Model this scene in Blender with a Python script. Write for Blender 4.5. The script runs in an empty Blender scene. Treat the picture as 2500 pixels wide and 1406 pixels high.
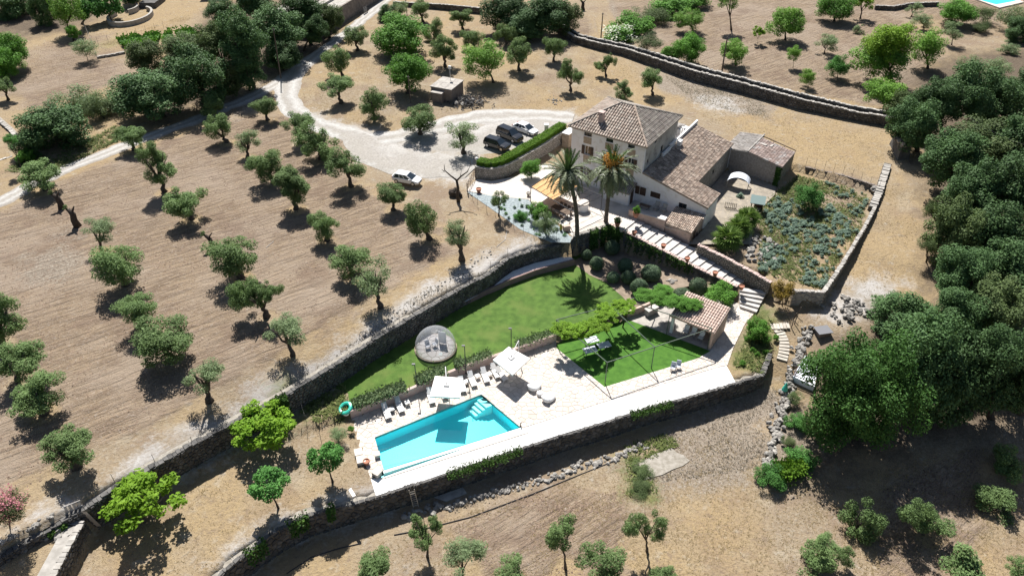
import bpy, math, random
import numpy as np
from mathutils import Vector, Matrix
random.seed(7); RNG = np.random.default_rng(7)
SC = bpy.context.scene
# ------------------------------------------------------------------ camera, sky, sun, exposure
CAM_H, PITCH, FPX = 57.0, math.radians(37.5), 1794.0
cam = bpy.data.cameras.new("camera"); cam.sensor_width = 36.0; cam.lens = 36.0 * FPX / 2500.0
cam.clip_start = 0.5; cam.clip_end = 6000.0
cam_ob = bpy.data.objects.new("camera", cam); SC.collection.objects.link(cam_ob)
cam_ob.location = (0, 0, CAM_H); cam_ob.rotation_euler = (math.pi / 2 - PITCH, 0, 0); SC.camera = cam_ob
SUN_EL = math.radians(53.0)
SUN_DIR = Vector((0.196 * math.cos(SUN_EL), -0.981 * math.cos(SUN_EL), -math.sin(SUN_EL)))   # way the light travels
world = bpy.data.worlds.new("World"); SC.world = world; world.use_nodes = True
wn = world.node_tree.nodes; bgn = wn["Background"]; sky = wn.new("ShaderNodeTexSky"); sky.sky_type = 'NISHITA'
sky.sun_disc = False; sky.sun_elevation = SUN_EL; sky.sun_rotation = math.atan2(-SUN_DIR.x, -SUN_DIR.y)
world.node_tree.links.new(sky.outputs[0], bgn.inputs[0]); bgn.inputs[1].default_value = 0.05
sun = bpy.data.lights.new("sun", 'SUN'); sun.energy = 5.0; sun.angle = math.radians(0.5); sun.color = (1.0, 0.97, 0.925)
sun_ob = bpy.data.objects.new("sun", sun); SC.collection.objects.link(sun_ob); sun_ob.location = (-30, 140, 150)
sun_ob.rotation_euler = SUN_DIR.to_track_quat('-Z', 'Y').to_euler()
vs = SC.view_settings; vs.view_transform = 'Standard'; vs.look = 'None'; vs.gamma = 1.0; vs.use_curve_mapping = False
vs.exposure = 0.74
try:
    SC.cycles.max_bounces = 6; SC.cycles.transparent_max_bounces = 12; SC.cycles.caustics_reflective = False
    SC.cycles.caustics_refractive = False; SC.cycles.sample_clamp_indirect = 8.0
except Exception: pass
# ------------------------------------------------------------------ survey: a sight line of the photograph met with a level, a plane or the terrain
CP, SP = math.cos(PITCH), math.sin(PITCH)
def sight(px, py):
    x = (px - 1250.0) / FPX; y = (py - 703.0) / FPX
    return np.array([x, CP - y * SP, -SP - y * CP])
def at(px, py, z=0.0):
    d = sight(px, py); t = (CAM_H - z) / -d[2]
    return np.array([d[0] * t, d[1] * t, z])
def proj(p):
    y, z = p[1], p[2] - CAM_H
    dep = y * CP - z * SP
    return 1250.0 + FPX * p[0] / dep, 703.0 - FPX * (y * SP + z * CP) / dep, dep
def on_plane(px, py, pt, d):
    a = sight(px, py); A = np.array([[a[0], -d[0]], [a[1], -d[1]]])
    t, s = np.linalg.solve(A, np.array(pt[:2], float)); return s, CAM_H + t * a[2]
def height_at(base, px, py):
    """z of the point standing over base that shows at picture row py"""
    lo, hi = base[2], base[2] + 40.0
    for _ in range(40):
        m = (lo + hi) / 2
        if proj((base[0], base[1], m))[1] > py: lo = m
        else: hi = m
    return lo
# ------------------------------------------------------------------ small maths
def vnoise(x, y, seed=0):
    x = np.asarray(x, float); y = np.asarray(y, float)
    xi = np.floor(x).astype(np.int64); yi = np.floor(y).astype(np.int64); xf = x - xi; yf = y - yi
    def hsh(a, b):
        n = (a * 374761393 + b * 668265263 + seed * 144665) & 0x7fffffff
        n = ((n ^ (n >> 13)) * 1274126177) & 0x7fffffff
        return ((n ^ (n >> 16)) & 0xffff) / 65535.0
    u = xf * xf * (3 - 2 * xf); v = yf * yf * (3 - 2 * yf)
    a = hsh(xi, yi) * (1 - u) + hsh(xi + 1, yi) * u; b = hsh(xi, yi + 1) * (1 - u) + hsh(xi + 1, yi + 1) * u
    return a * (1 - v) + b * v
def fbm(x, y, seed=0, oct=3):
    t = 0; a = .5; s = 0
    for k in range(oct):
        t = t + a * vnoise(np.asarray(x) * 2 ** k, np.asarray(y) * 2 ** k, seed + k); s += a; a *= .5
    return t / s
def inside(poly, X, Y):
    X = np.asarray(X, float); Y = np.asarray(Y, float); r = np.zeros(X.shape, bool); n = len(poly)
    for i in range(n):
        x1, y1 = poly[i][0], poly[i][1]; x2, y2 = poly[(i + 1) % n][0], poly[(i + 1) % n][1]
        if y1 == y2: continue
        r ^= ((y1 > Y) != (y2 > Y)) & (X < (x2 - x1) * (Y - y1) / (y2 - y1) + x1)
    return r
def segdist(pts, X, Y, closed=False):
    X = np.asarray(X, float); Y = np.asarray(Y, float); D = np.full(X.shape, 1e9); n = len(pts)
    for i in range(n if closed else n - 1):
        ax, ay = pts[i][0], pts[i][1]; bx, by = pts[(i + 1) % n][0], pts[(i + 1) % n][1]
        dx, dy = bx - ax, by - ay; L = dx * dx + dy * dy + 1e-12
        t = np.clip(((X - ax) * dx + (Y - ay) * dy) / L, 0, 1)
        D = np.minimum(D, np.hypot(X - ax - t * dx, Y - ay - t * dy))
    return D
def sdist(poly, X, Y):
    d = segdist(poly, X, Y, True); return np.where(inside(poly, X, Y), d, -d)
def area2(p): return sum(p[i][0] * p[(i + 1) % len(p)][1] - p[(i + 1) % len(p)][0] * p[i][1] for i in range(len(p))) / 2
def clip_half(poly, px, py, nx, ny):
    out = []; n = len(poly)
    for i in range(n):
        a = poly[i]; b = poly[(i + 1) % n]
        da = (a[0] - px) * nx + (a[1] - py) * ny; db = (b[0] - px) * nx + (b[1] - py) * ny
        if da <= 0: out.append(a)
        if (da < 0) != (db < 0) and abs(da - db) > 1e-12:
            t = da / (da - db)
            if 0 < t < 1: out.append((a[0] + (b[0] - a[0]) * t, a[1] + (b[1] - a[1]) * t))
    return out
def cells(seeds, region, gap, convex=True, k=14):
    """pieces of crazy paving or rubble: the nearest-seed cell of each seed, cut to the region and drawn in by half the joint"""
    S = np.array(seeds, float); out = []
    for i in range(len(S)):
        d = np.hypot(S[:, 0] - S[i, 0], S[:, 1] - S[i, 1]); nb = np.argpartition(d, min(k, len(S) - 1))[:k + 1]
        R = 4 * np.sort(d[nb])[min(6, len(nb) - 1)] + .1
        c = [(S[i, 0] - R, S[i, 1] - R), (S[i, 0] + R, S[i, 1] - R), (S[i, 0] + R, S[i, 1] + R), (S[i, 0] - R, S[i, 1] + R)]
        for j in nb:
            if j == i: continue
            nx, ny = S[j] - S[i]; L = math.hypot(nx, ny)
            if L < 1e-6: continue
            nx /= L; ny /= L
            c = clip_half(c, (S[i, 0] + S[j, 0]) / 2 - nx * gap / 2, (S[i, 1] + S[j, 1]) / 2 - ny * gap / 2, nx, ny)
            if len(c) < 3: break
        if len(c) < 3: continue
        sub = list(region)
        for q in range(len(c)):
            a, b = c[q], c[(q + 1) % len(c)]; ex, ey = b[0] - a[0], b[1] - a[1]; L = math.hypot(ex, ey)
            if L < 1e-6: continue
            sub = clip_half(sub, a[0], a[1], ey / L, -ex / L)
            if len(sub) < 3: break
        if len(sub) >= 3:
            m = []
            for p in sub:
                if not m or math.hypot(p[0] - m[-1][0], p[1] - m[-1][1]) > .02: m.append(p)
            if len(m) > 2 and math.hypot(m[0][0] - m[-1][0], m[0][1] - m[-1][1]) < .02: m.pop()
            if len(m) >= 3 and abs(area2(m)) > .008: out.append(m)
    return out
def jitter_seeds(u0, u1, v0, v1, du, dv, rnd=.42, seed=1):
    r = random.Random(seed); out = []; row = 0; v = v0 + dv / 2
    while v < v1:
        u = u0 + du / 2 * (row % 2)
        while u < u1 + du:
            out.append((u + r.uniform(-rnd, rnd) * du, v + r.uniform(-rnd, rnd) * dv)); u += du
        v += dv; row += 1
    return out
# ------------------------------------------------------------------ mesh builder
class MB:
    def __init__(s): s.v = []; s.f = []; s.m = []; s.tone = []
    def face(s, pts, m=0, tone=.5):
        b = len(s.v); s.v += [tuple(map(float, p)) for p in pts]; s.f.append(tuple(range(b, b + len(pts)))); s.m.append(m); s.tone.append(tone)
    def hexa(s, p, m=0, tone=.5):
        b = len(s.v); s.v += [tuple(map(float, q)) for q in p]
        for f in ((3, 2, 1, 0), (4, 5, 6, 7), (0, 1, 5, 4), (1, 2, 6, 5), (2, 3, 7, 6), (3, 0, 4, 7)):
            s.f.append(tuple(b + i for i in f)); s.m.append(m); s.tone.append(tone)
    def box(s, c, d, rz=0, m=0, tone=.5, taper=1.0):
        co, si = math.cos(rz), math.sin(rz); P = []
        for zz, k in ((-.5, 1), (.5, taper)):
            for xx, yy in ((-.5, -.5), (.5, -.5), (.5, .5), (-.5, .5)):
                x, y = xx * d[0] * k, yy * d[1] * k; P.append((c[0] + x * co - y * si, c[1] + x * si + y * co, c[2] + zz * d[2]))
        s.hexa(P, m, tone)
    def prism(s, poly, z0, z1, m=0, tone=.5, top_k=None):
        if area2(poly) < 0: poly = list(poly)[::-1]
        n = len(poly); cx = sum(p[0] for p in poly) / n; cy = sum(p[1] for p in poly) / n; k = top_k or 1
        b = len(s.v); s.v += [(float(p[0]), float(p[1]), float(z0)) for p in poly]
        s.v += [(float(cx + (p[0] - cx) * k), float(cy + (p[1] - cy) * k), float(z1)) for p in poly]
        for i in range(n):
            j = (i + 1) % n; s.f.append((b + i, b + j, b + n + j, b + n + i)); s.m.append(m); s.tone.append(tone)
        s.f.append(tuple(b + n + i for i in range(n))); s.m.append(m); s.tone.append(tone)
        s.f.append(tuple(b + i for i in reversed(range(n)))); s.m.append(m); s.tone.append(tone)
    def tube(s, pts, r, n=6, m=0, tone=.5, cap=True):
        pts = [Vector(p) for p in pts]; rs = r if hasattr(r, '__len__') else [r] * len(pts); b = len(s.v); up = Vector((.31, .2, .93))
        for i, p in enumerate(pts):
            t = (pts[min(i + 1, len(pts) - 1)] - pts[max(i - 1, 0)]).normalized()
            if abs(t.dot(up)) > .96: up = Vector((1, .1, 0))
            a = t.cross(up).normalized(); c = t.cross(a)
            for k in range(n):
                w = 2 * math.pi * k / n; q = p + (a * math.cos(w) + c * math.sin(w)) * rs[i]; s.v.append(tuple(q))
        for i in range(len(pts) - 1):
            for k in range(n):
                k2 = (k + 1) % n; s.f.append((b + i * n + k, b + i * n + k2, b + (i + 1) * n + k2, b + (i + 1) * n + k)); s.m.append(m); s.tone.append(tone)
        if cap:
            e = b + (len(pts) - 1) * n
            s.f.append(tuple(b + k for k in reversed(range(n)))); s.m.append(m); s.tone.append(tone)
            s.f.append(tuple(e + k for k in range(n))); s.m.append(m); s.tone.append(tone)
    def lathe(s, prof, c=(0, 0, 0), n=12, m=0, tone=.5):
        b = len(s.v); L = len(prof)
        for r, z in prof:
            for k in range(n):
                w = 2 * math.pi * k / n; s.v.append((c[0] + r * math.cos(w), c[1] + r * math.sin(w), c[2] + z))
        for i in range(L - 1):
            for k in range(n):
                k2 = (k + 1) % n; s.f.append((b + i * n + k, b + i * n + k2, b + (i + 1) * n + k2, b + (i + 1) * n + k)); s.m.append(m); s.tone.append(tone)
        s.f.append(tuple(b + k for k in reversed(range(n)))); s.m.append(m); s.tone.append(tone)
        s.f.append(tuple(b + (L - 1) * n + k for k in range(n))); s.m.append(m); s.tone.append(tone)
    def blob(s, c, r, seed=0, m=0, tone=.5, nu=7, nv=5, rough=.2):
        q = random.Random(seed); b = len(s.v); P = [(0, 0, -1)]
        for i in range(1, nv):
            th = math.pi * i / nv
            for k in range(nu):
                w = 2 * math.pi * (k + .5 * (i % 2)) / nu; P.append((math.sin(th) * math.cos(w), math.sin(th) * math.sin(w), -math.cos(th)))
        P.append((0, 0, 1))
        for p in P:
            k = 1 + q.uniform(-rough, rough); s.v.append((c[0] + p[0] * r[0] * k, c[1] + p[1] * r[1] * k, c[2] + p[2] * r[2] * k))
        F = []
        for k in range(nu): F.append((b, b + 1 + (k + 1) % nu, b + 1 + k))
        for i in range(nv - 2):
            for k in range(nu):
                k2 = (k + 1) % nu; F.append((b + 1 + i * nu + k, b + 1 + i * nu + k2, b + 1 + (i + 1) * nu + k2, b + 1 + (i + 1) * nu + k))
        e = b + 1 + (nv - 2) * nu
        for k in range(nu): F.append((e + k, e + (k + 1) % nu, b + len(P) - 1))
        s.f += F; s.m += [m] * len(F); s.tone += [tone] * len(F)
    def mesh(s, name, mats, smooth=False, T=None):
        me = bpy.data.meshes.new(name)
        V = s.v if T is None else [tuple(T @ Vector(p)) for p in s.v]
        me.from_pydata(V, [], s.f); mats = mats if isinstance(mats, (list, tuple)) else [mats]
        for q in mats: me.materials.append(q)
        n = len(me.polygons)
        me.polygons.foreach_set('material_index', s.m[:n])
        if smooth: me.polygons.foreach_set('use_smooth', [True] * n)
        a = me.attributes.new('tone', 'FLOAT', 'FACE'); a.data.foreach_set('value', s.tone[:n]); me.update()
        return me
    def build(s, name, mats, parent=None, smooth=False, kind=None, label=None, world=True):
        """one object; with a parent and world=True the builder's world coordinates are turned into the parent's"""
        T = None
        if parent is not None and world: T = local_matrix(parent).inverted()
        o = bpy.data.objects.new(name, s.mesh(name, mats, smooth, T)); SC.collection.objects.link(o)
        if parent is not None: o.parent = parent
        if kind: o['kind'] = kind
        if label: o['label'] = label
        return o
def local_matrix(o):
    M = Matrix.LocRotScale(o.location, o.rotation_euler, o.scale)
    return local_matrix(o.parent) @ M if o.parent else M
def tag(o, label=None, cat=None, group=None, kind=None):
    for k, q in (('label', label), ('category', cat), ('group', group), ('kind', kind)):
        if q: o[k] = q
    return o
def thing(name, label, cat, loc=(0, 0, 0), rz=0.0, group=None):
    o = bpy.data.objects.new(name, None); SC.collection.objects.link(o); o.empty_display_size = .3
    o.location = tuple(map(float, loc)); o.rotation_euler = (0, 0, rz); return tag(o, label, cat, group)
def link_copy(src, name, parent, loc=(0, 0, 0), rot=(0, 0, 0), sc=(1, 1, 1)):
    o = src.copy() if isinstance(src, bpy.types.Object) else bpy.data.objects.new(name, src)
    SC.collection.objects.link(o); o.parent = parent; o.location = loc; o.rotation_euler = rot; o.scale = sc; return o
def copy_tree(o, parent=None):
    kids = [c for c in SC.objects if c.parent == o] if parent is None else [c for c in o.children]
    c = o.copy(); SC.collection.objects.link(c)
    if parent is not None: c.parent = parent
    for k in kids: copy_tree(k, c)
    return c
# ------------------------------------------------------------------ materials
def pm(name, c1, c2=None, scale=1.0, rough=.85, bump=0.0, bscale=None, tone=0.0, rnd=0.0, c3=None, s3=None, spec=.3, metal=0.0, detail=4.0, lo=.35, hi=.65, stretch=None):
    m = bpy.data.materials.new(name); m.use_nodes = True; nt = m.node_tree; N = nt.nodes; L = nt.links.new
    bs = N["Principled BSDF"]; bs.inputs['Roughness'].default_value = rough; bs.inputs['Specular IOR Level'].default_value = spec; bs.inputs['Metallic'].default_value = metal
    geo = N.new('ShaderNodeNewGeometry'); pos = geo.outputs['Position']
    if stretch:
        mp = N.new('ShaderNodeMapping'); mp.inputs['Scale'].default_value = stretch; L(pos, mp.inputs[0]); pos = mp.outputs[0]
    col = None
    def noise(sc, det=detail):
        n = N.new('ShaderNodeTexNoise'); n.inputs['Scale'].default_value = sc; n.inputs['Detail'].default_value = det; L(pos, n.inputs['Vector']); return n.outputs[0]
    def ramp(f, a, b):
        r = N.new('ShaderNodeMapRange'); r.inputs[1].default_value = a; r.inputs[2].default_value = b; L(f, r.inputs[0]); return r.outputs[0]
    def mix(f, a, b):
        x = N.new('ShaderNodeMix'); x.data_type = 'RGBA'; L(f, x.inputs[0])
        for i, q in ((6, a), (7, b)):
            if isinstance(q, tuple): x.inputs[i].default_value = (*q, 1)
            else: L(q, x.inputs[i])
        return x.outputs[2]
    if c2: col = mix(ramp(noise(scale), lo, hi), tuple(c1), tuple(c2))
    if c3: col = mix(ramp(noise(s3 or scale * 4), .52, .68), col, tuple(c3))
    def mul(col, f, a, b):
        x = N.new('ShaderNodeMix'); x.data_type = 'RGBA'; x.blend_type = 'MULTIPLY'; x.inputs[0].default_value = 1
        if col is None: x.inputs[6].default_value = (*c1, 1)
        else: L(col, x.inputs[6])
        r = N.new('ShaderNodeMapRange'); r.clamp = False; r.inputs[3].default_value = a; r.inputs[4].default_value = b; L(f, r.inputs[0])
        L(r.outputs[0], x.inputs[7]); return x.outputs[2]
    if tone:
        a = N.new('ShaderNodeAttribute'); a.attribute_name = 'tone'; col = mul(col, a.outputs['Fac'], 1 - tone, 1 + tone)
    if rnd:
        a = N.new('ShaderNodeObjectInfo'); col = mul(col, a.outputs['Random'], 1 - rnd, 1 + rnd)
    if col is None: bs.inputs['Base Color'].default_value = (*c1, 1)
    else: L(col, bs.inputs['Base Color'])
    if bump:
        b = N.new('ShaderNodeBump'); b.inputs['Strength'].default_value = 1.0; b.inputs['Distance'].default_value = bump
        L(noise(bscale or scale * 6, 6), b.inputs['Height']); L(b.outputs[0], bs.inputs['Normal'])
    return m
def leafmat(name, c1, c2, trans=.25, rnd=.15, hue=(.3, .35, .05), rough=.6):
    """leaf: each leaf a tone of its own, each tree a tone of its own, some light through the blade"""
    m = bpy.data.materials.new(name); m.use_nodes = True; nt = m.node_tree; N = nt.nodes; L = nt.links.new
    bs = N["Principled BSDF"]; out = N["Material Output"]; bs.inputs['Roughness'].default_value = rough; bs.inputs['Specular IOR Level'].default_value = .12
    a = N.new('ShaderNodeAttribute'); a.attribute_name = 'tone'
    x = N.new('ShaderNodeMix'); x.data_type = 'RGBA'; L(a.outputs['Fac'], x.inputs[0]); x.inputs[6].default_value = (*c1, 1); x.inputs[7].default_value = (*c2, 1)
    i = N.new('ShaderNodeObjectInfo'); r = N.new('ShaderNodeMapRange'); r.inputs[3].default_value = 1 - rnd; r.inputs[4].default_value = 1 + rnd; L(i.outputs['Random'], r.inputs[0])
    y = N.new('ShaderNodeMix'); y.data_type = 'RGBA'; y.blend_type = 'MULTIPLY'; y.inputs[0].default_value = 1; L(x.outputs[2], y.inputs[6]); L(r.outputs[0], y.inputs[7])
    L(y.outputs[2], bs.inputs['Base Color'])
    t = N.new('ShaderNodeBsdfTranslucent'); g = N.new('ShaderNodeMix'); g.data_type = 'RGBA'; g.blend_type = 'MULTIPLY'; g.inputs[0].default_value = .5; L(y.outputs[2], g.inputs[6]); g.inputs[7].default_value = (1, 1, .4, 1)
    L(g.outputs[2], t.inputs[0]); s = N.new('ShaderNodeMixShader'); s.inputs[0].default_value = trans; L(bs.outputs[0], s.inputs[1]); L(t.outputs[0], s.inputs[2]); L(s.outputs[0], out.inputs[0])
    return m
def clearmat(name, tint, spec_col=(1, 1, 1), ior=1.33, rough=.03, bump=0.0, bscale=3.0, veil=0.0):
    """clear sheet of water or plastic: what is behind shows through, the sky mirrors at a grazing look"""
    m = bpy.data.materials.new(name); m.use_nodes = True; nt = m.node_tree; N = nt.nodes; L = nt.links.new; N.remove(N["Principled BSDF"])
    t = N.new('ShaderNodeBsdfTransparent'); t.inputs[0].default_value = (*tint, 1); g = N.new('ShaderNodeBsdfGlossy'); g.inputs[0].default_value = (*spec_col, 1); g.inputs[1].default_value = rough
    fr = N.new('ShaderNodeFresnel'); fr.inputs[0].default_value = ior; s = N.new('ShaderNodeMixShader')
    if bump:
        n = N.new('ShaderNodeTexNoise'); n.inputs['Scale'].default_value = bscale; n.inputs['Detail'].default_value = 3; geo = N.new('ShaderNodeNewGeometry'); L(geo.outputs['Position'], n.inputs['Vector'])
        b = N.new('ShaderNodeBump'); b.inputs['Distance'].default_value = bump; L(n.outputs[0], b.inputs['Height']); L(b.outputs[0], g.inputs['Normal']); L(b.outputs[0], fr.inputs['Normal'])
    gb = N.new('ShaderNodeNewGeometry'); fm = N.new('ShaderNodeMath'); fm.operation = 'SUBTRACT'; fm.use_clamp = True; L(fr.outputs[0], fm.inputs[0]); L(gb.outputs['Backfacing'], fm.inputs[1])
    tr = t.outputs[0]
    if veil:
        df = N.new('ShaderNodeBsdfDiffuse'); df.inputs[0].default_value = (.52, .53, .55, 1); v = N.new('ShaderNodeMixShader'); lw = N.new('ShaderNodeLayerWeight'); lw.inputs[0].default_value = .5; pw = N.new('ShaderNodeMath'); pw.operation = 'POWER'; pw.inputs[1].default_value = 3.0; L(lw.outputs['Facing'], pw.inputs[0]); ma = N.new('ShaderNodeMath'); ma.operation = 'MULTIPLY_ADD'; ma.inputs[1].default_value = .75; ma.inputs[2].default_value = veil; L(pw.outputs[0], ma.inputs[0]); L(ma.outputs[0], v.inputs[0]); L(tr, v.inputs[1]); L(df.outputs[0], v.inputs[2]); tr = v.outputs[0]
    L(fm.outputs[0], s.inputs[0]); L(tr, s.inputs[1]); L(g.outputs[0], s.inputs[2]); L(s.outputs[0], N["Material Output"].inputs[0]); return m
M = {}
def defmats():
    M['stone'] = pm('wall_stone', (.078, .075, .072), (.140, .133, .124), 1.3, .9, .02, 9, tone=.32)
    M['stone_loose'] = pm('loose_stone', (.25, .235, .21), (.40, .37, .33), 1.3, .9, .02, 9, tone=.32, rnd=.25)
    M['wall_top'] = pm('dry_wall_top', (.25, .225, .185), (.36, .33, .285), 2.5, .95, .03, 8)
    M['earth_core'] = pm('wall_earth', (.10, .085, .07), (.16, .14, .11), 2, .95, .03, 8)
    M['capstone'] = pm('cap_stone', (.30, .28, .25), (.42, .395, .36), 1.5, .9, .01, 9, tone=.2)
    M['pave'] = pm('pale_paving_stone', (.53, .465, .40), (.62, .56, .50), .7, .75, .004, 12, tone=.09, rnd=.06)
    M['pave_joint'] = pm('paving_joint', (.34, .28, .23), (.42, .36, .30), 1.5, .9)
    M['pave_in'] = pm('terrace_paving', (.50, .45, .40), (.62, .57, .51), .8, .8, .004, 12, tone=.12)
    M['gravel'] = pm('white_gravel', (.72, .71, .69), (.86, .85, .83), 5, .9, .03, 14, lo=.3, hi=.7)
    M['grey_gravel'] = pm('blue_grey_gravel', (.19, .225, .235), (.33, .375, .385), 3, .9, .03, 12)
    M['pink'] = pm('pink_render', (.50, .36, .29), (.58, .44, .37), .9, .9, .004, 20, c3=(.40, .30, .25), s3=2.3)
    M['pinkwall'] = pm('pink_render_pale', (.46, .345, .31), (.54, .42, .38), .9, .9, .004, 20)
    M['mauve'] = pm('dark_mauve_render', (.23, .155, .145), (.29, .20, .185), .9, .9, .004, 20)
    M['white'] = pm('white_render', (.78, .755, .755), (.85, .83, .835), .5, .9, .003, 20, c3=(.72, .68, .65), s3=1.4)
    M['whitepaint'] = pm('white_paint', (.80, .79, .77), None, 1, .5)
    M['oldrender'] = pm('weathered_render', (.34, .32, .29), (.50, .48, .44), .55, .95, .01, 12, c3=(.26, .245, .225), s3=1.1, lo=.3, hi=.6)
    M['barnwall'] = pm('grey_rubble_render', (.30, .265, .24), (.40, .355, .32), 3.0, .95, .03, 7, c3=(.22, .195, .18), s3=7)
    M['darkrubble'] = pm('dark_rubble', (.20, .18, .15), (.32, .29, .25), 3.0, .95, .04, 6)
    M['sandstone'] = pm('sandstone_panel', (.34, .26, .19), (.46, .37, .28), 3, .9, .01, 20)
    M['tile_old'] = pm('old_roof_tile', (.335, .26, .21), (.46, .385, .325), 1.2, .9, .006, 30, tone=.24, c3=(.44, .40, .34), s3=2.2)
    M['tile_grey'] = pm('lichen_roof_tile', (.30, .26, .225), (.40, .355, .31), .9, .95, .006, 30, tone=.22, c3=(.40, .37, .31), s3=2)
    M['tile_red'] = pm('warm_roof_tile', (.335, .25, .195), (.475, .385, .315), 1.6, .9, .006, 30, tone=.38, c3=(.52, .44, .36), s3=4)
    M['tile_new'] = pm('new_roof_tile', (.50, .37, .305), (.585, .46, .395), 1.5, .85, .004, 30, tone=.14)
    M['tile_barn'] = pm('barn_tile', (.33, .30, .27), (.43, .40, .37), 1.5, .95, .006, 30, tone=.25)
    M['tile_barn2'] = pm('barn_tile_red', (.37, .28, .24), (.46, .37, .33), 1.2, .95, .006, 30, tone=.3, c3=(.50, .47, .44), s3=1.0)
    M['concrete'] = pm('old_concrete', (.34, .31, .28), (.45, .42, .38), 1.2, .95, .006, 12, c3=(.28, .26, .24), s3=2)
    M['darkwall'] = pm('stained_wall', (.17, .14, .12), (.25, .21, .18), 1.5, .95, .006, 12)
    M['wood'] = pm('dark_wood', (.10, .065, .045), (.16, .11, .075), 4, .7, .003, 20)
    M['wood_pale'] = pm('pale_board', (.42, .38, .32), (.52, .475, .41), 3, .85, .004, 20, tone=.15, rnd=.12)
    M['shutter'] = pm('brown_shutter', (.060, .036, .026), (.085, .052, .038), 3, .55)
    M['glass_dark'] = pm('window_glass', (.02, .024, .03), None, 1, .06, spec=.7)
    M['iron'] = pm('black_iron', (.03, .03, .035), None, 1, .5, spec=.4)
    M['rust'] = pm('rusty_iron', (.09, .055, .04), (.14, .08, .05), 8, .8)
    M['green_steel'] = pm('grey_green_steel', (.10, .13, .10), None, 1, .5)
    M['bark'] = pm('olive_bark', (.060, .048, .038), (.115, .095, .078), 6, .95, .03, 14)
    M['bark_dark'] = pm('dark_bark', (.045, .036, .028), (.09, .07, .055), 6, .95, .03, 14)
    M['palm_bark'] = pm('palm_bark', (.085, .068, .052), (.15, .125, .10), 7, .95, .05, 10)
    M['olive'] = leafmat('olive_leaf', (0.082, 0.140, 0.046), (0.222, 0.323, 0.126), .32, .16)
    M['olive_pale'] = leafmat('pale_olive_leaf', (0.121, 0.180, 0.084), (0.273, 0.355, 0.181), .32, .15)
    M['oak'] = leafmat('holm_oak_leaf', (0.033, 0.070, 0.027), (0.119, 0.210, 0.077), .2, .22)
    M['oak_olive'] = leafmat('brownish_oak_leaf', (0.042, 0.069, 0.026), (0.144, 0.198, 0.072), .18, .2)
    M['pinegreen'] = leafmat('lush_dark_leaf', (0.025, 0.063, 0.016), (0.086, 0.190, 0.041), .2, .1)
    M['carob'] = leafmat('carob_leaf', (0.057, 0.153, 0.021), (0.164, 0.359, 0.057), .3, .12)
    M['almond'] = leafmat('almond_leaf', (0.090, 0.198, 0.031), (0.248, 0.441, 0.084), .3, .15)
    M['lime'] = leafmat('lime_leaf', (0.110, 0.242, 0.016), (0.270, 0.441, 0.045), .38, .12)
    M['lime2'] = leafmat('yellow_green_leaf', (0.112, 0.231, 0.022), (0.294, 0.450, 0.062), .35, .1)
    M['fruit'] = leafmat('fruit_tree_leaf', (0.040, 0.129, 0.029), (0.129, 0.309, 0.071), .28, .15)
    M['hedge'] = leafmat('hedge_leaf', (.055, .130, .012), (.170, .310, .030), .28, .05)
    M['topiary'] = leafmat('clipped_leaf', (0.068, 0.115, 0.061), (0.169, 0.236, 0.142), .15, .18)
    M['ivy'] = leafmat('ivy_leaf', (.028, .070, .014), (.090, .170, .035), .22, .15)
    M['cardoon'] = leafmat('grey_green_leaf', (.115, .180, .130), (.260, .345, .270), .2, .15)
    M['palmleaf'] = leafmat('palm_leaf', (0.098, 0.127, 0.069), (0.265, 0.299, 0.190), .22, .15, rough=.36)
    M['palmyoung'] = leafmat('young_palm_leaf', (.050, .100, .030), (.110, .190, .060), .22, .12, rough=.4)
    M['palmdead'] = leafmat('dry_palm_leaf', (.090, .065, .038), (.200, .150, .090), .15, .2)
    M['fanleaf'] = leafmat('fan_palm_leaf', (.080, .150, .030), (.210, .310, .080), .25, .1)
    M['date'] = pm('date_cluster', (.50, .22, .03), (.62, .32, .06), 8, .6, tone=.25)
    M['autumn'] = leafmat('amber_leaf', (.150, .130, .020), (.330, .215, .045), .3, .1)
    M['oleander'] = leafmat('oleander_leaf', (.035, .060, .022), (.110, .145, .060), .2, .1)
    M['petal'] = leafmat('pink_petal', (.48, .16, .20), (.62, .30, .34), .3, .1)
    M['whitepetal'] = leafmat('white_petal', (.60, .62, .50), (.78, .80, .70), .3, .05)
    M['straw'] = leafmat('straw', (.30, .23, .125), (.48, .385, .23), .45, .2)
    M['weed'] = leafmat('dry_weed', (.27, .24, .20), (.46, .42, .36), .45, .2)
    M['greenweed'] = leafmat('green_weed', (.075, .105, .03), (.19, .22, .075), .25, .2)
    M['clod'] = pm('soil_clod', (.15, .105, .075), (.25, .185, .14), 2, .95, 0, tone=.3)
    M['rubble'] = pm('pale_rubble', (.22, .205, .185), (.34, .32, .29), 3, .95, .02, 12, tone=.3, rnd=.25)
    M['burnt'] = pm('burnt_branch', (.06, .055, .052), (.20, .19, .18), 5, .95, tone=.5)
    M['pooltile'] = pm('pool_tile', (.035, .78, .84), (.05, .83, .88), 14, .4, tone=.03)
    M['poolstep'] = pm('pool_step', (.55, .85, .84), None, 1, .4)
    M['poolrim'] = pm('pool_rim', (.66, .72, .71), (.74, .79, .78), 3, .5)
    M['water'] = clearmat('pool_water', (.62, .99, .995), (.9, .95, 1), 1.33, .03, .004, 2.0)
    M['plastic'] = clearmat('clear_plastic', (.84, .86, .90), (1, 1, 1), 1.7, .10, .05, 1.2, .17)
    M['canvas'] = pm('white_canvas', (.80, .78, .74), None, 1, .8)
    M['canvas_orange'] = pm('orange_awning', (.56, .33, .14), (.60, .37, .17), 2, .8)
    M['cushion'] = pm('white_cushion', (.82, .81, .79), None, 1, .8)
    M['sling'] = pm('grey_white_sling', (.62, .61, .60), None, 1, .7)
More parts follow.
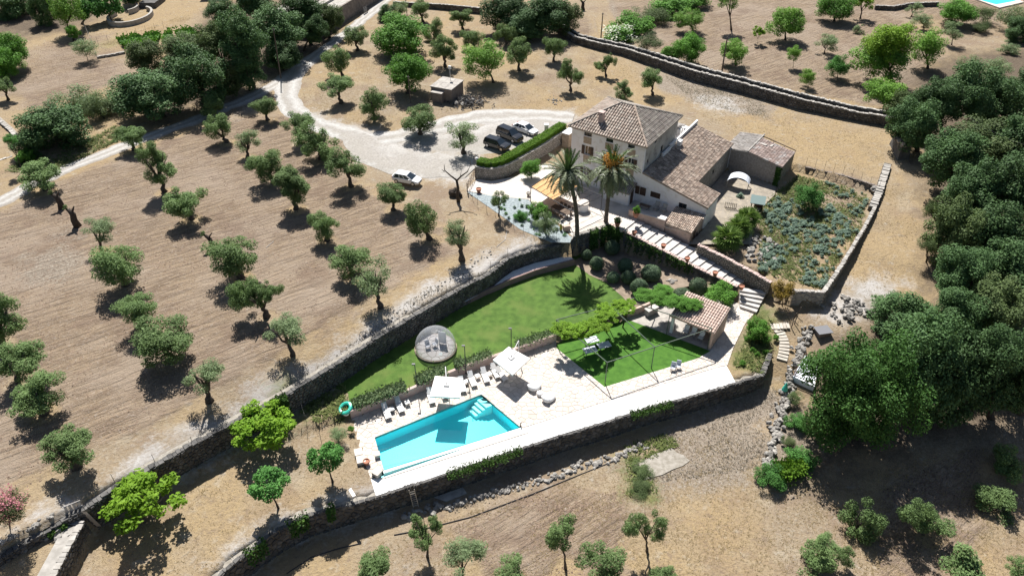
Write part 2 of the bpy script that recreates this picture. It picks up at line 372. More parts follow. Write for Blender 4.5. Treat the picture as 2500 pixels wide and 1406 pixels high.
    M['resin'] = pm('white_resin', (.70, .69, .67), None, 1, .45)
    M['greyresin'] = pm('grey_resin', (.17, .17, .18), None, 1, .5)
    M['terracotta'] = pm('terracotta', (.33, .14, .09), (.42, .20, .13), 4, .85)
    M['turq'] = pm('turquoise_vinyl', (.05, .52, .40), None, 1, .3, spec=.5)
    M['yellow'] = pm('yellow_enamel', (.42, .35, .06), None, 1, .5)
    M['bluegrey'] = pm('blue_grey_cover', (.50, .54, .60), None, 1, .5)
    M['sheet'] = pm('white_sheet', (.66, .69, .74), None, 1, .45)
    M['greenroof'] = pm('green_felt', (.16, .22, .21), None, 1, .8)
    M['tyre'] = pm('tyre', (.025, .025, .027), None, 1, .8)
    M['rim'] = pm('alloy', (.5, .5, .52), None, 1, .3, metal=.8)
    M['carglass'] = pm('car_glass', (.02, .03, .04), None, 1, .04, spec=.9)
    M['lamp'] = pm('headlamp', (.75, .77, .8), None, 1, .08, spec=.8)
    M['taillamp'] = pm('tail_lamp', (.40, .02, .02), None, 1, .15)
    M['carwhite'] = pm('white_car_paint', (.82, .82, .82), None, 1, .12, spec=.6)
    M['carblack'] = pm('black_car_paint', (.018, .020, .024), None, 1, .08, spec=.8)
    M['carblue'] = pm('dark_steel_car_paint', (.022, .025, .03), None, 1, .10, spec=.8)
    M['trim'] = pm('black_trim', (.02, .02, .02), None, 1, .5)
    M['plate'] = pm('number_plate', (.7, .7, .68), None, 1, .4)
    M['polewood'] = pm('pole_wood', (.10, .08, .065), (.16, .13, .105), 5, .9)
    M['straw_soil'] = pm('bed_soil', (.20, .155, .115), (.29, .23, .175), 1.5, .95, .04, 6)
    M['garden_soil'] = pm('garden_soil', (.235, .205, .165), (.32, .28, .23), 1.0, .95, .04, 5, c3=(.40, .34, .25), s3=3)
    M['lawn'] = pm('mown_lawn', (.055, .110, .017), (.092, .168, .028), 1.1, .9, .05, 18, c3=(.115, .165, .036), s3=.35)
    M['lawn_lush'] = pm('lush_lawn', (.046, .128, .014), (.074, .182, .022), 1.3, .9, .05, 18)
    M['step'] = pm('step_slab', (.44, .41, .385), (.54, .51, .48), 1, .85, .003, 14, rnd=.05)
    M['path_stone'] = pm('path_slab', (.62, .57, .51), (.73, .68, .62), 1.2, .85, .004, 14, tone=.1)
    M['road'] = None
defmats()
# ------------------------------------------------------------------ the house's own axes
HU = np.array([.834, -.551]); HV = np.array([.551, .834]); H0 = np.array([17.75, 89.0])
HRZ = math.atan2(HU[1], HU[0])
def HF(s, t, z=0.0): p = H0 + HU * s + HV * t; return (float(p[0]), float(p[1]), float(z))
# ------------------------------------------------------------------ terrain: levels read from the photograph
def line(pts, z): return [tuple(at(p[0], p[1], p[2] if len(p) > 2 else z)) for p in pts]
UW = line([(-160, 1440), (0, 1350), (90, 1300), (155, 1264), (212, 1237), (288, 1188), (360, 1148), (468, 1087), (583, 1026), (698, 965), (810, 898), (920, 827), (1027, 763),
           (1133, 702), (1200, 667), (1241, 633), (1301, 611), (1362, 599), (1393, 592)], 3.6)
LW = line([(480, 1470), (555, 1398), (624, 1341), (673, 1306), (745, 1268), (818, 1245), (875, 1228), (919, 1214), (991, 1190), (1020, 1182), (1150, 1137), (1258, 1101), (1366, 1065), (1474, 1033),
           (1582, 997), (1690, 968), (1798, 936), (1866, 915), (1884, 866)], 0.0)
PWL = line([(858, 1023), (930, 996), (1003, 969), (1070, 939), (1137, 912), (1250, 873), (1358, 835)], 0.0)
def off(pts, d):
    """polyline moved sideways, d to the left of its run"""
    out = []
    for i, p in enumerate(pts):
        a = pts[max(i - 1, 0)]; b = pts[min(i + 1, len(pts) - 1)]; dx, dy = b[0] - a[0], b[1] - a[1]; L = math.hypot(dx, dy)
        out.append((p[0] - dy / L * d, p[1] + dx / L * d, p[2]))
    return out
UWi = off(UW, .55); LWi = off(LW, .45)
TERR = line([(1393, 592), (1398, 578), (1485, 553), (1497, 562), (1506, 549)], 4.0)
TERRi = [HF(-6.6, -8.6), HF(-5.6, -9.4), HF(-.6, -7.6), HF(.4, -7.7)]
GARD = [HF(9.72, -.3), HF(9.72, 4.45), HF(6.4, 4.5), HF(6.4, 18.6)] + line([(1792, 417), (1895, 457), (1929, 417)], 2.5) + line([(1967, 414, 3.2), (2146, 464, 3.2), (2150, 480, 2.9), (2112, 556, 2.8), (2012, 714, 2.8), (1941, 711, 2.7), (1883, 690, 2.6), (1706, 598, 3.4)], 2.5) + [HF(9.5, -4.2)]
STAIR = [HF(-.3, -8.1), HF(18.3, -8.2), HF(20.0, -4.6), HF(9.4, -4.4), HF(-.3, -4.2)]
LAWN = UWi[5:] + TERRi + [HF(9, -7.8), HF(18.1, -7.9)] + line([(1800, 722, .5), (1700, 692, .9), (1640, 700, .9), (1580, 742, .9), (1535, 757, .9), (1504, 772, .9), (1478, 778, .9), (1420, 802, .9)], .9) + [off(PWL, .3)[-1]] + off(PWL, .3)[::-1][1:] + line([(840, 1005)], .9)
DECK = LWi[6:] + line([(1893, 800), (1850, 752), (1803, 742), (1800, 722), (1700, 692), (1640, 700), (1580, 742), (1535, 757), (1504, 772), (1478, 778), (1420, 802)], .2) + off(PWL, .3)[::-1] + line([(905, 1172)], 0)
ORCH = LWi[:8] + line([(905, 1172), (858, 1023), (840, 1005)], .5) + UWi[9:3:-1] + line([(212, 1272), (130, 1420)], 2.3)
LEFTT = UWi[:5] + line([(214, 1272), (134, 1420), (-160, 1600)], 2.4)
POOLZ = line([(915, 1068), (1175, 963), (1270, 1043), (937, 1147)], 0.0)
CTRL = [(p, 3.7) for p in [(0, 900), (0, 1150), (200, 700), (300, 1000), (500, 850), (500, 500), (100, 560), (700, 750), (700, 520), (900, 640), (900, 500), (1050, 560), (150, 1180), (50, 1270), (1050, 690), (1250, 600), (1150, 500), (1050, 400), (850, 400), (600, 300)]]
CTRL += [(p, 4.0) for p in [(700, 200), (1000, 240), (1200, 300), (1350, 280), (1300, 180), (1000, 100), (300, 250), (100, 250), (100, 50), (500, 20), (900, 10), (1300, 40), (1600, 120), (1700, 40), (1950, 60), (2100, 120), (2300, 90), (2480, 30), (0, 450), (200, 400), (2450, 150)]]
CTRL += [(p, 3.6) for p in [(1550, 245), (1700, 260), (1900, 300), (2050, 300), (2150, 330), (2000, 400)]]
CTRL += [((2180, 420), 3.2), ((2230, 520), 2.7), ((2200, 600), 2.2), ((2130, 690), 1.5), ((2060, 750), 1.0), ((1990, 760), .8), ((1930, 760), .6), ((1890, 760), .4), ((1930, 850), -.2), ((1900, 960), -1.7), ((2000, 900), -.4),
         ((2350, 450), 3.2), ((2350, 250), 3.6), ((2480, 500), 3.0), ((2400, 700), 1.6), ((2250, 750), 1.2), ((2300, 900), .2), ((2480, 900), .2), ((2100, 950), -.6), ((2050, 1050), -1.4), ((2300, 1050), -1.2), ((1900, 1100), -2.2), ((2480, 1100), -1.4)]
CTRL += [(p, -2.6) for p in [(1850, 1000), (1700, 1060), (1560, 1100), (1300, 1200), (1100, 1260), (900, 1330), (700, 1400), (1000, 1400), (1300, 1380), (1600, 1380), (1600, 1250), (1800, 1200), (2100, 1250), (2000, 1380), (2300, 1300), (2480, 1380), (2450, 1220), (1250, 1430), (800, 1460)]]
_CX = np.array([at(p[0], p[1], z) for p, z in CTRL])
def Zbase(X, Y):
    num = 0; den = 0
    for c in _CX:
        w = 1.0 / ((X - c[0]) ** 2 + (Y - c[1]) ** 2 + 4.0) ** 2; num = num + w * c[2]; den = den + w
    return num / den
def Z(X, Y):
    X = np.asarray(X, float); Y = np.asarray(Y, float); z = Zbase(X, Y)
    for poly, h in ((LEFTT, 2.35), (ORCH, .02 + .48 * np.clip((at(935, 1165, 0)[0] - X) / 11, 0, 1)), (DECK, -.03), (LAWN, .9)): z = np.where(inside(poly, X, Y), h, z)
    s = (X - H0[0]) * HU[0] + (Y - H0[1]) * HU[1]; t = (X - H0[0]) * HV[0] + (Y - H0[1]) * HV[1]
    z = np.where(inside(GARD, X, Y), 2.45 + .012 * (t + 0) - .012 * np.clip(s - 12, 0, 30), z)
    z = np.where(inside(STAIR, X, Y), np.clip(3.85 - s * .161, .75, 3.85), z)
    z = np.where(inside(TERRZ, X, Y), 3.95, z)
    z = np.where(inside(POOLH, X, Y), -2.6, z)
    return z
TERRZ = TERR[:4] + [HF(0.1, -7.6), HF(.1, -3.6), HF(9.3, -3.6), HF(9.3, 3), HF(5, 12), HF(-11.5, 12)] + line([(1392, 470), (1265, 432), (1175, 432), (1140, 462), (1150, 480), (1215, 540), (1300, 580)], 4.0)
_pz = [at(*p, 0)[:2] for p in ((915, 1068), (1175, 963), (1270, 1043), (1265, 1052), (945, 1158), (937, 1147))]; _pc = sum(_pz) / len(_pz)
POOLH = [tuple(p + (p - _pc) / np.linalg.norm(p - _pc) * 1.0) for p in _pz]
def gz(px, py):
    """the terrain point that a sight line meets first"""
    d = sight(px, py); zz = np.linspace(9, -4, 261); t = (CAM_H - zz) / -d[2]; h = Z(d[0] * t, d[1] * t)
    k = int(np.argmax(zz <= h))
    if k == 0: return at(px, py, zz[0])
    if abs(h[k] - h[k - 1]) > .3: return at(px, py, zz[k])
    a = zz[k - 1] - h[k - 1]; b = h[k] - zz[k]; return at(px, py, zz[k - 1] + (zz[k] - zz[k - 1]) * a / (a + b + 1e-9))
def onground(x, y): return float(Z(np.array([x]), np.array([y]))[0])
# ------------------------------------------------------------------ the ground sheet
def axis(lo, hi, step, far, grow=1.35):
    a = list(np.arange(lo, hi + 1e-6, step)); s = step
    l, r = [], []
    while (a[0] if not l else l[-1]) > -far: s *= grow; l.append((l[-1] if l else a[0]) - s)
    s = step
    while (a[-1] if not r else r[-1]) < far: s *= grow; r.append((r[-1] if r else a[-1]) + s)
    return np.array(l[::-1] + a + r)
xs = axis(-64, 64, .5, 2500); ys = axis(31, 126, .5, 2500)
GX, GY = np.meshgrid(xs, ys); GZ = Z(GX, GY)
P_ = lambda pts, z=3.7: [tuple(at(a, b, z)[:2]) for a, b in pts]
def soft(polys, w=1.2, nz=1.3, seed=3):
    out = np.zeros(GX.shape); nn = (fbm(GX * .5, GY * .5, seed) - .5) * 2 * nz + (fbm(GX * 1.9, GY * 1.9, seed + 9, 2) - .5) * nz
    for p in polys:
        x0, x1 = min(q[0] for q in p) - 5, max(q[0] for q in p) + 5; y0, y1 = min(q[1] for q in p) - 5, max(q[1] for q in p) + 5
        k = (GX > x0) & (GX < x1) & (GY > y0) & (GY < y1)
        if not k.any(): continue
        d = sdist(p, GX[k], GY[k]) + nn[k]; out[k] = np.maximum(out[k], np.clip(d / w * .5 + .5, 0, 1))
    return out
till = soft([P_([(-250, 640), (0, 520), (130, 455), (300, 385), (480, 318), (600, 285), (700, 280), (830, 345), (880, 440), (960, 520), (1080, 560), (1120, 610), (960, 700), (800, 800), (600, 900), (420, 1000), (200, 1110), (60, 1170), (-250, 1330)]),
             P_([(60, 120), (230, 60), (240, 130), (310, 125), (330, 190), (180, 240), (60, 270), (20, 240)], 4),
             P_([(1560, 100), (1480, 30), (1600, -60), (2000, -120), (2500, -60), (2500, 60), (2300, 120), (2200, 260), (2000, 230), (1800, 185), (1680, 150)], 4),
             P_([(1340, 60), (1480, 20), (1440, 100)], 4), P_([(1100, 1280), (1300, 1200), (1530, 1200), (1520, 1406), (1200, 1420)], -2.6),
             P_([(2150, 1200), (2380, 1100), (2420, 1250), (2300, 1420), (2150, 1420)], -2.3)])
gravel = soft([P_([(250, 1165), (420, 1060), (640, 930), (840, 820), (1000, 715), (1130, 645), (1250, 590), (1330, 590), (1300, 620), (1200, 672), (1130, 708), (1020, 770), (900, 845), (700, 968), (480, 1090), (280, 1200)]),
               P_([(690, 235), (800, 290), (930, 325), (1050, 315), (1200, 275), (1400, 275), (1420, 300), (1360, 315), (1180, 370), (1160, 420), (1130, 450), (1060, 440), (960, 410), (880, 400), (860, 350), (780, 310)]),
               P_([(2000, 760), (2090, 680), (2200, 690), (2150, 760), (2060, 790)], 1.2), P_([(1700, 235), (1800, 240), (1800, 275), (1720, 270)], 3.6),
               P_([(0, 1290), (150, 1205), (190, 1225), (0, 1345)], 3.6), P_([(900, 1180), (935, 1160), (960, 1200), (740, 1262), (640, 1330), (560, 1400), (540, 1390), (640, 1300)], 0)], 1.5, 1.6, 21)
green = soft([P_([(740, 985), (840, 930), (880, 980), (830, 1010), (780, 1015)], .7), P_([(1845, 760), (1890, 770), (1885, 860), (1840, 905), (1790, 900), (1775, 880), (1830, 790)], 0), P_([(240, 115), (300, 98), (310, 118), (250, 132)], 4),
              P_([(1540, 1120), (1600, 1170), (1590, 1220), (1530, 1200)], -2.6), P_([(700, 985), (760, 965), (800, 1000), (740, 1040)], .6)], 2.0, 2.0, 33)
thist = soft([P_([(1600, 1060), (1850, 940), (1910, 960), (1870, 1130), (1830, 1180), (1700, 1190), (1560, 1190), (1520, 1130)], -2.4), P_([(1880, 990), (1960, 990), (1990, 1110), (1880, 1130)], -1.6), P_([(1440, 60), (1500, 20), (1450, 70)], 4), P_([(60, 630), (150, 600), (190, 640), (150, 690), (70, 690)], 3.7), P_([(120, 570), (180, 555), (180, 580), (120, 590)], 3.7),
              P_([(1620, 180), (1800, 225), (1900, 265), (1880, 290), (1700, 250), (1600, 215)], 3.6), P_([(560, 235), (640, 200), (660, 250), (560, 290)], 4)], 2.0, 2.0, 45)
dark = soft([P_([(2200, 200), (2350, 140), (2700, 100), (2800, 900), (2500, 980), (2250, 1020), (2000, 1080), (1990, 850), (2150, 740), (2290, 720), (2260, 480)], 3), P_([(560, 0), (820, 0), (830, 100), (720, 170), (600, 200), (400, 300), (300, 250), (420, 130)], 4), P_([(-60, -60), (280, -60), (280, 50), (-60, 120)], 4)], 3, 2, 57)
gold = np.clip((fbm(GX * .11, GY * .11, 71, 4) - .36) * 4.5, 0, 1)
gold = np.maximum(gold * .9, soft([P_([(1750, 265), (2150, 320), (2170, 420), (1990, 420), (1800, 330)], 3.6), P_([(230, 70), (520, 5), (480, 60), (290, 100)], 4), P_([(2120, 560), (2180, 440), (2200, 420), (2110, 640)], 2.5)], 3, 3, 81))
sheet = bpy.data.meshes.new("ground"); nx_, ny_ = len(xs), len(ys)
V_ = np.stack([GX, GY, GZ + (fbm(GX * .7, GY * .7, 5) - .5) * .10 * np.clip(till + .4, 0, 1)], -1).reshape(-1, 3)
ii = np.arange(nx_ * ny_).reshape(ny_, nx_)
F_ = np.stack([ii[:-1, :-1], ii[:-1, 1:], ii[1:, 1:], ii[1:, :-1]], -1).reshape(-1, 4)
sheet.vertices.add(len(V_)); sheet.vertices.foreach_set('co', V_.ravel()); sheet.loops.add(F_.size); sheet.loops.foreach_set('vertex_index', F_.ravel().astype(np.int32))
sheet.polygons.add(len(F_)); sheet.polygons.foreach_set('loop_start', np.arange(0, F_.size, 4, dtype=np.int32)); sheet.polygons.foreach_set('loop_total', np.full(len(F_), 4, np.int32)); sheet.update(calc_edges=True)
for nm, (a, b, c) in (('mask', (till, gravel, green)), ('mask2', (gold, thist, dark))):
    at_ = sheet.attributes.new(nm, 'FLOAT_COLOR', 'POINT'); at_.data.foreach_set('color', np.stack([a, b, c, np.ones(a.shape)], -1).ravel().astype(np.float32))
def ground_mat():
    m = bpy.data.materials.new('dry_ground'); m.use_nodes = True; nt = m.node_tree; N = nt.nodes; L = nt.links.new; bs = N["Principled BSDF"]
    bs.inputs['Roughness'].default_value = .95; bs.inputs['Specular IOR Level'].default_value = .1
    geo = N.new('ShaderNodeNewGeometry'); pos = geo.outputs['Position']
    def noise(sc, det=5, st=None, dist=0):
        v = pos
        if st: mp = N.new('ShaderNodeMapping'); mp.vector_type = 'TEXTURE'; mp.inputs['Scale'].default_value = [1 / k for k in st[:3]]; mp.inputs['Rotation'].default_value = (0, 0, st[3]); L(pos, mp.inputs[0]); v = mp.outputs[0]
        n = N.new('ShaderNodeTexNoise'); n.inputs['Scale'].default_value = sc; n.inputs['Detail'].default_value = det; n.inputs['Roughness'].default_value = .62; n.inputs['Distortion'].default_value = dist; L(v, n.inputs['Vector']); return n.outputs[0]
    def rng(f, a, b, c=0., d=1.):
        r = N.new('ShaderNodeMapRange'); r.inputs[1].default_value = a; r.inputs[2].default_value = b; r.inputs[3].default_value = c; r.inputs[4].default_value = d; L(f, r.inputs[0]); return r.outputs[0]
    def mix(f, a, b, ty='MIX'):
        x = N.new('ShaderNodeMix'); x.data_type = 'RGBA'; x.blend_type = ty
        if isinstance(f, float): x.inputs[0].default_value = f
        else: L(f, x.inputs[0])
        for i, q in ((6, a), (7, b)):
            if isinstance(q, tuple): x.inputs[i].default_value = (*q, 1)
            else: L(q, x.inputs[i])
        return x.outputs[2]
    def mth(op, a, b):
        x = N.new('ShaderNodeMath'); x.operation = op
        for i, q in enumerate((a, b)):
            if isinstance(q, (int, float)): x.inputs[i].default_value = q
            else: L(q, x.inputs[i])
        return x.outputs[0]
    def masks(nm):
        a = N.new('ShaderNodeAttribute'); a.attribute_name = nm; s = N.new('ShaderNodeSeparateColor'); L(a.outputs['Color'], s.inputs[0]); return s.outputs
    k1, k2 = masks('mask'), masks('mask2'); fine = noise(3.2); mid = noise(.55); big = noise(.09); grit = noise(11, 3)
    sharp = lambda k, n=fine, w=.30: rng(mth('ADD', k, mth('MULTIPLY', mth('SUBTRACT', n, .5), 1.1)), .5 - w, .5 + w)
    dry = mix(rng(mid, .3, .7), (.215, .158, .100), (.295, .226, .148)); dry = mix(rng(fine, .35, .7), dry, (.32, .265, .195)); dry = mix(rng(noise(.2, 6), .50, .60, 0, .75), dry, (.225, .165, .118)); dry = mix(rng(noise(.33, 6), .56, .66, 0, .6), dry, (.36, .305, .225)); dry = mix(mth('MULTIPLY', k2[0], rng(fine, .2, .65)), dry, (.345, .250, .130))
    dry = mix(rng(noise(1.1, 6), .56, .7, 0, .6), dry, (.175, .13, .10)); dry = mix(rng(grit, .60, .72, 0, .8), dry, (.42, .36, .275)); dry = mix(rng(noise(7, 4), .58, .68, 0, .75), dry, (.135, .105, .075)); dry = mix(rng(noise(.8, 4), .58, .72, 0, .5), dry, (.37, .34, .29))
    fur = noise(1.0, 7, (.30, 1.75, 1, math.radians(35)), .5)
    tl = mix(rng(mid, .3, .7), (.226, .166, .110), (.292, .224, .156)); tl = mix(rng(fur, .44, .58, 0, .62), tl, (.130, .094, .068)); tl = mix(rng(fine, .5, .75, 0, .7), tl, (.31, .25, .20)); tl = mix(rng(grit, .58, .68, 0, .75), tl, (.40, .345, .29)); tl = mix(rng(noise(6, 3), .60, .70, 0, .7), tl, (.115, .085, .066)); tl = mix(rng(big, .48, .62, 0, .7), tl, (.30, .24, .185)); tl = mix(rng(noise(.17, 5), .54, .64, 0, .6), tl, (.175, .125, .092))
    gv = mix(rng(fine, .3, .7), (.31, .285, .26), (.44, .42, .395)); gv = mix(rng(mid, .45, .68, 0, .75), gv, (.27, .225, .165)); gv = mix(rng(grit, .6, .7, 0, .5), gv, (.55, .53, .50))
    gr = mix(rng(mid, .35, .65), (.075, .12, .028), (.17, .18, .06)); th = mix(rng(fine, .35, .65), (.215, .172, .130), (.335, .288, .232)); th = mix(rng(grit, .52, .66), th, (.13, .10, .08))
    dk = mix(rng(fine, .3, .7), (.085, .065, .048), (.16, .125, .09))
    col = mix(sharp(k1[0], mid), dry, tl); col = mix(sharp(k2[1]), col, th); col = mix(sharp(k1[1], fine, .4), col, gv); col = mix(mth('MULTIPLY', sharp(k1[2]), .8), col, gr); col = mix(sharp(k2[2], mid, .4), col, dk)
    L(col, bs.inputs['Base Color'])
    h = mth('ADD', mth('MULTIPLY', fine, .5), mth('MULTIPLY', grit, .22)); h = mth('ADD', h, mth('MULTIPLY', mth('MULTIPLY', fur, k1[0]), 1.6)); h = mth('MULTIPLY', h, mth('SUBTRACT', 1.0, mth('MULTIPLY', k1[1], .6)))
    b = N.new('ShaderNodeBump'); b.inputs['Distance'].default_value = .30; b.inputs['Strength'].default_value = 1; L(h, b.inputs['Height']); L(b.outputs[0], bs.inputs['Normal']); return m
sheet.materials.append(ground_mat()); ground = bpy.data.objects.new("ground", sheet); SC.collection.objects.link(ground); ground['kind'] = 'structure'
sheet.polygons.foreach_set('use_smooth', [True] * len(sheet.polygons))
# ------------------------------------------------------------------ roads: draped strips with ragged edges and two worn wheel tracks
def road_mat():
    m = bpy.data.materials.new('white_gravel_road'); m.use_nodes = True; nt = m.node_tree; N = nt.nodes; L = nt.links.new; bs = N["Principled BSDF"]; bs.inputs['Roughness'].default_value = .95
    a = N.new('ShaderNodeAttribute'); a.attribute_name = 'across'; geo = N.new('ShaderNodeNewGeometry')
    def nz(s, d=4): n = N.new('ShaderNodeTexNoise'); n.inputs['Scale'].default_value = s; n.inputs['Detail'].default_value = d; L(geo.outputs['Position'], n.inputs['Vector']); return n.outputs[0]
    cr = N.new('ShaderNodeValToRGB'); e = cr.color_ramp; e.elements[0].position = 0; e.elements[0].color = (.27, .235, .19, 1); e.elements[1].position = 1; e.elements[1].color = (.29, .25, .205, 1)
    for p, c in ((.16, (.345, .32, .29)), (.3, (.46, .445, .42)), (.45, (.335, .31, .28)), (.55, (.325, .30, .265)), (.7, (.46, .445, .42)), (.86, (.35, .325, .295))): q = e.elements.new(p); q.color = (*c, 1)
    x = N.new('ShaderNodeMath'); x.operation = 'MULTIPLY_ADD'; x.inputs[1].default_value = .22; L(nz(.8), x.inputs[0]); y = N.new('ShaderNodeMath'); y.operation = 'SUBTRACT'; y.inputs[1].default_value = .11; L(a.outputs['Fac'], x.inputs[2]); L(x.outputs[0], y.inputs[0]); L(y.outputs[0], cr.inputs[0])
    mx = N.new('ShaderNodeMix'); mx.data_type = 'RGBA'; mx.blend_type = 'MULTIPLY'; mx.inputs[0].default_value = 1; r = N.new('ShaderNodeMapRange'); r.inputs[1].default_value = .3; r.inputs[2].default_value = .7; r.inputs[3].default_value = .80; r.inputs[4].default_value = 1.12; L(nz(3.5), r.inputs[0]); L(cr.outputs[0], mx.inputs[6]); L(r.outputs[0], mx.inputs[7]); L(mx.outputs[2], bs.inputs['Base Color'])
    b = N.new('ShaderNodeBump'); b.inputs['Distance'].default_value = .04; L(nz(9), b.inputs['Height']); L(b.outputs[0], bs.inputs['Normal']); return m
M['road'] = road_mat()
def spline(pts, step):
    P = [np.array(p, float) for p in pts]; P = [2 * P[0] - P[1]] + P + [2 * P[-1] - P[-2]]; out = []
    for i in range(1, len(P) - 2):
        n = max(2, int(np.linalg.norm(P[i + 1] - P[i]) / step))
        for k in range(n):
            t = k / n; out.append(.5 * ((2 * P[i]) + (-P[i - 1] + P[i + 1]) * t + (2 * P[i - 1] - 5 * P[i] + 4 * P[i + 1] - P[i + 2]) * t * t + (-P[i - 1] + 3 * P[i] - 3 * P[i + 1] + P[i + 2]) * t ** 3))
    out.append(P[-2]); return out
def road(name, pxs, lift, seed):
    pts = spline([(*at(p[0], p[1], 3.9)[:2], p[2]) for p in pxs], .8); vs_, fs, ac = [], [], []; nc = 9
    for i, p in enumerate(pts):
        a = pts[max(i - 1, 0)]; b = pts[min(i + 1, len(pts) - 1)]; d = (b - a)[:2]; d /= np.linalg.norm(d); nrm = np.array([-d[1], d[0]])
        l = p[2] / 2 + (float(fbm(i * .35, seed)) - .5) * 1.3; r = p[2] / 2 + (float(fbm(i * .35, seed + 50)) - .5) * 1.3
        for k in range(nc):
            f = k / (nc - 1); q = p[:2] + nrm * (l - (l + r) * f); vs_.append((q[0], q[1], 0)); ac.append(f if name == 'road' else .38 + (f - .5) * (.7 if name == 'driveway' else .2) + .2 * float(fbm(q[0] * .6, q[1] * .6, seed)))
    A = np.array(vs_); A[:, 2] = Z(A[:, 0], A[:, 1]) + lift
    edge = np.array([k % nc in (0, nc - 1) for k in range(len(A))]); A[edge, 2] -= .10
    for i in range(len(pts) - 1):
        for k in range(nc - 1): b0 = i * nc + k; fs.append((b0, b0 + nc, b0 + nc + 1, b0 + 1))
    me = bpy.data.meshes.new(name); me.from_pydata([tuple(q) for q in A], [], fs); me.materials.append(M['road']); at2 = me.attributes.new('across', 'FLOAT', 'POINT'); at2.data.foreach_set('value', ac)
    me.polygons.foreach_set('use_smooth', [True] * len(fs)); o = bpy.data.objects.new(name, me); SC.collection.objects.link(o); o['kind'] = 'structure'; return o
road('road', [(-120, 545, 3.2), (0, 493, 3.2), (120, 432, 3.2), (210, 395, 3.1), (300, 360, 3.0), (390, 325, 3.0), (480, 290, 3.0), (560, 258, 3.0), (640, 225, 3.4), (700, 192, 4.2), (740, 160, 3.8), (775, 132, 3.4), (820, 100, 3.2), (870, 62, 3.2), (910, 30, 3.2), (950, -5, 3.2), (1010, -60, 3.2)], .085, 4)
road('driveway', [(735, 165, 3.0), (715, 190, 4.0), (703, 220, 4.6), (705, 250, 4.4), (725, 275, 4.0), (770, 297, 4.0), (830, 318, 4.4), (900, 336, 5.0), (970, 330, 4.6), (1050, 312, 4.6), (1130, 294, 5.0), (1220, 284, 5.4), (1310, 283, 5.0), (1400, 290, 4.0)], .105, 14)
road('forecourt', [(850, 322, 4.0), (890, 350, 6.0), (940, 380, 7.5), (1010, 400, 8.0), (1090, 405, 7.0), (1150, 418, 4.0)], .125, 24)
road('parking_area', [(1010, 330, 3.0), (1070, 345, 5.0), (1130, 345, 7.0), (1200, 340, 9.0), (1270, 318, 8.0), (1340, 300, 5.0)], .095, 34)
# ------------------------------------------------------------------ leaf meshes
def leaf_mesh(name, C, Nrm, size, mat, tone, elong=1.9, seed=0, two=True):
    """diamond leaf clumps: centre, facing and size per leaf"""
    r = np.random.default_rng(seed); n = len(C); Nrm = Nrm / (np.linalg.norm(Nrm, axis=1, keepdims=True) + 1e-9)
    a = np.cross(Nrm, r.normal(size=(n, 3))); a /= np.linalg.norm(a, axis=1, keepdims=True) + 1e-9; b = np.cross(Nrm, a)
    L = (np.asarray(size) * np.ones(n))[:, None]; W = L / elong
    V = np.stack([C - a * L, C - b * W + Nrm * W * .25, C + a * L, C + b * W + Nrm * W * .25], 1).reshape(-1, 3)
    me = bpy.data.meshes.new(name); me.vertices.add(4 * n); me.vertices.foreach_set('co', V.ravel().astype(np.float32)); me.loops.add(4 * n); me.loops.foreach_set('vertex_index', np.arange(4 * n, dtype=np.int32))
    me.polygons.add(n); me.polygons.foreach_set('loop_start', np.arange(0, 4 * n, 4, dtype=np.int32)); me.polygons.foreach_set('loop_total', np.full(n, 4, np.int32)); me.update(calc_edges=True)
    t = me.attributes.new('tone', 'FLOAT', 'FACE'); t.data.foreach_set('value', np.clip(tone, 0, 1).astype(np.float32)); me.materials.append(mat); return me
def crown_mesh(name, mat, seed, n_cl=22, n_leaf=4500, leaf=.06, cl_r=(.26, .42), shell=(.45, .82), flat_bottom=-.55, elong=1.9, lean=0.0, core=.3):
    """a crown of unit half-size: leaf clumps gathered in boughs, open between them"""
    r = np.random.default_rng(seed); cs = []
    while len(cs) < n_cl:
        d = r.normal(size=3); d /= np.linalg.norm(d)
        if d[2] < flat_bottom: continue
        rad = r.uniform(*shell) if r.random() > core else r.uniform(.05, shell[0]); c = d * rad
        if all(np.linalg.norm(c - q[0]) > .20 for q in cs) or r.random() < .15: cs.append((c, r.uniform(*cl_r), r.random()))
    w = np.array([q[1] ** 2 for q in cs]); w /= w.sum(); idx = r.choice(len(cs), n_leaf, p=w)
    CC = np.array([q[0] for q in cs])[idx]; R = np.array([q[1] for q in cs])[idx]; T = np.array([q[2] for q in cs])[idx]
    d = r.normal(size=(n_leaf, 3)); d /= np.linalg.norm(d, axis=1, keepdims=True); f = r.random(n_leaf) ** .38
    P = CC + d * (R * f)[:, None] * np.array([1, 1, .85]); P[:, 2] = np.where(P[:, 2] < -.85, -.85 + (P[:, 2] + .85) * .3, P[:, 2])
    nn = d * .7 + np.array([0, 0, .85]) + r.normal(size=(n_leaf, 3)) * .6
    tone = .15 + .5 * r.random(n_leaf) + .35 * T * f
    return leaf_mesh(name, P, nn, leaf * r.uniform(.6, 1.4, n_leaf), mat, tone, elong, seed)
CR = {}
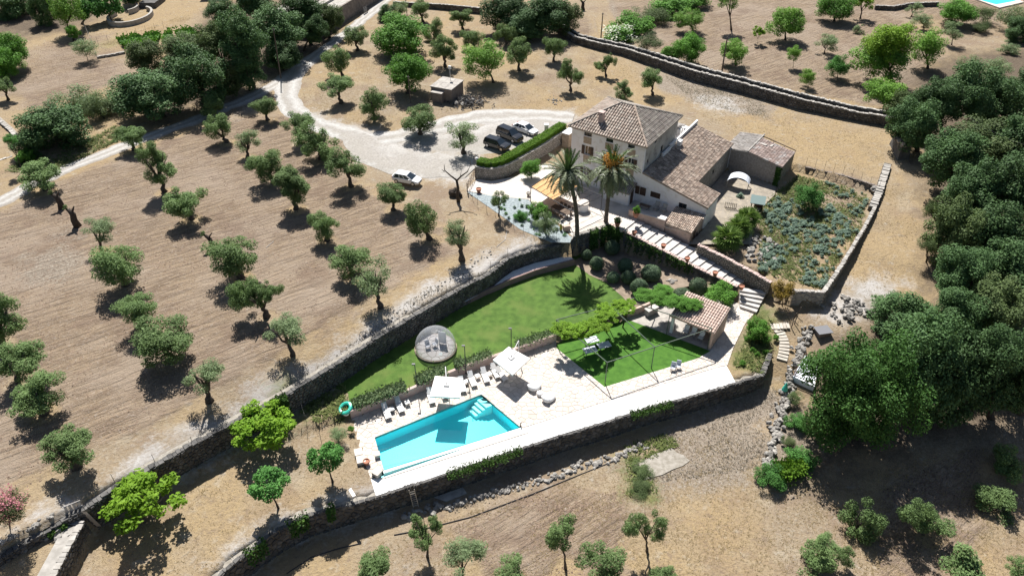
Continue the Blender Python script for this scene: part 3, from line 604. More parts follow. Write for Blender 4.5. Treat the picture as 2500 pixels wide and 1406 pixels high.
def protos():
    for k in range(6): CR['olive', k] = crown_mesh('olive_crown', M['olive'], 10 + k, 22 + k * 2, 9500, .041, (.19, .38), (.5, .86), -.92, 2.2)
    for k in range(4): CR['thin', k] = crown_mesh('thin_olive_crown', M['olive_pale'], 30 + k, 16 + k * 2, 4600, .044, (.22, .38), (.5, .85), -.9, 2.6)
    for k in range(4): CR['young', k] = crown_mesh('young_olive_crown', M['olive'], 40 + k, 13 + k, 4600, .050, (.24, .38), (.45, .82), -.95, 2.3, core=.2)
    for k in range(6): CR['oak', k] = crown_mesh('oak_crown', M['oak'], 50 + k, 56, 21000, .029, (.20, .31), (.5, .85), -.92, 1.6, core=.3)
    for k in range(3): CR['browny', k] = crown_mesh('oak_crown', M['oak_olive'], 60 + k, 50, 19000, .029, (.20, .31), (.5, .85), -.92, 1.6, core=.3)
    for k in range(2): CR['big', k] = crown_mesh('lush_crown', M['pinegreen'], 66 + k, 95, 46000, .021, (.17, .27), (.5, .88), -.8, 1.7, core=.35)
    for k in range(3): CR['carob', k] = crown_mesh('carob_crown', M['carob'], 70 + k, 54, 17000, .029, (.22, .33), (.45, .80), -.8, 1.5, core=.3)
    for k in range(4): CR['almond', k] = crown_mesh('almond_crown', M['almond'], 80 + k, 34, 8000, .038, (.22, .34), (.45, .84), -.75, 2.0)
    for k in range(3): CR['lime', k] = crown_mesh('lime_crown', M['lime'], 90 + k, 34, 3600, .055, (.16, .28), (.5, .95), -.35, 1.6, core=.2)
    CR['limebig', 0] = crown_mesh('lime_crown', M['lime2'], 97, 48, 12000, .034, (.20, .32), (.45, .82), -.8, 1.7, core=.3); CR['limebig', 1] = crown_mesh('almond_crown', M['almond'], 98, 48, 12000, .034, (.20, .32), (.45, .82), -.8, 1.7, core=.3)
    for k in range(3): CR['fruit', k] = crown_mesh('fruit_crown', M['fruit'], 100 + k, 28, 3600, .062, (.22, .34), (.5, .85), -.4, 1.6, core=.05)
    for k in range(2): CR['bush', k] = crown_mesh('bush_crown', M['carob'], 110 + k, 30, 8000, .038, (.24, .36), (.4, .78), -.9, 1.6)
    for k in range(2): CR['darkbush', k] = crown_mesh('dark_bush_crown', M['fruit'], 115 + k, 30, 8500, .036, (.24, .36), (.4, .78), -.9, 1.6)
    CR['amber', 0] = crown_mesh('amber_crown', M['autumn'], 120, 26, 4500, .045, (.24, .36), (.4, .78), -.9, 1.8)
    CR['oleander', 0] = crown_mesh('oleander_crown', M['oleander'], 121, 30, 6500, .040, (.22, .36), (.4, .8), -.9, 3.0)
    CR['petals', 0] = crown_mesh('oleander_petals', M['petal'], 122, 30, 900, .040, (.24, .40), (.55, .84), -.5, 1.2)
    CR['greybush', 0] = crown_mesh('grey_bush_crown', M['olive_pale'], 123, 30, 5200, .040, (.22, .36), (.4, .8), -.9, 2.4)
    CR['feather', 0] = crown_mesh('feathery_crown', M['oak_olive'], 124, 26, 7000, .040, (.24, .36), (.4, .78), -.8, 4.0)
    CR['cardoon', 0] = crown_mesh('cardoon_leaves', M['cardoon'], 125, 12, 420, .16, (.3, .45), (.3, .7), -.2, 2.6)
    CR['cardoon', 1] = crown_mesh('cardoon_leaves', M['cardoon'], 126, 14, 520, .14, (.3, .45), (.3, .75), -.2, 2.6)
    CR['ball', 0] = ball_mesh('clipped_ball', M['topiary'], 127); CR['ball', 1] = ball_mesh('clipped_ball', M['topiary'], 128)
def ball_mesh(name, mat, seed, n=5200):
    r = np.random.default_rng(seed); d = r.normal(size=(n, 3)); d /= np.linalg.norm(d, axis=1, keepdims=True); d[:, 2] = np.where(d[:, 2] < -.75, -d[:, 2], d[:, 2])
    k = 1 + .05 * np.sin(d[:, 0] * 5 + seed) * np.cos(d[:, 1] * 4) - .08 * r.random(n)
    return leaf_mesh(name, d * k[:, None], d + r.normal(size=(n, 3)) * .35, .05, mat, .2 + .6 * r.random(n), 1.4, seed)
protos()
def trunk_mb(base, top, r0, crown_c, cw, seed, gnarl=1.0, limbs=4, n=7, fork=.45):
    """trunk and limbs in world coordinates: from base to the fork, then limbs that end inside the crown"""
    q = random.Random(seed); mb = MB(); b = Vector(base); c = Vector(crown_c); f = b.lerp(c, fork); pts, rs = [], []
    for i in range(5):
        t = i / 4; j = gnarl * r0 * .5 * (0 if i == 0 else 1); p = b.lerp(f, t) + Vector((q.uniform(-j, j), q.uniform(-j, j), 0)); pts.append(p); rs.append(r0 * (1.45 - .65 * min(t * 2.5, 1) - .18 * t) * q.uniform(.9, 1.1))
    pts[0].z -= .25; mb.tube(pts, rs, n)
    for k in range(limbs):
        w = 2 * math.pi * (k + q.uniform(-.25, .25)) / limbs; e = c + Vector((math.cos(w) * cw * q.uniform(.35, .62), math.sin(w) * cw * q.uniform(.35, .62), (c.z - f.z) * q.uniform(.1, .5)))
        m1 = f.lerp(e, .4) + Vector((q.uniform(-.15, .15), q.uniform(-.15, .15), -.12 * cw)); m2 = f.lerp(e, .72) + Vector((q.uniform(-.12, .12), q.uniform(-.12, .12), 0))
        mb.tube([pts[-1] - Vector((0, 0, r0 * .4)), m1, m2, e], [r0 * .62, r0 * .42, r0 * .27, r0 * .10], 5)
        g = m2 + Vector((q.uniform(-1, 1), q.uniform(-1, 1), q.uniform(.2, .9))) * cw * .3; mb.tube([m1, (m1 + g) / 2, g], [r0 * .26, r0 * .18, r0 * .07], 4)
    return mb
NT = [0]
def tree(name, cat, kind, bx, by, box, label, group=None, r0=.26, bark='bark', gnarl=1.0, limbs=4, lift=0.0, zbase=None, nproto=None, lobes=None, hk=None, fork=.45, grow=1.0):
    """a tree read off the photograph: foot at (bx, by), crown inside box; foot goes on the terrain, crown gets its real size and height"""
    NT[0] += 1; sd = NT[0]; base = gz(bx, by) if zbase is None else at(bx, by, zbase); base[2] = onground(base[0], base[1]) if zbase is None else zbase
    root = thing(name, label, cat, base, 0, group); q = random.Random(900 + sd)
    _, _, dep = proj((base[0], base[1], base[2] + 2)); ppm = FPX / dep; ele = math.atan2(CAM_H - base[2] - 2, base[1])
    boxes = lobes or [box]; first = True; cen = []
    for bb in boxes:
        W = (bb[2] - bb[0]) / ppm / 2; Hh = (bb[3] - bb[1]) / ppm / 2
        vz = math.sqrt(max(Hh * Hh - (W * math.sin(ele)) ** 2, 0)) / math.cos(ele) if Hh > W * math.sin(ele) else 0
        vz = max(vz, W * .70) if hk is None else W * hk; vz = min(vz, W * 1.45)
        cx_ = (bb[0] + bb[2]) / 2; cy_ = (bb[1] + bb[3]) / 2; zc = max(height_at(base, 0, cy_) - vz * .10, base[2] + vz * .55 + lift); d2 = proj((base[0], base[1], zc))[2]; k2 = d2 / dep
        cen.append((Vector(((cx_ - 1250.0) * d2 / FPX, base[1], zc)), W * k2, vz * k2))
    c0 = sum((c[0] for c in cen), Vector()) / len(cen); cw = max(c[1] for c in cen) if len(cen) == 1 else (max(b[2] for b in boxes) - min(b[0] for b in boxes)) / ppm / 2
    tm = trunk_mb(base, None, r0, (c0.x, c0.y, c0.z), cw, sd, gnarl, limbs, fork=fork); tm.build('trunk', M[bark], root, smooth=True)
    for c, W, vz in cen:
        ks = [k for k in CR if k[0] == kind]; me = CR[ks[q.randrange(len(ks)) if nproto is None else nproto]]
        link_copy(me, 'crown', root, Vector(c) - root.location, (q.uniform(-.12, .12), q.uniform(-.12, .12), q.uniform(0, 6.28)), (W * 1.08 * grow, W * 1.08 * grow, vz * 1.06 * grow))
    return root
# ------------------------------------------------------------------ dry stone walls
class Path:
    def __init__(s, pts):
        s.p = [np.array(q[:2], float) for q in pts]; s.u = [0.0]
        for a, b in zip(s.p, s.p[1:]): s.u.append(s.u[-1] + float(np.linalg.norm(b - a)))
        s.L = s.u[-1]
    def at(s, u, d=0.0):
        u = min(max(u, 0), s.L); i = 0
        while i < len(s.p) - 2 and u > s.u[i + 1]: i += 1
        a, b = s.p[i], s.p[i + 1]; t = (u - s.u[i]) / (s.u[i + 1] - s.u[i] + 1e-9); e = (b - a) / np.linalg.norm(b - a)
        q = a + (b - a) * t + np.array([e[1], -e[0]]) * d; return float(q[0]), float(q[1])
    def lerp(s, vals, u): return float(np.interp(u, s.u, vals))
def stone_wall(name, label, pts, zbot, ztop, thick=.9, cell=(.5, .36), nind=0, both=False, cap=True, seed=1, mat='stone', core='earth_core', cat='stone wall', group=None, depth=(.05, .13), capmat='capstone', capw=None, topcut=.12, stones=True, gap=.05, topmat='wall_top'):
    """wall whose face lies to the right of its run; stones proud of an earth core; the largest in view are pieces of their own"""
    P = Path(pts); n = len(pts); zb = [zbot] * n if np.isscalar(zbot) else list(zbot); zt = [ztop] * n if np.isscalar(ztop) else list(ztop)
    root = thing(name, label, cat, (*P.at(0), zb[0]), 0, group); q = random.Random(seed); mb = MB(); us = sorted(set(P.u) | set(np.arange(0, P.L, 2.0))); us.append(P.L); us = sorted(set(us))
    for a, b in zip(us, us[1:]):
        if b - a < 1e-3: continue
        A, B, Cc, D = P.at(a + 1e-4, -thick), P.at(b - 1e-4, -thick), P.at(b - 1e-4), P.at(a + 1e-4)
        za, zc = P.lerp(zb, a) - .4, P.lerp(zb, b) - .4; ta, tc = P.lerp(zt, a) - (topcut if cap else 0), P.lerp(zt, b) - (topcut if cap else 0)
        mb.hexa([(*D, za), (*Cc, zc), (*B, zc), (*A, za), (*D, ta), (*Cc, tc), (*B, tc), (*A, ta)]); mb.m[-5] = 1
    mb.build('wall_core', [M[core], M[topmat] if stones else M[core]], root)
    pieces = []
    if stones:
        for sgn in ((1, -1) if both else (1,)):
            reg = [(P.u[i], zb[i] - .1) for i in range(n)] + [(P.u[i], zt[i] - (topcut if cap else .02)) for i in reversed(range(n))]
            seeds = [sdd for sdd in jitter_seeds(-.3, P.L + .3, min(zb) - .2, max(zt) + .2, cell[0], cell[1], .40, seed) if P.lerp(zb, sdd[0]) - .4 < sdd[1] < P.lerp(zt, sdd[0]) + .3]
            for c in cells(seeds, reg, gap, k=12):
                d = q.uniform(*depth); cu = sum(p[0] for p in c) / len(c); cv = sum(p[1] for p in c) / len(c); k = q.uniform(.66, .82); tn = q.random()
                fr = (lambda u, d_: P.at(u, d_)) if sgn > 0 else (lambda u, d_: P.at(u, -thick - d_))
                lo = [(*fr(p[0], -.02), p[1]) for p in c]; hi = [(*fr(cu + (p[0] - cu) * k, d), cv + (p[1] - cv) * k + .01) for p in c]
                pieces.append((lo, hi, tn, sgn, abs(area2(c)) / proj((*fr(cu, 0), cv))[2] ** 2 if sgn > 0 else 0))
    if cap:
        u = 0.0
        while u < P.L - .05:
            w = min(q.uniform(.22, .62), P.L - u); cw = capw or min(thick, q.uniform(.38, .58)); zz = P.lerp(zt, u + w / 2); h = q.uniform(.35, 1.2) * topcut
            A, B, Cc, D = P.at(u + .02, -cw - q.uniform(-.09, .09)), P.at(u + w - .02, -cw - q.uniform(-.09, .09)), P.at(u + w - .02, q.uniform(-.03, .12)), P.at(u + .02, q.uniform(-.03, .12))
            zl = zz - topcut
            pieces.append(([(*D, zl), (*Cc, zl), (*B, zl), (*A, zl)], [(*D, zl + h), (*Cc, zl + h), (*B, zl + h), (*A, zl + h)], q.random(), 0, .08 / proj((*D, zl))[2] ** 2)); u += w
    order = sorted(range(len(pieces)), key=lambda i: -pieces[i][4]); own = set(order[:nind]); rest = MB(); restc = MB()
    def add(mb2, pc):
        lo, hi, tn, sgn, _ = pc; m_ = len(lo); b = len(mb2.v); mb2.v += lo + hi
        for i in range(m_):
            j = (i + 1) % m_; f = (b + i, b + j, b + m_ + j, b + m_ + i); mb2.f.append(f if sgn >= 0 else f[::-1]); mb2.m.append(0); mb2.tone.append(tn)
        f = tuple(range(b + m_, b + 2 * m_)); mb2.f.append(f if sgn >= 0 else f[::-1]); mb2.m.append(0); mb2.tone.append(tn)
    for i, pc in enumerate(pieces):
        if i in own: x = MB(); add(x, pc); x.build('stone', M[mat if pc[3] else capmat], root)
        else: add(restc if pc[3] == 0 else rest, pc)
    if rest.f: rest.build('stones', M[mat], root, kind='stuff')
    if restc.f: restc.build('cap_stones', M[capmat], root, kind='stuff')
    return root
zU = [2.3, 2.35, 2.4, 2.4, .6] + [.5] * 5 + [.9] * 9
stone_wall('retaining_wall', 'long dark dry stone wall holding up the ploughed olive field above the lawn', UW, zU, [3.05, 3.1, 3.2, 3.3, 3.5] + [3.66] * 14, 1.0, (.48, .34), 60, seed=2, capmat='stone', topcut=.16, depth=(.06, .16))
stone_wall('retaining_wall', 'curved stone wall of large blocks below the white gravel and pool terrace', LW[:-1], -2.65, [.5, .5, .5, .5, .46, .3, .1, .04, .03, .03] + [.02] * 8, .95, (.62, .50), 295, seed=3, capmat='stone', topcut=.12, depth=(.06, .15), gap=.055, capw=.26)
stone_wall('retaining_wall', 'short rough end of the pool terrace wall turning up the slope', LW[-2:], [-1.6, -.4], [.0, .2], .5, (.4, .3), 0, seed=4, capmat='stone')
stone_wall('cross_wall', 'broad pale topped wall running down the bottom left corner', line([(206, 1270), (198, 1282), (176, 1325), (128, 1416)], 2.75)[::-1], [1.2, .6, .5, .5], 2.75, 1.5, (.45, .34), 0, seed=5, topcut=.10, both=False, topmat='capstone')
TW = line([(1396, 590), (1400, 577), (1440, 566), (1486, 552)], 4.0)
stone_wall('terrace_wall', 'tall shaded stone wall under the palm terrace', [TW[1], TW[2], TW[3]], .9, 4.05, .8, (.45, .33), 0, seed=6)
stone_wall('terrace_wall', 'narrow stone return under the gravel bed beside the gate shaft', [UW[-1], TW[1]], .9, 4.0, .5, (.4, .3), 0, seed=7)
ST_L = [HF(-.6, -7.7), HF(.6, -8.0), HF(6.3, -8.1), HF(11.8, -8.15), HF(17.6, -8.0)]
stone_wall('stair_wall', 'stone wall with pale coping along the lower side of the long garden stair', ST_L, .9, [4.25, 4.15, 3.35, 2.35, 1.5], .45, (.42, .32), 0, seed=8, capmat='pinkwall', topcut=.1)
gw = line([(1703, 597, 3.7), (1760, 624, 3.4), (1830, 661, 3.1), (1882, 690, 2.9)], 3)
stone_wall('garden_wall', 'dark stone wall with a pale coping between the long stair and the walled garden', gw, [1.6, 1.5, 1.2, .9], [3.7, 3.4, 3.1, 2.9], .45, (.36, .28), 0, seed=9, mat='darkrubble', capmat='pinkwall', topcut=.1)
gr = line([(1939, 709, 2.9), (2014, 713, 2.95), (2045, 668, 3.0), (2080, 611, 3.1), (2115, 553, 3.2), (2140, 505, 3.4), (2156, 465, 3.6), (2176, 400, 3.9)], 3)
stone_wall('garden_wall', 'rendered front end of the walled garden next to the amber shrub', gr[:2], .8, [2.85, 2.95], .4, (.8, .4), 0, seed=10, mat='concrete', core='concrete', capmat='concrete', topcut=.08)
stone_wall('garden_wall', 'long straight wall along the right side of the walled garden throwing a wide shadow', gr[1:6], [.9, 1.2, 1.7, 2.1, 2.3], [2.95, 3.0, 3.1, 3.2, 3.4], .40, (.40, .30), 0, seed=11, mat='darkrubble', capmat='capstone', topcut=.1)
stone_wall('garden_wall', 'crumbling upper end of the garden wall with a wide rubble top', gr[5:], [2.3, 2.6, 3.0], [3.4, 3.6, 3.9], .9, (.4, .3), 0, seed=12, topcut=.2, both=True, capw=.9)
bw = line([(1966, 408, 3.55), (2055, 428, 3.55), (2146, 456, 3.55)], 3.5)
stone_wall('garden_wall', 'low dark wall at the back of the walled garden holding the meadow', bw, 2.3, 3.6, .3, (.8, .4), 0, seed=13, mat='darkwall', core='darkwall', capmat='darkwall', topcut=.06)
dw = [at(*p) for p in [(1352, 72, 4), (1400, 105, 4), (1462, 124, 3.9), (1517, 138, 3.8), (1590, 163, 3.8), (1686, 196, 3.7), (1800, 226, 3.6), (1942, 266, 3.6), (2085, 296, 3.6), (2180, 312, 3.6)]]
stone_wall('boundary_wall', 'front wall of the long double dry stone wall behind the house', dw, 3.4, [5.2, 5.4, 5.5, 5.6, 5.7, 5.7, 5.6, 5.6, 5.3, 5.4], .6, (.55, .42), 0, seed=14, depth=(.08, .18), topcut=.18)
stone_wall('boundary_wall', 'rear wall of the long double dry stone wall, edging the orchard', off(dw, 1.5), 3.4, [5.2, 5.5, 5.7, 5.8, 6.0, 6.0, 5.9, 5.9, 5.6, 5.6], .6, (.7, .5), 0, seed=15, depth=(.08, .18), topcut=.2)
stone_wall('boundary_wall', 'stone wall across the top of the dry grass by the road end', [at(*p) for p in [(960, 14, 4), (1010, 19, 4), (1086, 25, 4), (1175, 35, 4)]], 3.9, [5.0, 5.1, 5.3, 5.4], .5, (.7, .5), 0, seed=16)
stone_wall('boundary_wall', 'low terrace wall at the top right beyond the orchard', [at(*p) for p in [(2135, 24, 4), (2180, 26, 4), (2225, 18, 4), (2290, 16, 4)]], 3.9, 5.0, .5, (.8, .5), 0, seed=17)
stone_wall('field_wall', 'low pale stone edging at the far left below the curved field', [at(*p) for p in [(-20, 285, 4), (20, 320, 4), (48, 350, 4)]], 3.7, 4.4, .8, (.8, .4), 0, seed=18)
stone_wall('field_wall', 'low concrete edge in front of the green plot', [at(*p) for p in [(238, 143, 4), (275, 137, 4), (306, 131, 4)]], 3.8, 4.4, .4, (1.0, .5), 0, seed=19, mat='concrete', capmat='concrete')
stone_wall('field_wall', 'short low wall by the far left road verge', [at(*p) for p in [(-20, 398, 3.9), (0, 394, 3.9), (32, 384, 3.9)]], 3.7, 4.1, .4, (.6, .4), 0, seed=20)
# ------------------------------------------------------------------ rows and heaps of loose stones: every stone of its own
ST_BL = []
for k in range(6):
    b = MB(); b.blob((0, 0, 0), (.5, .5, .42), 60 + k, 0, .2 + .12 * k, 6, 4, .28); ST_BL.append(b.mesh('stone', M['rubble']))
def stone_row(name, label, pts, n, size, spread, seed, cat='stone row', h=0.0, group=None):
    P = Path(pts); q = random.Random(seed); b0 = (*P.at(0), onground(*P.at(0))); root = thing(name, label, cat, b0, 0, group)
    for i in range(n):
        u = (i + q.random()) / n * P.L; x, y = P.at(u, q.gauss(0, spread)); s = q.uniform(*size); z = onground(x, y) + s * .15 + q.random() * h
        link_copy(ST_BL[q.randrange(6)], 'stone', root, Vector((x, y, z)) - root.location, (q.uniform(-.4, .4), q.uniform(-.4, .4), q.uniform(0, 6)), (s * q.uniform(.8, 1.4), s * q.uniform(.8, 1.2), s * q.uniform(.7, 1.0)))
    return root
F2 = lambda pts, z: [at(p[0], p[1], z) for p in pts]
stone_row('stone_row', 'row of loose pale boulders in front of the big retaining wall', F2([(985, 1262), (1040, 1248), (1110, 1230), (1180, 1210), (1260, 1190), (1340, 1168), (1420, 1140), (1500, 1113), (1580, 1085)], -2.5), 180, (.18, .6), .28, 5)
stone_row('stone_row', 'tumbled stone wall running down beside the greenhouse frame', F2([(1962, 825), (1940, 900), (1925, 950), (1908, 1010), (1895, 1070), (1880, 1132)], -1.2), 190, (.3, .7), .38, 6, h=.35)
stone_row('rubble_heap', 'broken rocks in the dip above the huge lush tree', F2([(2030, 775), (2075, 745), (2100, 735), (2060, 765)], 1.2), 60, (.2, .8), 1.1, 7, 'rocks', .3)
stone_row('rubble_heap', 'grey rocky outcrop inside the walled garden', F2([(1830, 620), (1850, 600), (1875, 585), (1860, 610), (1840, 640)], 2.5), 46, (.25, .9), 1.0, 8, 'rocks', .15)
stone_row('stone_pile', 'pale broken stones by the plank gate in the bottom left', F2([(140, 1290), (160, 1300), (150, 1312)], 2.6), 9, (.5, 1.1), .4, 9, 'rocks')
stone_row('stone_edging', 'scattered pale stones at the back edge of the dry meadow', F2([(1335, 240), (1370, 250), (1350, 243)], 4), 26, (.15, .4), .8, 10, 'rocks')
stone_row('stone_edging', 'line of small stones along the upper side of the pale track', F2([(845, 860), (950, 790), (1060, 705), (1140, 650), (1210, 610)], 3.7), 90, (.12, .34), .5, 11, 'rocks')
stone_row('stone_edging', 'few rocks under the topiary beside the long stair', F2([(1625, 688), (1640, 692), (1655, 684)], .9), 7, (.3, .7), .3, 12, 'rocks')
stone_row('stone_edging', 'rock edge of the lower terrace in the bottom left', F2([(0, 1352), (60, 1318), (110, 1292), (150, 1268)], 3.0), 40, (.2, .5), .3, 13, 'rocks')
mb = MB(); c = gz(2190, 372); mb.prism([(c[0] - .9, c[1] - 2.4), (c[0] + 1.0, c[1] - 2.2), (c[0] + 1.5, c[1] + 2.2), (c[0] - .3, c[1] + 2.6)], c[2] - .3, c[2] + 2.2, top_k=.8)
t = thing('ruined_wall', 'pale broken stub of wall at the edge of the wood', 'stone wall', c); mb.build('wall_core', M['stone'], t)
q = random.Random(4)
for k in range(26): link_copy(ST_BL[q.randrange(6)], 'stone', t, (q.uniform(-.8, 1), q.uniform(-2, 2), 2.1 + q.uniform(-.2, .2)), (q.random(), q.random(), q.random() * 6), (q.uniform(.4, .8),) * 3)
# ------------------------------------------------------------------ roofs: rows of half-round tiles on a plane
def tile_roof(poly3, down, pitch=.27, course=.46, lift=.05, rad=.105, seed=1, base=True):
    """poly3: corners of a roof plane; down: way the water runs. Returns (tiles, deck)"""
    q = random.Random(seed); P = [Vector(p) for p in poly3]; n = (P[1] - P[0]).cross(P[2] - P[0]).normalized()
    if n.z < 0: n = -n
    d = Vector(down); d = (d - n * d.dot(n)).normalized(); a = n.cross(d).normalized(); o = P[0]
    L = [((p - o).dot(a), (p - o).dot(d)) for p in P]; u0, u1 = min(l[0] for l in L), max(l[0] for l in L); mb = MB(); dk = MB()
    dk.face(P, 0, -.6)
    def pt(u, v, h): return tuple(o + a * u + d * v + n * h)
    u = u0 + pitch / 2; arc = [(-1, 0), (-.75, .62), (0, 1), (.75, .62), (1, 0)]
    while u < u1:
        vs2 = []
        for i in range(len(L)):
            (ua, va), (ub, vb) = L[i], L[(i + 1) % len(L)]
            if (ua > u) != (ub > u): vs2.append(va + (vb - va) * (u - ua) / (ub - ua))
        vs2.sort()
        for v0, v1 in zip(vs2[::2], vs2[1::2]):
            v = v1
            while v > v0 + .05:
                w = max(v - course, v0); tn = q.random(); r2 = rad * q.uniform(.95, 1.05); j = q.uniform(-.012, .012); b = len(mb.v)
                for k, (vv, hh) in enumerate(((w - .05 if w > v0 + .1 else w, .012), (v, lift))):
                    rr = r2 * (.9 if k == 0 else 1.08)
                    for ax, ah in arc: mb.v.append(pt(u + j + ax * rr, vv, hh + ah * rr * .8))
                for k in range(4): mb.f.append((b + k, b + k + 1, b + 6 + k, b + 5 + k)); mb.m.append(0); mb.tone.append(tn)
                mb.f.append((b + 5, b + 6, b + 7, b + 8, b + 9)); mb.m.append(0); mb.tone.append(tn * .6); v = w
        u += pitch
    return mb, dk
def roof(parent, poly3, down, mat, pname='roof', thick=.14, **k):
    mb, dk = tile_roof(poly3, down, **k); P = [Vector(p) for p in poly3]; b = len(dk.v); dk.v += [tuple(p - Vector((0, 0, thick))) for p in P]; m = len(P)
    dk.f[0] = tuple(range(m)); up = (P[1] - P[0]).cross(P[2] - P[0]).z > 0
    if not up: dk.f[0] = dk.f[0][::-1]
    for i in range(m):
        j = (i + 1) % m; f = (i, j, b + j, b + i); dk.f.append(f[::-1] if up else f); dk.m.append(0); dk.tone.append(.4)
    dk.f.append(tuple(b + i for i in (reversed(range(m)) if up else range(m)))); dk.m.append(0); dk.tone.append(.4)
    r = dk.build(pname, M[mat], parent); mb.build('roof_tiles', M[mat], r, kind='stuff'); return r
def ridge(parent, a, b, mat, rad=.14, name='ridge_tiles'):
    A, B = Vector(a), Vector(b); n = max(2, int((B - A).length / .42)); mb = MB(); q = random.Random(3)
    for i in range(n):
        p0, p1 = A.lerp(B, i / n), A.lerp(B, (i + 1.12) / n); mb.tube([p0 + Vector((0, 0, .03)), p1 + Vector((0, 0, .06))], [rad * .92, rad * 1.05], 7, 0, q.random(), True)
    return mb.build(name, M[mat], parent)
def slab(mb, poly, z0, z1, m=0, tone=.5): mb.prism(poly, z0, z1, m, tone)
def wall_panel(mb, a, b, z0, za, zb, th=.35, holes=(), m=0):
    """upright wall from a to b (plan), foot z0, tops za and zb, thickness inward to the left, with rectangular openings (s0, s1, z0, z1) cut right through"""
    a = np.array(a[:2], float); b = np.array(b[:2], float); L = float(np.linalg.norm(b - a)); e = (b - a) / L; nn = np.array([-e[1], e[0]])
    S = sorted({0.0, L} | {h[0] for h in holes} | {h[1] for h in holes})
    for s0, s1 in zip(S, S[1:]):
        top = lambda s: za + (zb - za) * s / L
        hs = sorted([h for h in holes if h[0] <= s0 + 1e-6 and h[1] >= s1 - 1e-6], key=lambda h: h[2]); zc = z0; spans = []
        for h in hs: spans.append((zc, zc, h[2], h[2])); zc = h[3]
        spans.append((zc, zc, top(s0), top(s1)))
        for l0, l1, t0, t1 in spans:
            if t0 - l0 < .01: continue
            A, B = a + e * s0, a + e * s1; C2, D2 = B + nn * th, A + nn * th
            mb.hexa([(*A, l0), (*B, l1), (*C2, l1), (*D2, l0), (*A, t0), (*B, t1), (*C2, t1), (*D2, t0)], m)
def window(root, s, z0, w, h, t=0.0, axis='u', shutters=False, glass=True, sill=True, frame='whitepaint', opened=True, side=1):
    """window in a house face: s along the face, standing in its opening; axis u: front face, v: right face"""
    def pt(ss, dd, z): return HF(ss, t - dd, z) if axis == 'u' else HF(t + dd, ss, z)
    def bx(mb, s0, s1, d0, d1, zz0, zz1):
        P = [pt(s0, d1, zz0), pt(s1, d1, zz0), pt(s1, d0, zz0), pt(s0, d0, zz0), pt(s0, d1, zz1), pt(s1, d1, zz1), pt(s1, d0, zz1), pt(s0, d0, zz1)]
        mb.hexa(P if axis == 'u' else [P[3], P[2], P[1], P[0], P[7], P[6], P[5], P[4]])
    f = MB(); e = .06
    bx(f, s, s + e, -.2, -.12, z0, z0 + h); bx(f, s + w - e, s + w, -.2, -.12, z0, z0 + h); bx(f, s + e, s + w - e, -.2, -.12, z0, z0 + e); bx(f, s + e, s + w - e, -.2, -.12, z0 + h - e, z0 + h); bx(f, s + w / 2 - .03, s + w / 2 + .03, -.2, -.12, z0 + e, z0 + h - e)
    wn_ = f.build('window', M[frame], root)
    for k in (0, 1):
        g = MB(); x0 = s + e + k * (w / 2 - e + .03); bx(g, x0, x0 + w / 2 - e - .03, -.17, -.15, z0 + e, z0 + h - e); g.build('pane', M['glass_dark'], wn_)
    if sill: g = MB(); bx(g, s - .08, s + w + .08, -.02, .10, z0 - .1, z0); g.build('sill', M['pinkwall'], wn_)
    if shutters:
        for k in (0, 1):
            g = MB(); x0 = (s - w / 2 - .02 if k == 0 else s + w + .02) if opened else s + k * w / 2
            d0, d1 = (.02, .07) if opened else (-.06, -.01)
            bx(g, x0, x0 + w / 2, d0, d1, z0, z0 + h)
            for i in range(6):
                zz = z0 + .08 + i * (h - .16) / 6; bx(g, x0 + .06, x0 + w / 2 - .06, d1, d1 + .015, zz, zz + (h - .16) / 9)
            g.build('shutter', M['shutter'], root)
# ------------------------------------------------------------------ the farmhouse
ZT = 4.0
house = thing('farmhouse', 'three storey whitewashed farmhouse with a hipped tile roof and a tiled side wing', 'house', HF(-5.5, 5.5, ZT))
fw = [(-9.25, -8.05, 11.55, 12.1), (-5.85, -4.75, 11.55, 12.1), (-2.5, -1.5, 11.55, 12.1), (-9.0, -8.1, 8.75, 10.1), (-5.8, -4.9, 8.75, 10.1), (-2.3, -1.4, 8.75, 10.1), (-9.0, -8.1, 5.0, 6.6), (-5.9, -4.8, 4.05, 6.4)]
rw = [(3.1, 3.8, 11.5, 12.0), (5.7, 6.5, 8.95, 10.0), (1.2, 1.7, 9.3, 9.9)]
mb = MB(); fa, fb = HF(-11.2, 0), HF(0, 0)
wall_panel(mb, fa, fb, 3.5, 12.4, 12.4, .4, [(a + 11.2, b + 11.2, c, d) for a, b, c, d in fw]); mb.build('front_wall', M['white'], house)
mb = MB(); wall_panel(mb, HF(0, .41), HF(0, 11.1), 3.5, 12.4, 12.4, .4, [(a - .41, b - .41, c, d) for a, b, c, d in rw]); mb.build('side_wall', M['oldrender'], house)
mb = MB(); wall_panel(mb, HF(-.41, 11.1), HF(-11.2, 11.1), 3.5, 12.4, 12.4, .4); wall_panel(mb, HF(-11.2, 10.69), HF(-11.2, .41), 3.5, 12.4, 12.4, .4); mb.build('rear_walls', M['white'], house)
mb = MB(); mb.box(HF(-5.6, 5.5, 12.2), (10.3, 10.2, .1), HRZ); mb.build('attic_floor', M['concrete'], house)
for i, (a, b, c, d) in enumerate(fw):
    if c > 11: window(house, a, c, b - a, d - c, frame='trim', sill=False)
    elif c > 8: window(house, a, c, b - a, d - c, shutters=True)
    elif c > 4.5: window(house, a, c, b - a, d - c, shutters=True)
    else: window(house, a, c, b - a, d - c, frame='shutter', sill=False)
for a, b, c, d in rw: window(house, a, c, b - a, d - c, t=0, axis='v', frame='trim', sill=False)
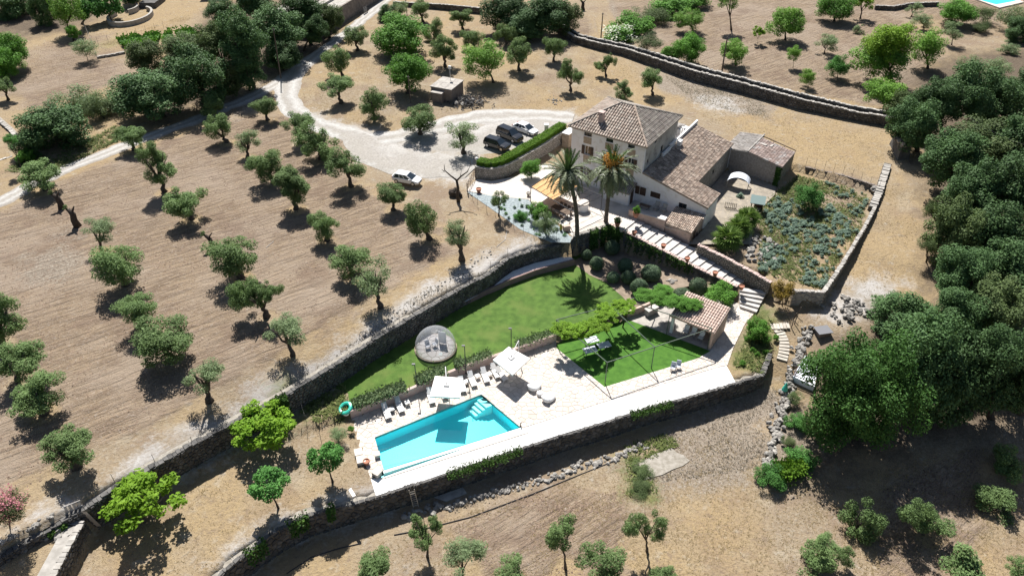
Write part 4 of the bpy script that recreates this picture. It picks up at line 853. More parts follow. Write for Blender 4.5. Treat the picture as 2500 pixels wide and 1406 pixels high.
for s0, z0, z1 in ((-9.28, 10.45, 11.42), (-5.9, 10.45, 11.42), (-2.55, 10.45, 11.42), (-9.15, 7.5, 8.55), (-2.5, 7.5, 8.55)):
    mb = MB(); mb.hexa([HF(s0, -.03, z0), HF(s0 + 1.25, -.03, z0), HF(s0 + 1.25, .02, z0), HF(s0, .02, z0), HF(s0, -.03, z1), HF(s0 + 1.25, -.03, z1), HF(s0 + 1.25, .02, z1), HF(s0, .02, z1)]); mb.build('stone_panel', M['sandstone'], house)
e = .42; ze = 12.48; zr = 14.95; c = [HF(-11.2 - e, -e, ze), HF(e, -e, ze), HF(e, 11.1 + e, ze), HF(-11.2 - e, 11.1 + e, ze)]; r1, r2 = HF(-6.55, 5.55, zr), HF(-4.6, 5.55, zr)
rf = roof(house, [c[0], c[1], r2, r1], (-HV[0], -HV[1], -.5), 'tile_old', seed=11, pitch=.38, course=.55, rad=.135); roof(house, [c[1], c[2], r2], (HU[0], HU[1], -.5), 'tile_grey', seed=12, pitch=.38, course=.55, rad=.135); roof(house, [c[2], c[3], r1, r2], (HV[0], HV[1], -.5), 'tile_grey', seed=13, pitch=.38, course=.55, rad=.135); roof(house, [c[3], c[0], r1], (-HU[0], -HU[1], -.5), 'tile_old', seed=14, pitch=.38, course=.55, rad=.135)
for a, b in ((c[0], r1), (c[1], r2), (c[2], r2), (c[3], r1), (r1, r2)): ridge(house, (a[0], a[1], a[2] + .04), (b[0], b[1], b[2] + .06), 'tile_red' if b is r2 and a is c[1] else 'tile_grey')
def chimney(parent, base, h, w, mat, rz=HRZ):
    mb = MB(); mb.box((base[0], base[1], base[2] + h / 2), (w, w, h), rz); ch = mb.build('chimney', M[mat], parent)
    mb = MB(); mb.box((base[0], base[1], base[2] + h + .36), (w + .16, w + .16, .1), rz)
    for dx, dy in ((-.38, -.38), (.38, -.38), (.38, .38), (-.38, .38)):
        x, y = dx * w, dy * w; co, si = math.cos(rz), math.sin(rz); mb.box((base[0] + x * co - y * si, base[1] + x * si + y * co, base[2] + h + .155), (w * .24, w * .24, .31), rz)
    mb.build('chimney_cap', M[mat], ch)
chimney(house, HF(-7.6, 1.7, 12.9), 1.55, .65, 'pinkwall')
# lean-to behind, with its own roof and chimney
mb = MB(); pl = [HF(-12.4, 11.5), HF(-1.0, 11.5), HF(-1.5, 16.8), HF(-11.0, 17.0)]; slab(mb, [p[:2] for p in pl], 3.4, 8.3); mb.build('rear_annex_wall', M['concrete'], house)
pr = [HF(-12.8, 11.52, 10.4), HF(-.6, 11.52, 10.4), HF(-1.0, 17.2, 8.5), HF(-11.2, 17.4, 8.5)]; roof(house, pr, (HV[0], HV[1], -.4), 'tile_barn', 'rear_annex_roof', seed=15); ridge(house, HF(-11.2, 17.4, 8.55), HF(-12.8, 11.52, 10.45), 'tile_red')
chimney(house, HF(-11.0, 13.2, 8.9), 1.7, .8, 'concrete')
# the wing: one long roof plane falling away from the house
wz = lambda s: 8.55 - .245 * s
mb = MB(); wh = [(1.55, 3.0, 5.3, 6.15), (5.75, 6.9, 4.05, 5.75), (-.001, -.0005, 4, 4)][:2]
wall_panel(mb, HF(.02, -.02), HF(9.65, -.02), 1.6, wz(0) - .12, wz(9.65) - .12, .4, wh); mb.build('wing_front_wall', M['white'], house)
mb = MB(); wall_panel(mb, HF(9.65, .39), HF(9.65, 4.35), 1.6, wz(9.65) - .12, wz(9.65) - .12, .4); mb.build('wing_end_wall', M['white'], house)
wb = [(1.4, 2.4, 4.6, 5.6), (6.2, 7.0, 5.0, 5.7)]
mb = MB(); wall_panel(mb, HF(9.24, 4.36), HF(6.3, 4.36), 1.6, wz(9.24) - .12, wz(6.3) - .12, .4); wall_panel(mb, HF(6.3, 4.8), HF(6.3, 18.0), 1.6, wz(6.3) - .12, wz(6.3) - .12, .4, wb); mb.build('wing_yard_wall', M['darkrubble'], house)
mb = MB(); wall_panel(mb, HF(6.3, 18.4), HF(.03, 18.4), 1.6, wz(6.3) - .12, wz(0) - .12, .4); wall_panel(mb, HF(.03, 18.0), HF(.03, 11.6), 1.6, 8.3, 8.3, .3); mb.build('wing_rear_wall', M['white'], house)
W_ = lambda s, t: HF(s, t, wz(s))
roof(house, [W_(.1, -.12), W_(9.85, -.12), W_(9.85, 4.55), W_(6.5, 4.55), W_(6.5, 18.5), W_(.1, 18.5)], (HU[0], HU[1], -.245), 'tile_red', 'wing_roof', seed=16, pitch=.33, course=.45, rad=.12)
window(house, 1.55, 5.3, 1.45, .85, t=-.02, shutters=True, opened=False, sill=False); window(house, 5.75, 4.05, 1.15, 1.7, t=-.02, frame='shutter', sill=False)
for a, b, c_, d in wb: window(house, a + 4.8, c_, b - a, d - c_, t=6.3, axis='v', frame='trim', sill=False)
mb = MB(); wall_panel(mb, HF(.05, 19), HF(.05, 10.2), 8.2, 9.0, 9.0, .25); mb.build('parapet', M['whitepaint'], house)
mb = MB(); mb.box(HF(-1.1, 14.8, 8.0), (2.3, 6.2, .2), HRZ); mb.build('roof_terrace', M['white'], house)
for k in range(6): mb = MB(); mb.lathe([(.09, 0), (.13, .12), (.06, .3), (.11, .5), (.05, .62), (.09, .7)], HF(.3, 8.6 + k * .36, 8.45), 8); mb.build('baluster', M['whitepaint'], house)
mb = MB(); mb.box(HF(.3, 9.5, 9.22), (.28, 2.4, .14), HRZ); mb.build('balustrade_rail', M['whitepaint'], house)
mb = MB(); mb.box(HF(.35, 7.1, 8.75), (.3, 2.6, .5), HRZ); mb.build('parapet', M['whitepaint'], house)
mb = MB(); mb.box(HF(.9, 10.6, 8.85), (.55, .9, .7), HRZ); mb.build('chimney', M['whitepaint'], house)
for k in range(2): mb = MB(); mb.box(HF(-.9, 15.4 - k * .9, 8.5), (.7, .5, 1.0), HRZ); mb.build('vent_box', M['whitepaint'], house)
# porch roof at the foot of the front wall, shaded by the right palm
mb = MB(); slab(mb, [p[:2] for p in (HF(-4.6, -2.0), HF(-.7, -2.0), HF(-.7, -.05), HF(-4.6, -.05))], 3.9, 6.0); mb.build('porch_wall', M['white'], house)
roof(house, [HF(-4.9, -2.4, 6.05), HF(-.5, -2.4, 6.05), HF(-.5, -.06, 6.75), HF(-4.9, -.06, 6.75)], (-HV[0], -HV[1], -.3), 'tile_grey', 'porch_roof', seed=18)
mb = MB(); mb.box(HF(-.68, -1.1, 5.0), (.06, .9, 2.0), HRZ); mb.build('door', M['shutter'], house)
for s in (-.95, .0): mb = MB(); mb.box(HF(s + .45, -.1, 5.75), (.85, .06, 1.2), HRZ); mb.build('shutter', M['shutter'], house)
# pink lean-to store at the foot of the wing
store = thing('garden_store', 'pink rendered lean-to with a tiled roof against the wing of the farmhouse', 'outbuilding', HF(7.5, -2, 2.4))
mb = MB(); q4 = [HF(5.7, -3.75), HF(9.35, -4.1), HF(9.5, -.06), HF(5.7, -.06)]
wall_panel(mb, q4[0], q4[1], 1.7, 4.35, 4.35, .3); wall_panel(mb, q4[1], q4[2], 1.7, 4.35, 5.0, .3, [(1.0, 2.1, 1.72, 3.9)]); wall_panel(mb, q4[3], q4[0], 1.7, 5.0, 4.35, .3); mb.build('wall', M['pink'], store)
roof(store, [HF(5.5, -3.95, 4.4), HF(9.55, -4.3, 4.4), HF(9.75, -.08, 5.1), HF(5.5, -.08, 5.1)], (-HV[0], -HV[1], -.17), 'tile_red', seed=19, pitch=.24)
mb = MB(); p = HF(9.36, -2.6, 2.85); mb.box(p, (.06, 1.05, 2.1), HRZ); mb.build('door', M['wood'], store)
# ------------------------------------------------------------------ the barn
bL, bF, bR = at(*[1775.8, 416.6], 2.5), at(1895.3, 456.9, 2.5), at(1929.5, 416.6, 2.5)
bd = (bF - bL)[:2]; bd /= np.linalg.norm(bd); be = (bR - bF)[:2]; bLen = float(np.linalg.norm(be)); be /= bLen
BP = lambda s, t, z: (float(bL[0] + bd[0] * s + be[0] * t), float(bL[1] + bd[1] * s + be[1] * t), z)
barn = thing('barn', 'grey rubble barn with a low double pitched roof and missing tiles by the ridge', 'barn', BP(4, 3, 2.5))
mb = MB(); wall_panel(mb, BP(-1, 0, 0), BP(2.6, 0, 0), 2.0, 5.75, 6.45, .4); wall_panel(mb, BP(2.6, 0, 0), BP(7.92, 0, 0), 2.0, 6.45, 5.75, .4); mb.build('front_wall', M['barnwall'], barn)
mb = MB(); wall_panel(mb, BP(7.92, .41, 0), BP(7.92, bLen, 0), 2.0, 5.75, 5.75, .4); wall_panel(mb, BP(7.5, bLen, 0), BP(-1, bLen, 0), 2.0, 5.75, 5.75, .4); wall_panel(mb, BP(-1, bLen - .4, 0), BP(-1, .41, 0), 2.0, 5.75, 5.75, .4); mb.build('side_walls', M['darkrubble'], barn)
T2 = bLen + .15
roof(barn, [BP(2.6, -.15, 6.58), BP(8.1, -.15, 5.86), BP(8.1, T2 - .75, 5.86), BP(2.6, T2 - .75, 6.58)], (bd[0], bd[1], -.13), 'tile_barn2', 'roof', seed=21, pitch=.24, course=.4, rad=.09)
roof(barn, [BP(-1.2, -.15, 5.9), BP(2.58, -.15, 6.58), BP(2.58, T2 + .3, 6.58), BP(-1.2, T2 + .3, 5.9)], (-bd[0], -bd[1], -.13), 'tile_barn', 'roof', seed=22, pitch=.24, course=.4, rad=.09)
ridge(barn, BP(2.59, -.15, 6.62), BP(2.59, T2 + .3, 6.62), 'capstone', .12)
for k in range(4): mb = MB(); a = .2 + k * 2.55; mb.tube([BP(2.7 + k * 1.75, T2 - .78, 6.5 - k * .22), BP(2.7 + k * 1.75, T2 + .02, 6.5 - k * .22)], .07, 5); mb.build('rafter', M['wood'], barn)
mb = MB(); mb.tube([BP(2.7, T2, 6.5), BP(8, T2, 5.82)], .08, 5); mb.build('roof_beam', M['wood'], barn)
mb = MB(); mb.box(BP(3.6, bLen * .6, 6.57), (1.0, .5, .05), math.atan2(bd[1], bd[0])); mb.box(BP(4.7, bLen * .7, 6.45), (.3, .9, .05), math.atan2(bd[1], bd[0])); mb.build('slate_patch', M['concrete'], barn)
# ------------------------------------------------------------------ hut, long barn and trough above
def HB(o, rz):
    co, si = math.cos(rz), math.sin(rz); return lambda s, t, z: (float(o[0] + s * co - t * si), float(o[1] + s * si + t * co), float(z))
hf, hr, hl = at(1103, 252, 4), at(1140, 232, 4), at(1054, 243, 4); d_ = (hf - hl)[:2]; w_ = float(np.linalg.norm(d_)); hz = math.atan2(d_[1], d_[0]); hb = HB(hl, hz)
hut = thing('hut', 'small grey concrete hut with a flat slab roof beside the pile of branches', 'hut', hb(w_ / 2, 2, 4))
dp = 4.6; mb = MB(); wall_panel(mb, hb(0, 0, 0), hb(w_, 0, 0), 3.6, 6.35, 6.35, .25); wall_panel(mb, hb(w_, .26, 0), hb(w_, dp, 0), 3.6, 6.35, 6.35, .25); wall_panel(mb, hb(w_ - .26, dp, 0), hb(0, dp, 0), 3.6, 6.35, 6.35, .25); wall_panel(mb, hb(0, dp - .26, 0), hb(0, .26, 0), 3.6, 6.35, 6.35, .25); mb.build('wall', M['darkwall'], hut)
for i in range(3):
    for j in range(2): mb = MB(); mb.box(hb((i + .5) * (w_ + .3) / 3 - .15, (j + .5) * (dp + .3) / 2 - .15, 6.43), ((w_ + .3) / 3 - .04, (dp + .3) / 2 - .04, .13), hz); mb.build('roof_slab', M['concrete'], hut)
mb = MB(); mb.box(hb(1.6, -.5, 4.8), (1.9, 1.0, 2.0), hz); p_ = mb.build('porch', M['darkwall'], hut); mb = MB(); mb.box(hb(1.6, -.55, 5.86), (2.2, 1.3, .1), hz); mb.build('porch_roof', M['concrete'], p_)
mb = MB(); mb.tube([hb(1.8, dp - .6, 6.5), hb(1.8, dp - .6, 8.6)], .04, 5); mb.box(hb(1.8, dp - .6, 8.7), (.5, .3, .5), hz); mb.build('antenna_box', M['resin'], hut)
la, lb = at(803, 80, 4), at(935, -5, 4); d_ = (lb - la)[:2]; w_ = float(np.linalg.norm(d_)); lz = math.atan2(d_[1], d_[0]); hb = HB(la, lz)
lbarn = thing('long_barn', 'long grey rendered farm building beside the white road at the top', 'barn', hb(w_ / 2, 3, 4))
mb = MB(); wall_panel(mb, hb(-4, 0, 0), hb(w_ + 6, 0, 0), 3.6, 7.6, 7.6, .4); wall_panel(mb, hb(-4, 7, 0), hb(-4, .41, 0), 3.6, 7.6, 7.6, .4); wall_panel(mb, hb(w_ + 6, 7, 0), hb(-3.6, 7, 0), 3.6, 7.9, 7.9, .4); mb.build('wall', M['darkwall'], lbarn)
for i, (s0, s1, t0, t1, z) in enumerate(((-4, w_ + 6.2, .45, 4.0, 7.5), (-3.5, w_ + 6.2, 4.15, 8.0, 7.7), (-2.5, w_ + 6.2, 8.2, 13, 7.55))): mb = MB(); mb.prism([hb(s0, t0, 0)[:2], hb(s1, t0, 0)[:2], hb(s1, t1, 0)[:2], hb(s0, t1, 0)[:2]], z - .25, z); mb.build('roof', M['concrete'], lbarn)
mb = MB(); wall_panel(mb, hb(-3, 4.02, 0), hb(w_ + 6, 4.02, 0), 7.0, 8.0, 8.0, .12); mb.build('parapet', M['concrete'], lbarn)
gp = at(893, 33, 4); g = thing('metal_gate', 'dark slatted gate standing at the foot of the long grey farm building', 'gate', gp, lz)
for k in range(5): mb = MB(); mb.box((0, 0, .35 + k * .26), (1.9, .05, .12)); mb.build('bar', M['iron'], g, world=False)
for x in (-.95, .95): mb = MB(); mb.box((x, 0, .75), (.08, .08, 1.5)); mb.build('post', M['iron'], g, world=False)
rz_ = at(520, -2, 4); mb = MB(); mb.box((rz_[0], rz_[1] + 4, 5.6), (6, 7, 3.6), .1); t = thing('far_shed', 'pink walled shed cut by the top edge beyond the straw enclosure', 'shed', rz_); mb.build('wall', M['pink'], t); mb = MB(); mb.box((rz_[0], rz_[1] + 4, 7.5), (6.6, 7.6, .16), .1); mb.build('roof', M['tile_barn'], t)
# curved stone troughs in the far enclosure
def ring_wall(name, label, ctr, rx, ry, a0, a1, h, th, mat):
    n = 26; mb = MB()
    for k in range(n):
        p = []
        for aa in (a0 + (a1 - a0) * k / n, a0 + (a1 - a0) * (k + 1) / n):
            p.append([(ctr[0] + (rx - e_) * math.cos(aa), ctr[1] + (ry - e_) * math.sin(aa)) for e_ in (0, th)])
        A, B = p; z0, z1 = ctr[2] - .2, ctr[2] + h; mb.hexa([(*A[0], z0), (*B[0], z0), (*B[1], z0), (*A[1], z0), (*A[0], z1), (*B[0], z1), (*B[1], z1), (*A[1], z1)])
    t = thing(name, label, 'stone trough', ctr); mb.build('basin_wall', M[mat], t); return t
c0 = at(320, 45, 4); ring_wall('stone_trough', 'round low stone wall in the straw enclosure at the top left', c0, 4.6, 6.2, math.radians(-200), math.radians(70), 1.0, .5, 'capstone')
c1 = at(315, 28, 4); ring_wall('stone_trough', 'small curled wall inside the round stone wall at the top left', c1, 2.2, 3.0, math.radians(-60), math.radians(150), 1.1, .4, 'capstone')
c2 = at(373, 12, 4); mb = MB(); mb.prism([(c2[0] - 2, c2[1] - 3), (c2[0] + 2, c2[1] - 3), (c2[0] + 2, c2[1] + 3), (c2[0] - 2, c2[1] + 3)], 3.8, 5.2, top_k=.92); t = thing('stone_block', 'square pale stone block at the top of the straw enclosure', 'stone block', c2); mb.build('stone_mass', M['stone'], t)
# neighbouring pool at the top right
pz = [tuple(at(*p, 4.3)[:2]) for p in ((2350, -12), (2432, 11), (2480, 2), (2400, -25))]; pc = [tuple(at(*p, 4.2)[:2]) for p in ((2335, -18), (2440, 20), (2500, 6), (2400, -36))]
mb = MB(); mb.prism(pc, 3.6, 4.25); t = thing('far_pool', 'neighbouring swimming pool at the top right edge', 'swimming pool', at(2400, 0, 4)); mb.build('surround', M['pave'], t); mb = MB(); mb.prism(pz, 4.1, 4.3); mb.build('water', M['pooltile'], t)
# ------------------------------------------------------------------ lawns, paving, gravel and pool
def sheet_obj(name, poly, z, mat, thick=None, kind='structure', sub=None):
    mb = MB(); p = [(q[0], q[1]) for q in poly]
    if area2(p) < 0: p = p[::-1]
    if thick: mb.prism(p, z - thick, z)
    else: mb.face([(x, y, z) for x, y in p])
    return mb.build(name, M[mat], kind=kind)
def PX(pts, z): return [tuple(at(a, b, z)[:2]) for a, b in pts]
sheet_obj('lawn', off(UW, .1)[10:] + TERR[1:3] + [HF(-.5, -7.9), HF(18, -8.2)] + PX([(1790, 722), (1700, 695), (1640, 703), (1580, 745), (1535, 760), (1504, 775), (1478, 781), (1420, 805)], .9) + [p[:2] for p in off(PWL, .15)[::-1]] + PX([(850, 960), (800, 940), (790, 925)], .9), .915, 'lawn')
sheet_obj('shrub_bed', PX([(1395, 640), (1490, 590), (1620, 640), (1740, 700), (1790, 722), (1700, 694), (1660, 704), (1600, 735), (1545, 752), (1520, 725), (1480, 690), (1440, 672)], .92), .935, 'straw_soil')
sheet_obj('pool_lawn', PX([(1358, 850), (1360, 840), (1420, 808), (1490, 792), (1527, 778), (1735, 857), (1704, 875), (1476, 945)], .02), .03, 'lawn_lush')
sheet_obj('pool_house_floor', PX([(1527, 778), (1737, 857), (1806, 742), (1700, 702), (1640, 707), (1580, 748), (1540, 766)], .03), .045, 'concrete', .2)
LWp = [p[:2] for p in off(LW, .2)]
pool_px = [(915, 1068), (1175, 963), (1270, 1043), (937, 1147)]; PL = [np.array(at(*p, 0)[:2]) for p in pool_px]
deck_poly = PX([(905, 1168), (880, 1105), (859, 1025)], 0) + [p[:2] for p in PWL] + PX([(1358, 850), (1476, 945), (1492, 976), (1278, 1044)], 0) + [tuple(PL[2]), tuple(PL[1]), tuple(PL[0]), tuple(PL[3])]
strip_poly = PX([(1476, 945), (1704, 875), (1735, 857), (1806, 742), (1842, 765), (1819, 791), (1790, 850), (1776, 892), (1752, 897), (1492, 976)], 0)
grav = sheet_obj('white_gravel_bed', PX([(1278, 1044), (1492, 976), (1752, 897), (1774, 893)], 0) + [tuple(p) for p in LWp[16:6:-1]] + PX([(905, 1168), (930, 1166)], 0), .01, 'gravel')
terrace = sheet_obj('pool_terrace', deck_poly, .03, 'pave_joint', .25); strip = sheet_obj('terrace_path', strip_poly, .026, 'pave_joint', .2)
allp = []
for poly, sd, own in ((deck_poly, 5, terrace), (strip_poly, 6, strip)):
    xs_ = [p[0] for p in poly]; ys_ = [p[1] for p in poly]
    sds = [s for s in jitter_seeds(min(xs_), max(xs_), min(ys_), max(ys_), .66, .58, .46, sd) if sdist(poly, np.array([s[0]]), np.array([s[1]]))[0] > -.25]
    allp += [(c, own) for c in cells(sds, poly, .035, k=14)]
key = lambda c: -abs(area2(c[0])) / proj((c[0][0][0], c[0][0][1], 0))[2] ** 3; allp.sort(key=key); q = random.Random(3)
rest = {terrace.name: MB(), strip.name: MB()}
for i, (c, own) in enumerate(allp):
    h = .05 + q.uniform(0, .012)
    if i < 290: b = MB(); b.prism(c, .02, h, 0, q.random(), .985); b.build('paving_stone', M['pave'], own)
    else: rest[own.name].prism(c, .02, h, 0, q.random(), .985)
rest[terrace.name].build('paving_stones', M['pave'], terrace, kind='stuff'); rest[strip.name].build('paving_stones', M['pave'], strip, kind='stuff')
pool = thing('swimming_pool', 'turquoise swimming pool with corner steps and an overflow edge', 'swimming pool', at(1075, 1055, 0))
mb = MB(); P4 = [tuple(p) for p in PL]; fl = -1.35
mb.face([(x, y, fl) for x, y in (P4[::-1] if area2(P4) < 0 else P4)])
for i in range(4):
    a, b = P4[i], P4[(i + 1) % 4]; mb.face([(*a, fl), (*b, fl), (*b, .045), (*a, .045)])
mb.build('basin', M['pooltile'], pool)
mb = MB(); mb.face([(x, y, -.035) for x, y in (P4[::-1] if area2(P4) < 0 else P4)]); mb.build('water', M['water'], pool)
du = (PL[0] - PL[1]) / np.linalg.norm(PL[0] - PL[1]); dv = (PL[2] - PL[1]) / np.linalg.norm(PL[2] - PL[1])
for k, (a, b, z, l0, l1) in enumerate(((.05, .75, -.16, .35, 1.85), (.75, 1.15, -.42, .4, 1.8), (1.15, 1.55, -.68, .45, 1.75), (1.55, 1.95, -.94, .5, 1.7))):
    o = PL[1]; c4 = [o + du * a + dv * l0, o + du * b + dv * l0, o + du * b + dv * l1, o + du * a + dv * l1]; mb = MB(); mb.prism([tuple(p) for p in c4], fl, z); mb.build('pool_step', M['poolstep'], pool)
fd = (PL[2] - PL[3]) / np.linalg.norm(PL[2] - PL[3]); fn = np.array([fd[1], -fd[0]])
def beam(a0, a1, o0, o1, z0, z1, mat, nm):
    c4 = [PL[3] + fd * a0 + fn * o0, PL[2] + fd * a1 + fn * o0, PL[2] + fd * a1 + fn * o1, PL[3] + fd * a0 + fn * o1]; mb = MB(); mb.prism([tuple(p) for p in c4], z0, z1); return mb.build(nm, M[mat], pool)
beam(-.1, .1, -.02, .36, -1.2, -.01, 'poolrim', 'overflow_edge'); beam(-.4, .35, .36, .82, -.9, -.34, 'pooltile', 'overflow_channel'); beam(-.4, .45, .82, 1.02, -.9, .06, 'pave_in', 'channel_curb')
mb = MB(); o = PL[3] + fd * -.75 + fn * .35; mb.box((o[0], o[1], .25), (.75, .6, .5), HRZ); t = thing('pump_box', 'grey box standing at the lower left pool corner', 'box', (o[0], o[1], .03)); mb.build('body', M['concrete'], t); mb = MB(); mb.box((o[0], o[1], .53), (.85, .7, .06), HRZ); mb.build('lid', M['pave_in'], t)
# long pink wall between the lawn and the pool terrace
stone_wall('pink_wall', 'low pink rendered wall between the upper lawn and the pool terrace', PWL, -.1, 1.12, .32, cap=False, stones=False, core='pinkwall', cat='wall', topcut=.05)
pk = line([(1130, 748, .9), (1175, 727, .9), (1180, 724, .9), (1230, 703, .9), (1235, 700, .9), (1310, 672, .9), (1402, 648, .9)], .9)
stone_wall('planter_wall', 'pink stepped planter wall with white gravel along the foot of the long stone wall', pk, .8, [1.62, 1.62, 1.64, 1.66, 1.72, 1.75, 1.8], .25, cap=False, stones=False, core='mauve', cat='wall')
pk2 = off(pk, .27); wl = [p for p in off(UW, -.15) if pk2[0][0] - 1 < p[0] < pk2[-1][0] + .3]
mb = MB(); P_a = Path(pk2); n = 14
for i in range(n):
    def rowp(f):
        a = P_a.at(P_a.L * f); b = min(((math.hypot(w[0] - a[0], w[1] - a[1]), w) for w in Path_pts), key=lambda z: z[0])[1]; return a, b
    Path_pts = [Path(off(UW, -.2)).at(u) for u in np.arange(40, Path(UW).L, .5)]
    (a, b), (a2, b2) = rowp(i / n), rowp((i + 1) / n); z0, z1 = 1.58 + .16 * i / n, 1.58 + .16 * (i + 1) / n; mb.face([(*a, z0), (*a2, z1), (*b2, z1), (*b, z0)])
mb.build('planter_gravel', M['gravel'], kind='structure')
# garden stair
stair = thing('garden_stair', 'long pale garden stair of broad slabs running down from the terrace', 'stairs', HF(8, -6, 2.4)); NS = 16
L0, L1, R0, R1 = np.array(HF(.6, -7.55)), np.array(HF(17.6, -7.6)), np.array(HF(.9, -4.3)), np.array(HF(18.3, -4.75))
for k in range(NS):
    f0, f1 = k / NS, (k + 1) / NS - .003; z = 3.98 - k * .172; c4 = [L0 + (L1 - L0) * f0, L0 + (L1 - L0) * f1, R0 + (R1 - R0) * f1, R0 + (R1 - R0) * f0]
    mb = MB(); mb.prism([tuple(p[:2]) for p in c4], z - .5, z); mb.build('step', M['step'], stair)
a0, a1, b0, b1 = at(1806, 701, 1.25), at(1874, 709, 1.25), at(1806, 750, .2), at(1846, 764, .2)
for k in range(5):
    f0, f1 = (0 if k == 0 else .25 + (k - 1) * .19), (.25 if k == 0 else .25 + k * .19) - .012; z = 1.2 - k * .215; c4 = [a0 + (b0 - a0) * f0, a0 + (b0 - a0) * f1, a1 + (b1 - a1) * f1, a1 + (b1 - a1) * f0]
    mb = MB(); mb.prism([tuple(p[:2]) for p in c4], z - .9, z); mb.build('step', M['step'], stair)
sheet_obj('patio', [HF(-.6, -7.7), HF(.7, -7.8), HF(.95, -4.0), HF(5.6, -4.0), HF(9.3, -3.8), HF(9.4, -.05), HF(-11, -.05)] + PX([(1345, 400), (1290, 405), (1262, 430), (1200, 442), (1164, 437), (1139, 465), (1200, 478), (1290, 486), (1330, 520), (1365, 545), (1398, 577)], 4.0) + [TERR[2][:2]], 3.975, 'pave_in', .1)
sheet_obj('patio_path', PX([(1164, 438), (1200, 443), (1260, 434), (1275, 440), (1290, 470), (1288, 484), (1200, 476), (1143, 467)], 4.0), 3.99, 'pave')
sheet_obj('blue_gravel_bed', PX([(1138, 467), (1200, 478), (1290, 487), (1320, 520), (1360, 548), (1396, 580), (1392, 592), (1345, 592), (1270, 560), (1200, 510)], 4.0), 3.995, 'grey_gravel')
sheet_obj('garden_yard', [HF(9.7, -.2), HF(6.4, 4.6), HF(6.4, 18), BP(0, -.1, 0)[:2], BP(7.9, -.1, 0)[:2]] + PX([(1890, 480), (1850, 520), (1830, 600), (1715, 600), (1680, 600)], 2.5), 2.75, 'garden_soil', .02)
sheet_obj('concrete_slab', PX([(1548, 1136), (1562, 1126), (1580, 1120), (1598, 1107), (1616, 1103), (1640, 1092), (1652, 1104), (1668, 1110), (1684, 1124), (1668, 1136), (1640, 1146), (1618, 1158), (1592, 1164), (1574, 1171), (1563, 1155)], -2.5), -2.50, 'wall_top', .4)
slab_ = sheet_obj('stone_drain', PX([(1060, 1215), (1130, 1190), (1140, 1205), (1090, 1225)], -2.6), -2.5, 'concrete', .2)
# ------------------------------------------------------------------ pool house
ph = thing('pool_house', 'open fronted pool house with a salmon tile roof beside the terrace path', 'pool house', at(1700, 780, 0))
pR, pL_, pBR, pBL = at(1742.4, 814.1, 2.6), at(1637.5, 771.8, 2.6), at(1778.3, 745, 3.5), at(1674.6, 713, 3.5)
fx = (pR - pL_)[:2]; phw = float(np.linalg.norm(fx)); fx /= phw; prz = math.atan2(fx[1], fx[0]); pq = HB((pL_[0], pL_[1]), prz); dpt = 4.3
roof(ph, [pq(-.1, 0, 2.65), pq(phw + .1, 0, 2.65), pq(phw + .1, dpt, 3.5), pq(-.1, dpt, 3.5)], (*(np.array(pq(0, 0, 0)) - np.array(pq(0, 1, 0)))[:2], -.2), 'tile_new', seed=23, pitch=.3, course=.44, rad=.115)
mb = MB(); wall_panel(mb, pq(phw - .02, .1, 0), pq(phw - .02, dpt - .1, 0), -.1, 2.5, 3.3, .3); mb.build('side_wall', M['pink'], ph); mb = MB(); wall_panel(mb, pq(phw - .33, dpt - .1, 0), pq(0, dpt - .1, 0), -.1, 3.3, 3.3, .3); mb.build('back_wall', M['pinkwall'], ph)
mb = MB(); mb.box(pq(.25, .35, 1.25), (.34, .34, 2.5), prz); mb.build('pillar', M['whitepaint'], ph); mb = MB(); mb.tube([pq(-.1, .15, 2.48), pq(phw + .05, .15, 2.48)], .1, 4); mb.build('beam', M['wood'], ph)
stone_wall('pool_house_wall', 'low pink wall holding the bed behind the pool house floor', [at(*p, 0) for p in ((1532, 776), (1556, 768), (1600, 750))], 0, 1.0, .3, cap=False, stones=False, core='pink', cat='wall')
for k in range(5):
    a, b = at(1492, 790 - k * 12.5, .1 + k * .18), at(1523, 780 - k * 11, .1 + k * .18); d = (b - a)[:2]; L = float(np.linalg.norm(d)); mb = MB(); mb.box(((a[0] + b[0]) / 2, (a[1] + b[1]) / 2 + .2, .05 + k * .17), (L, .42, .17), math.atan2(d[1], d[0]))
    if k == 0: lst = thing('lawn_steps', 'pale steps between the upper lawn and the vine pergola', 'stairs', (a[0], a[1], 0))
    mb.build('step', M['step'], lst)
# ------------------------------------------------------------------ vine pergola of thin steel
PZ = 3.2; pg = thing('steel_pergola', 'thin grey green steel pergola spanning the lush pool lawn', 'pergola', at(1477, 937, 0))
pt1, pt2, pt3, pa = (np.array(at(*p, 0)) for p in ((1477, 937), (1590, 899), (1727, 853), (1356, 832))); U_ = lambda p, z=PZ: (float(p[0]), float(p[1]), z)
pb_, pc_ = at(1490, 747, PZ), at(1581, 717, PZ); pm_ = pb_ + (pc_ - pb_) * .43; pc2 = np.array(at(1627, 817, 0))
for p in (pt1, pt2, pt3, pa, pb_, pc2): mb = MB(); mb.tube([U_(p, onground(p[0], p[1])), U_(p)], .05, 6); mb.build('post', M['green_steel'], pg)
for a, b in ((pt1, pt2), (pt2, pt3), (pt1, pa), (pt2, pb_), (pt3, pm_), (pa, pb_), (pb_, pc_)): mb = MB(); mb.tube([U_(a), U_(b)], .055, 6); mb.build('beam', M['green_steel'], pg)
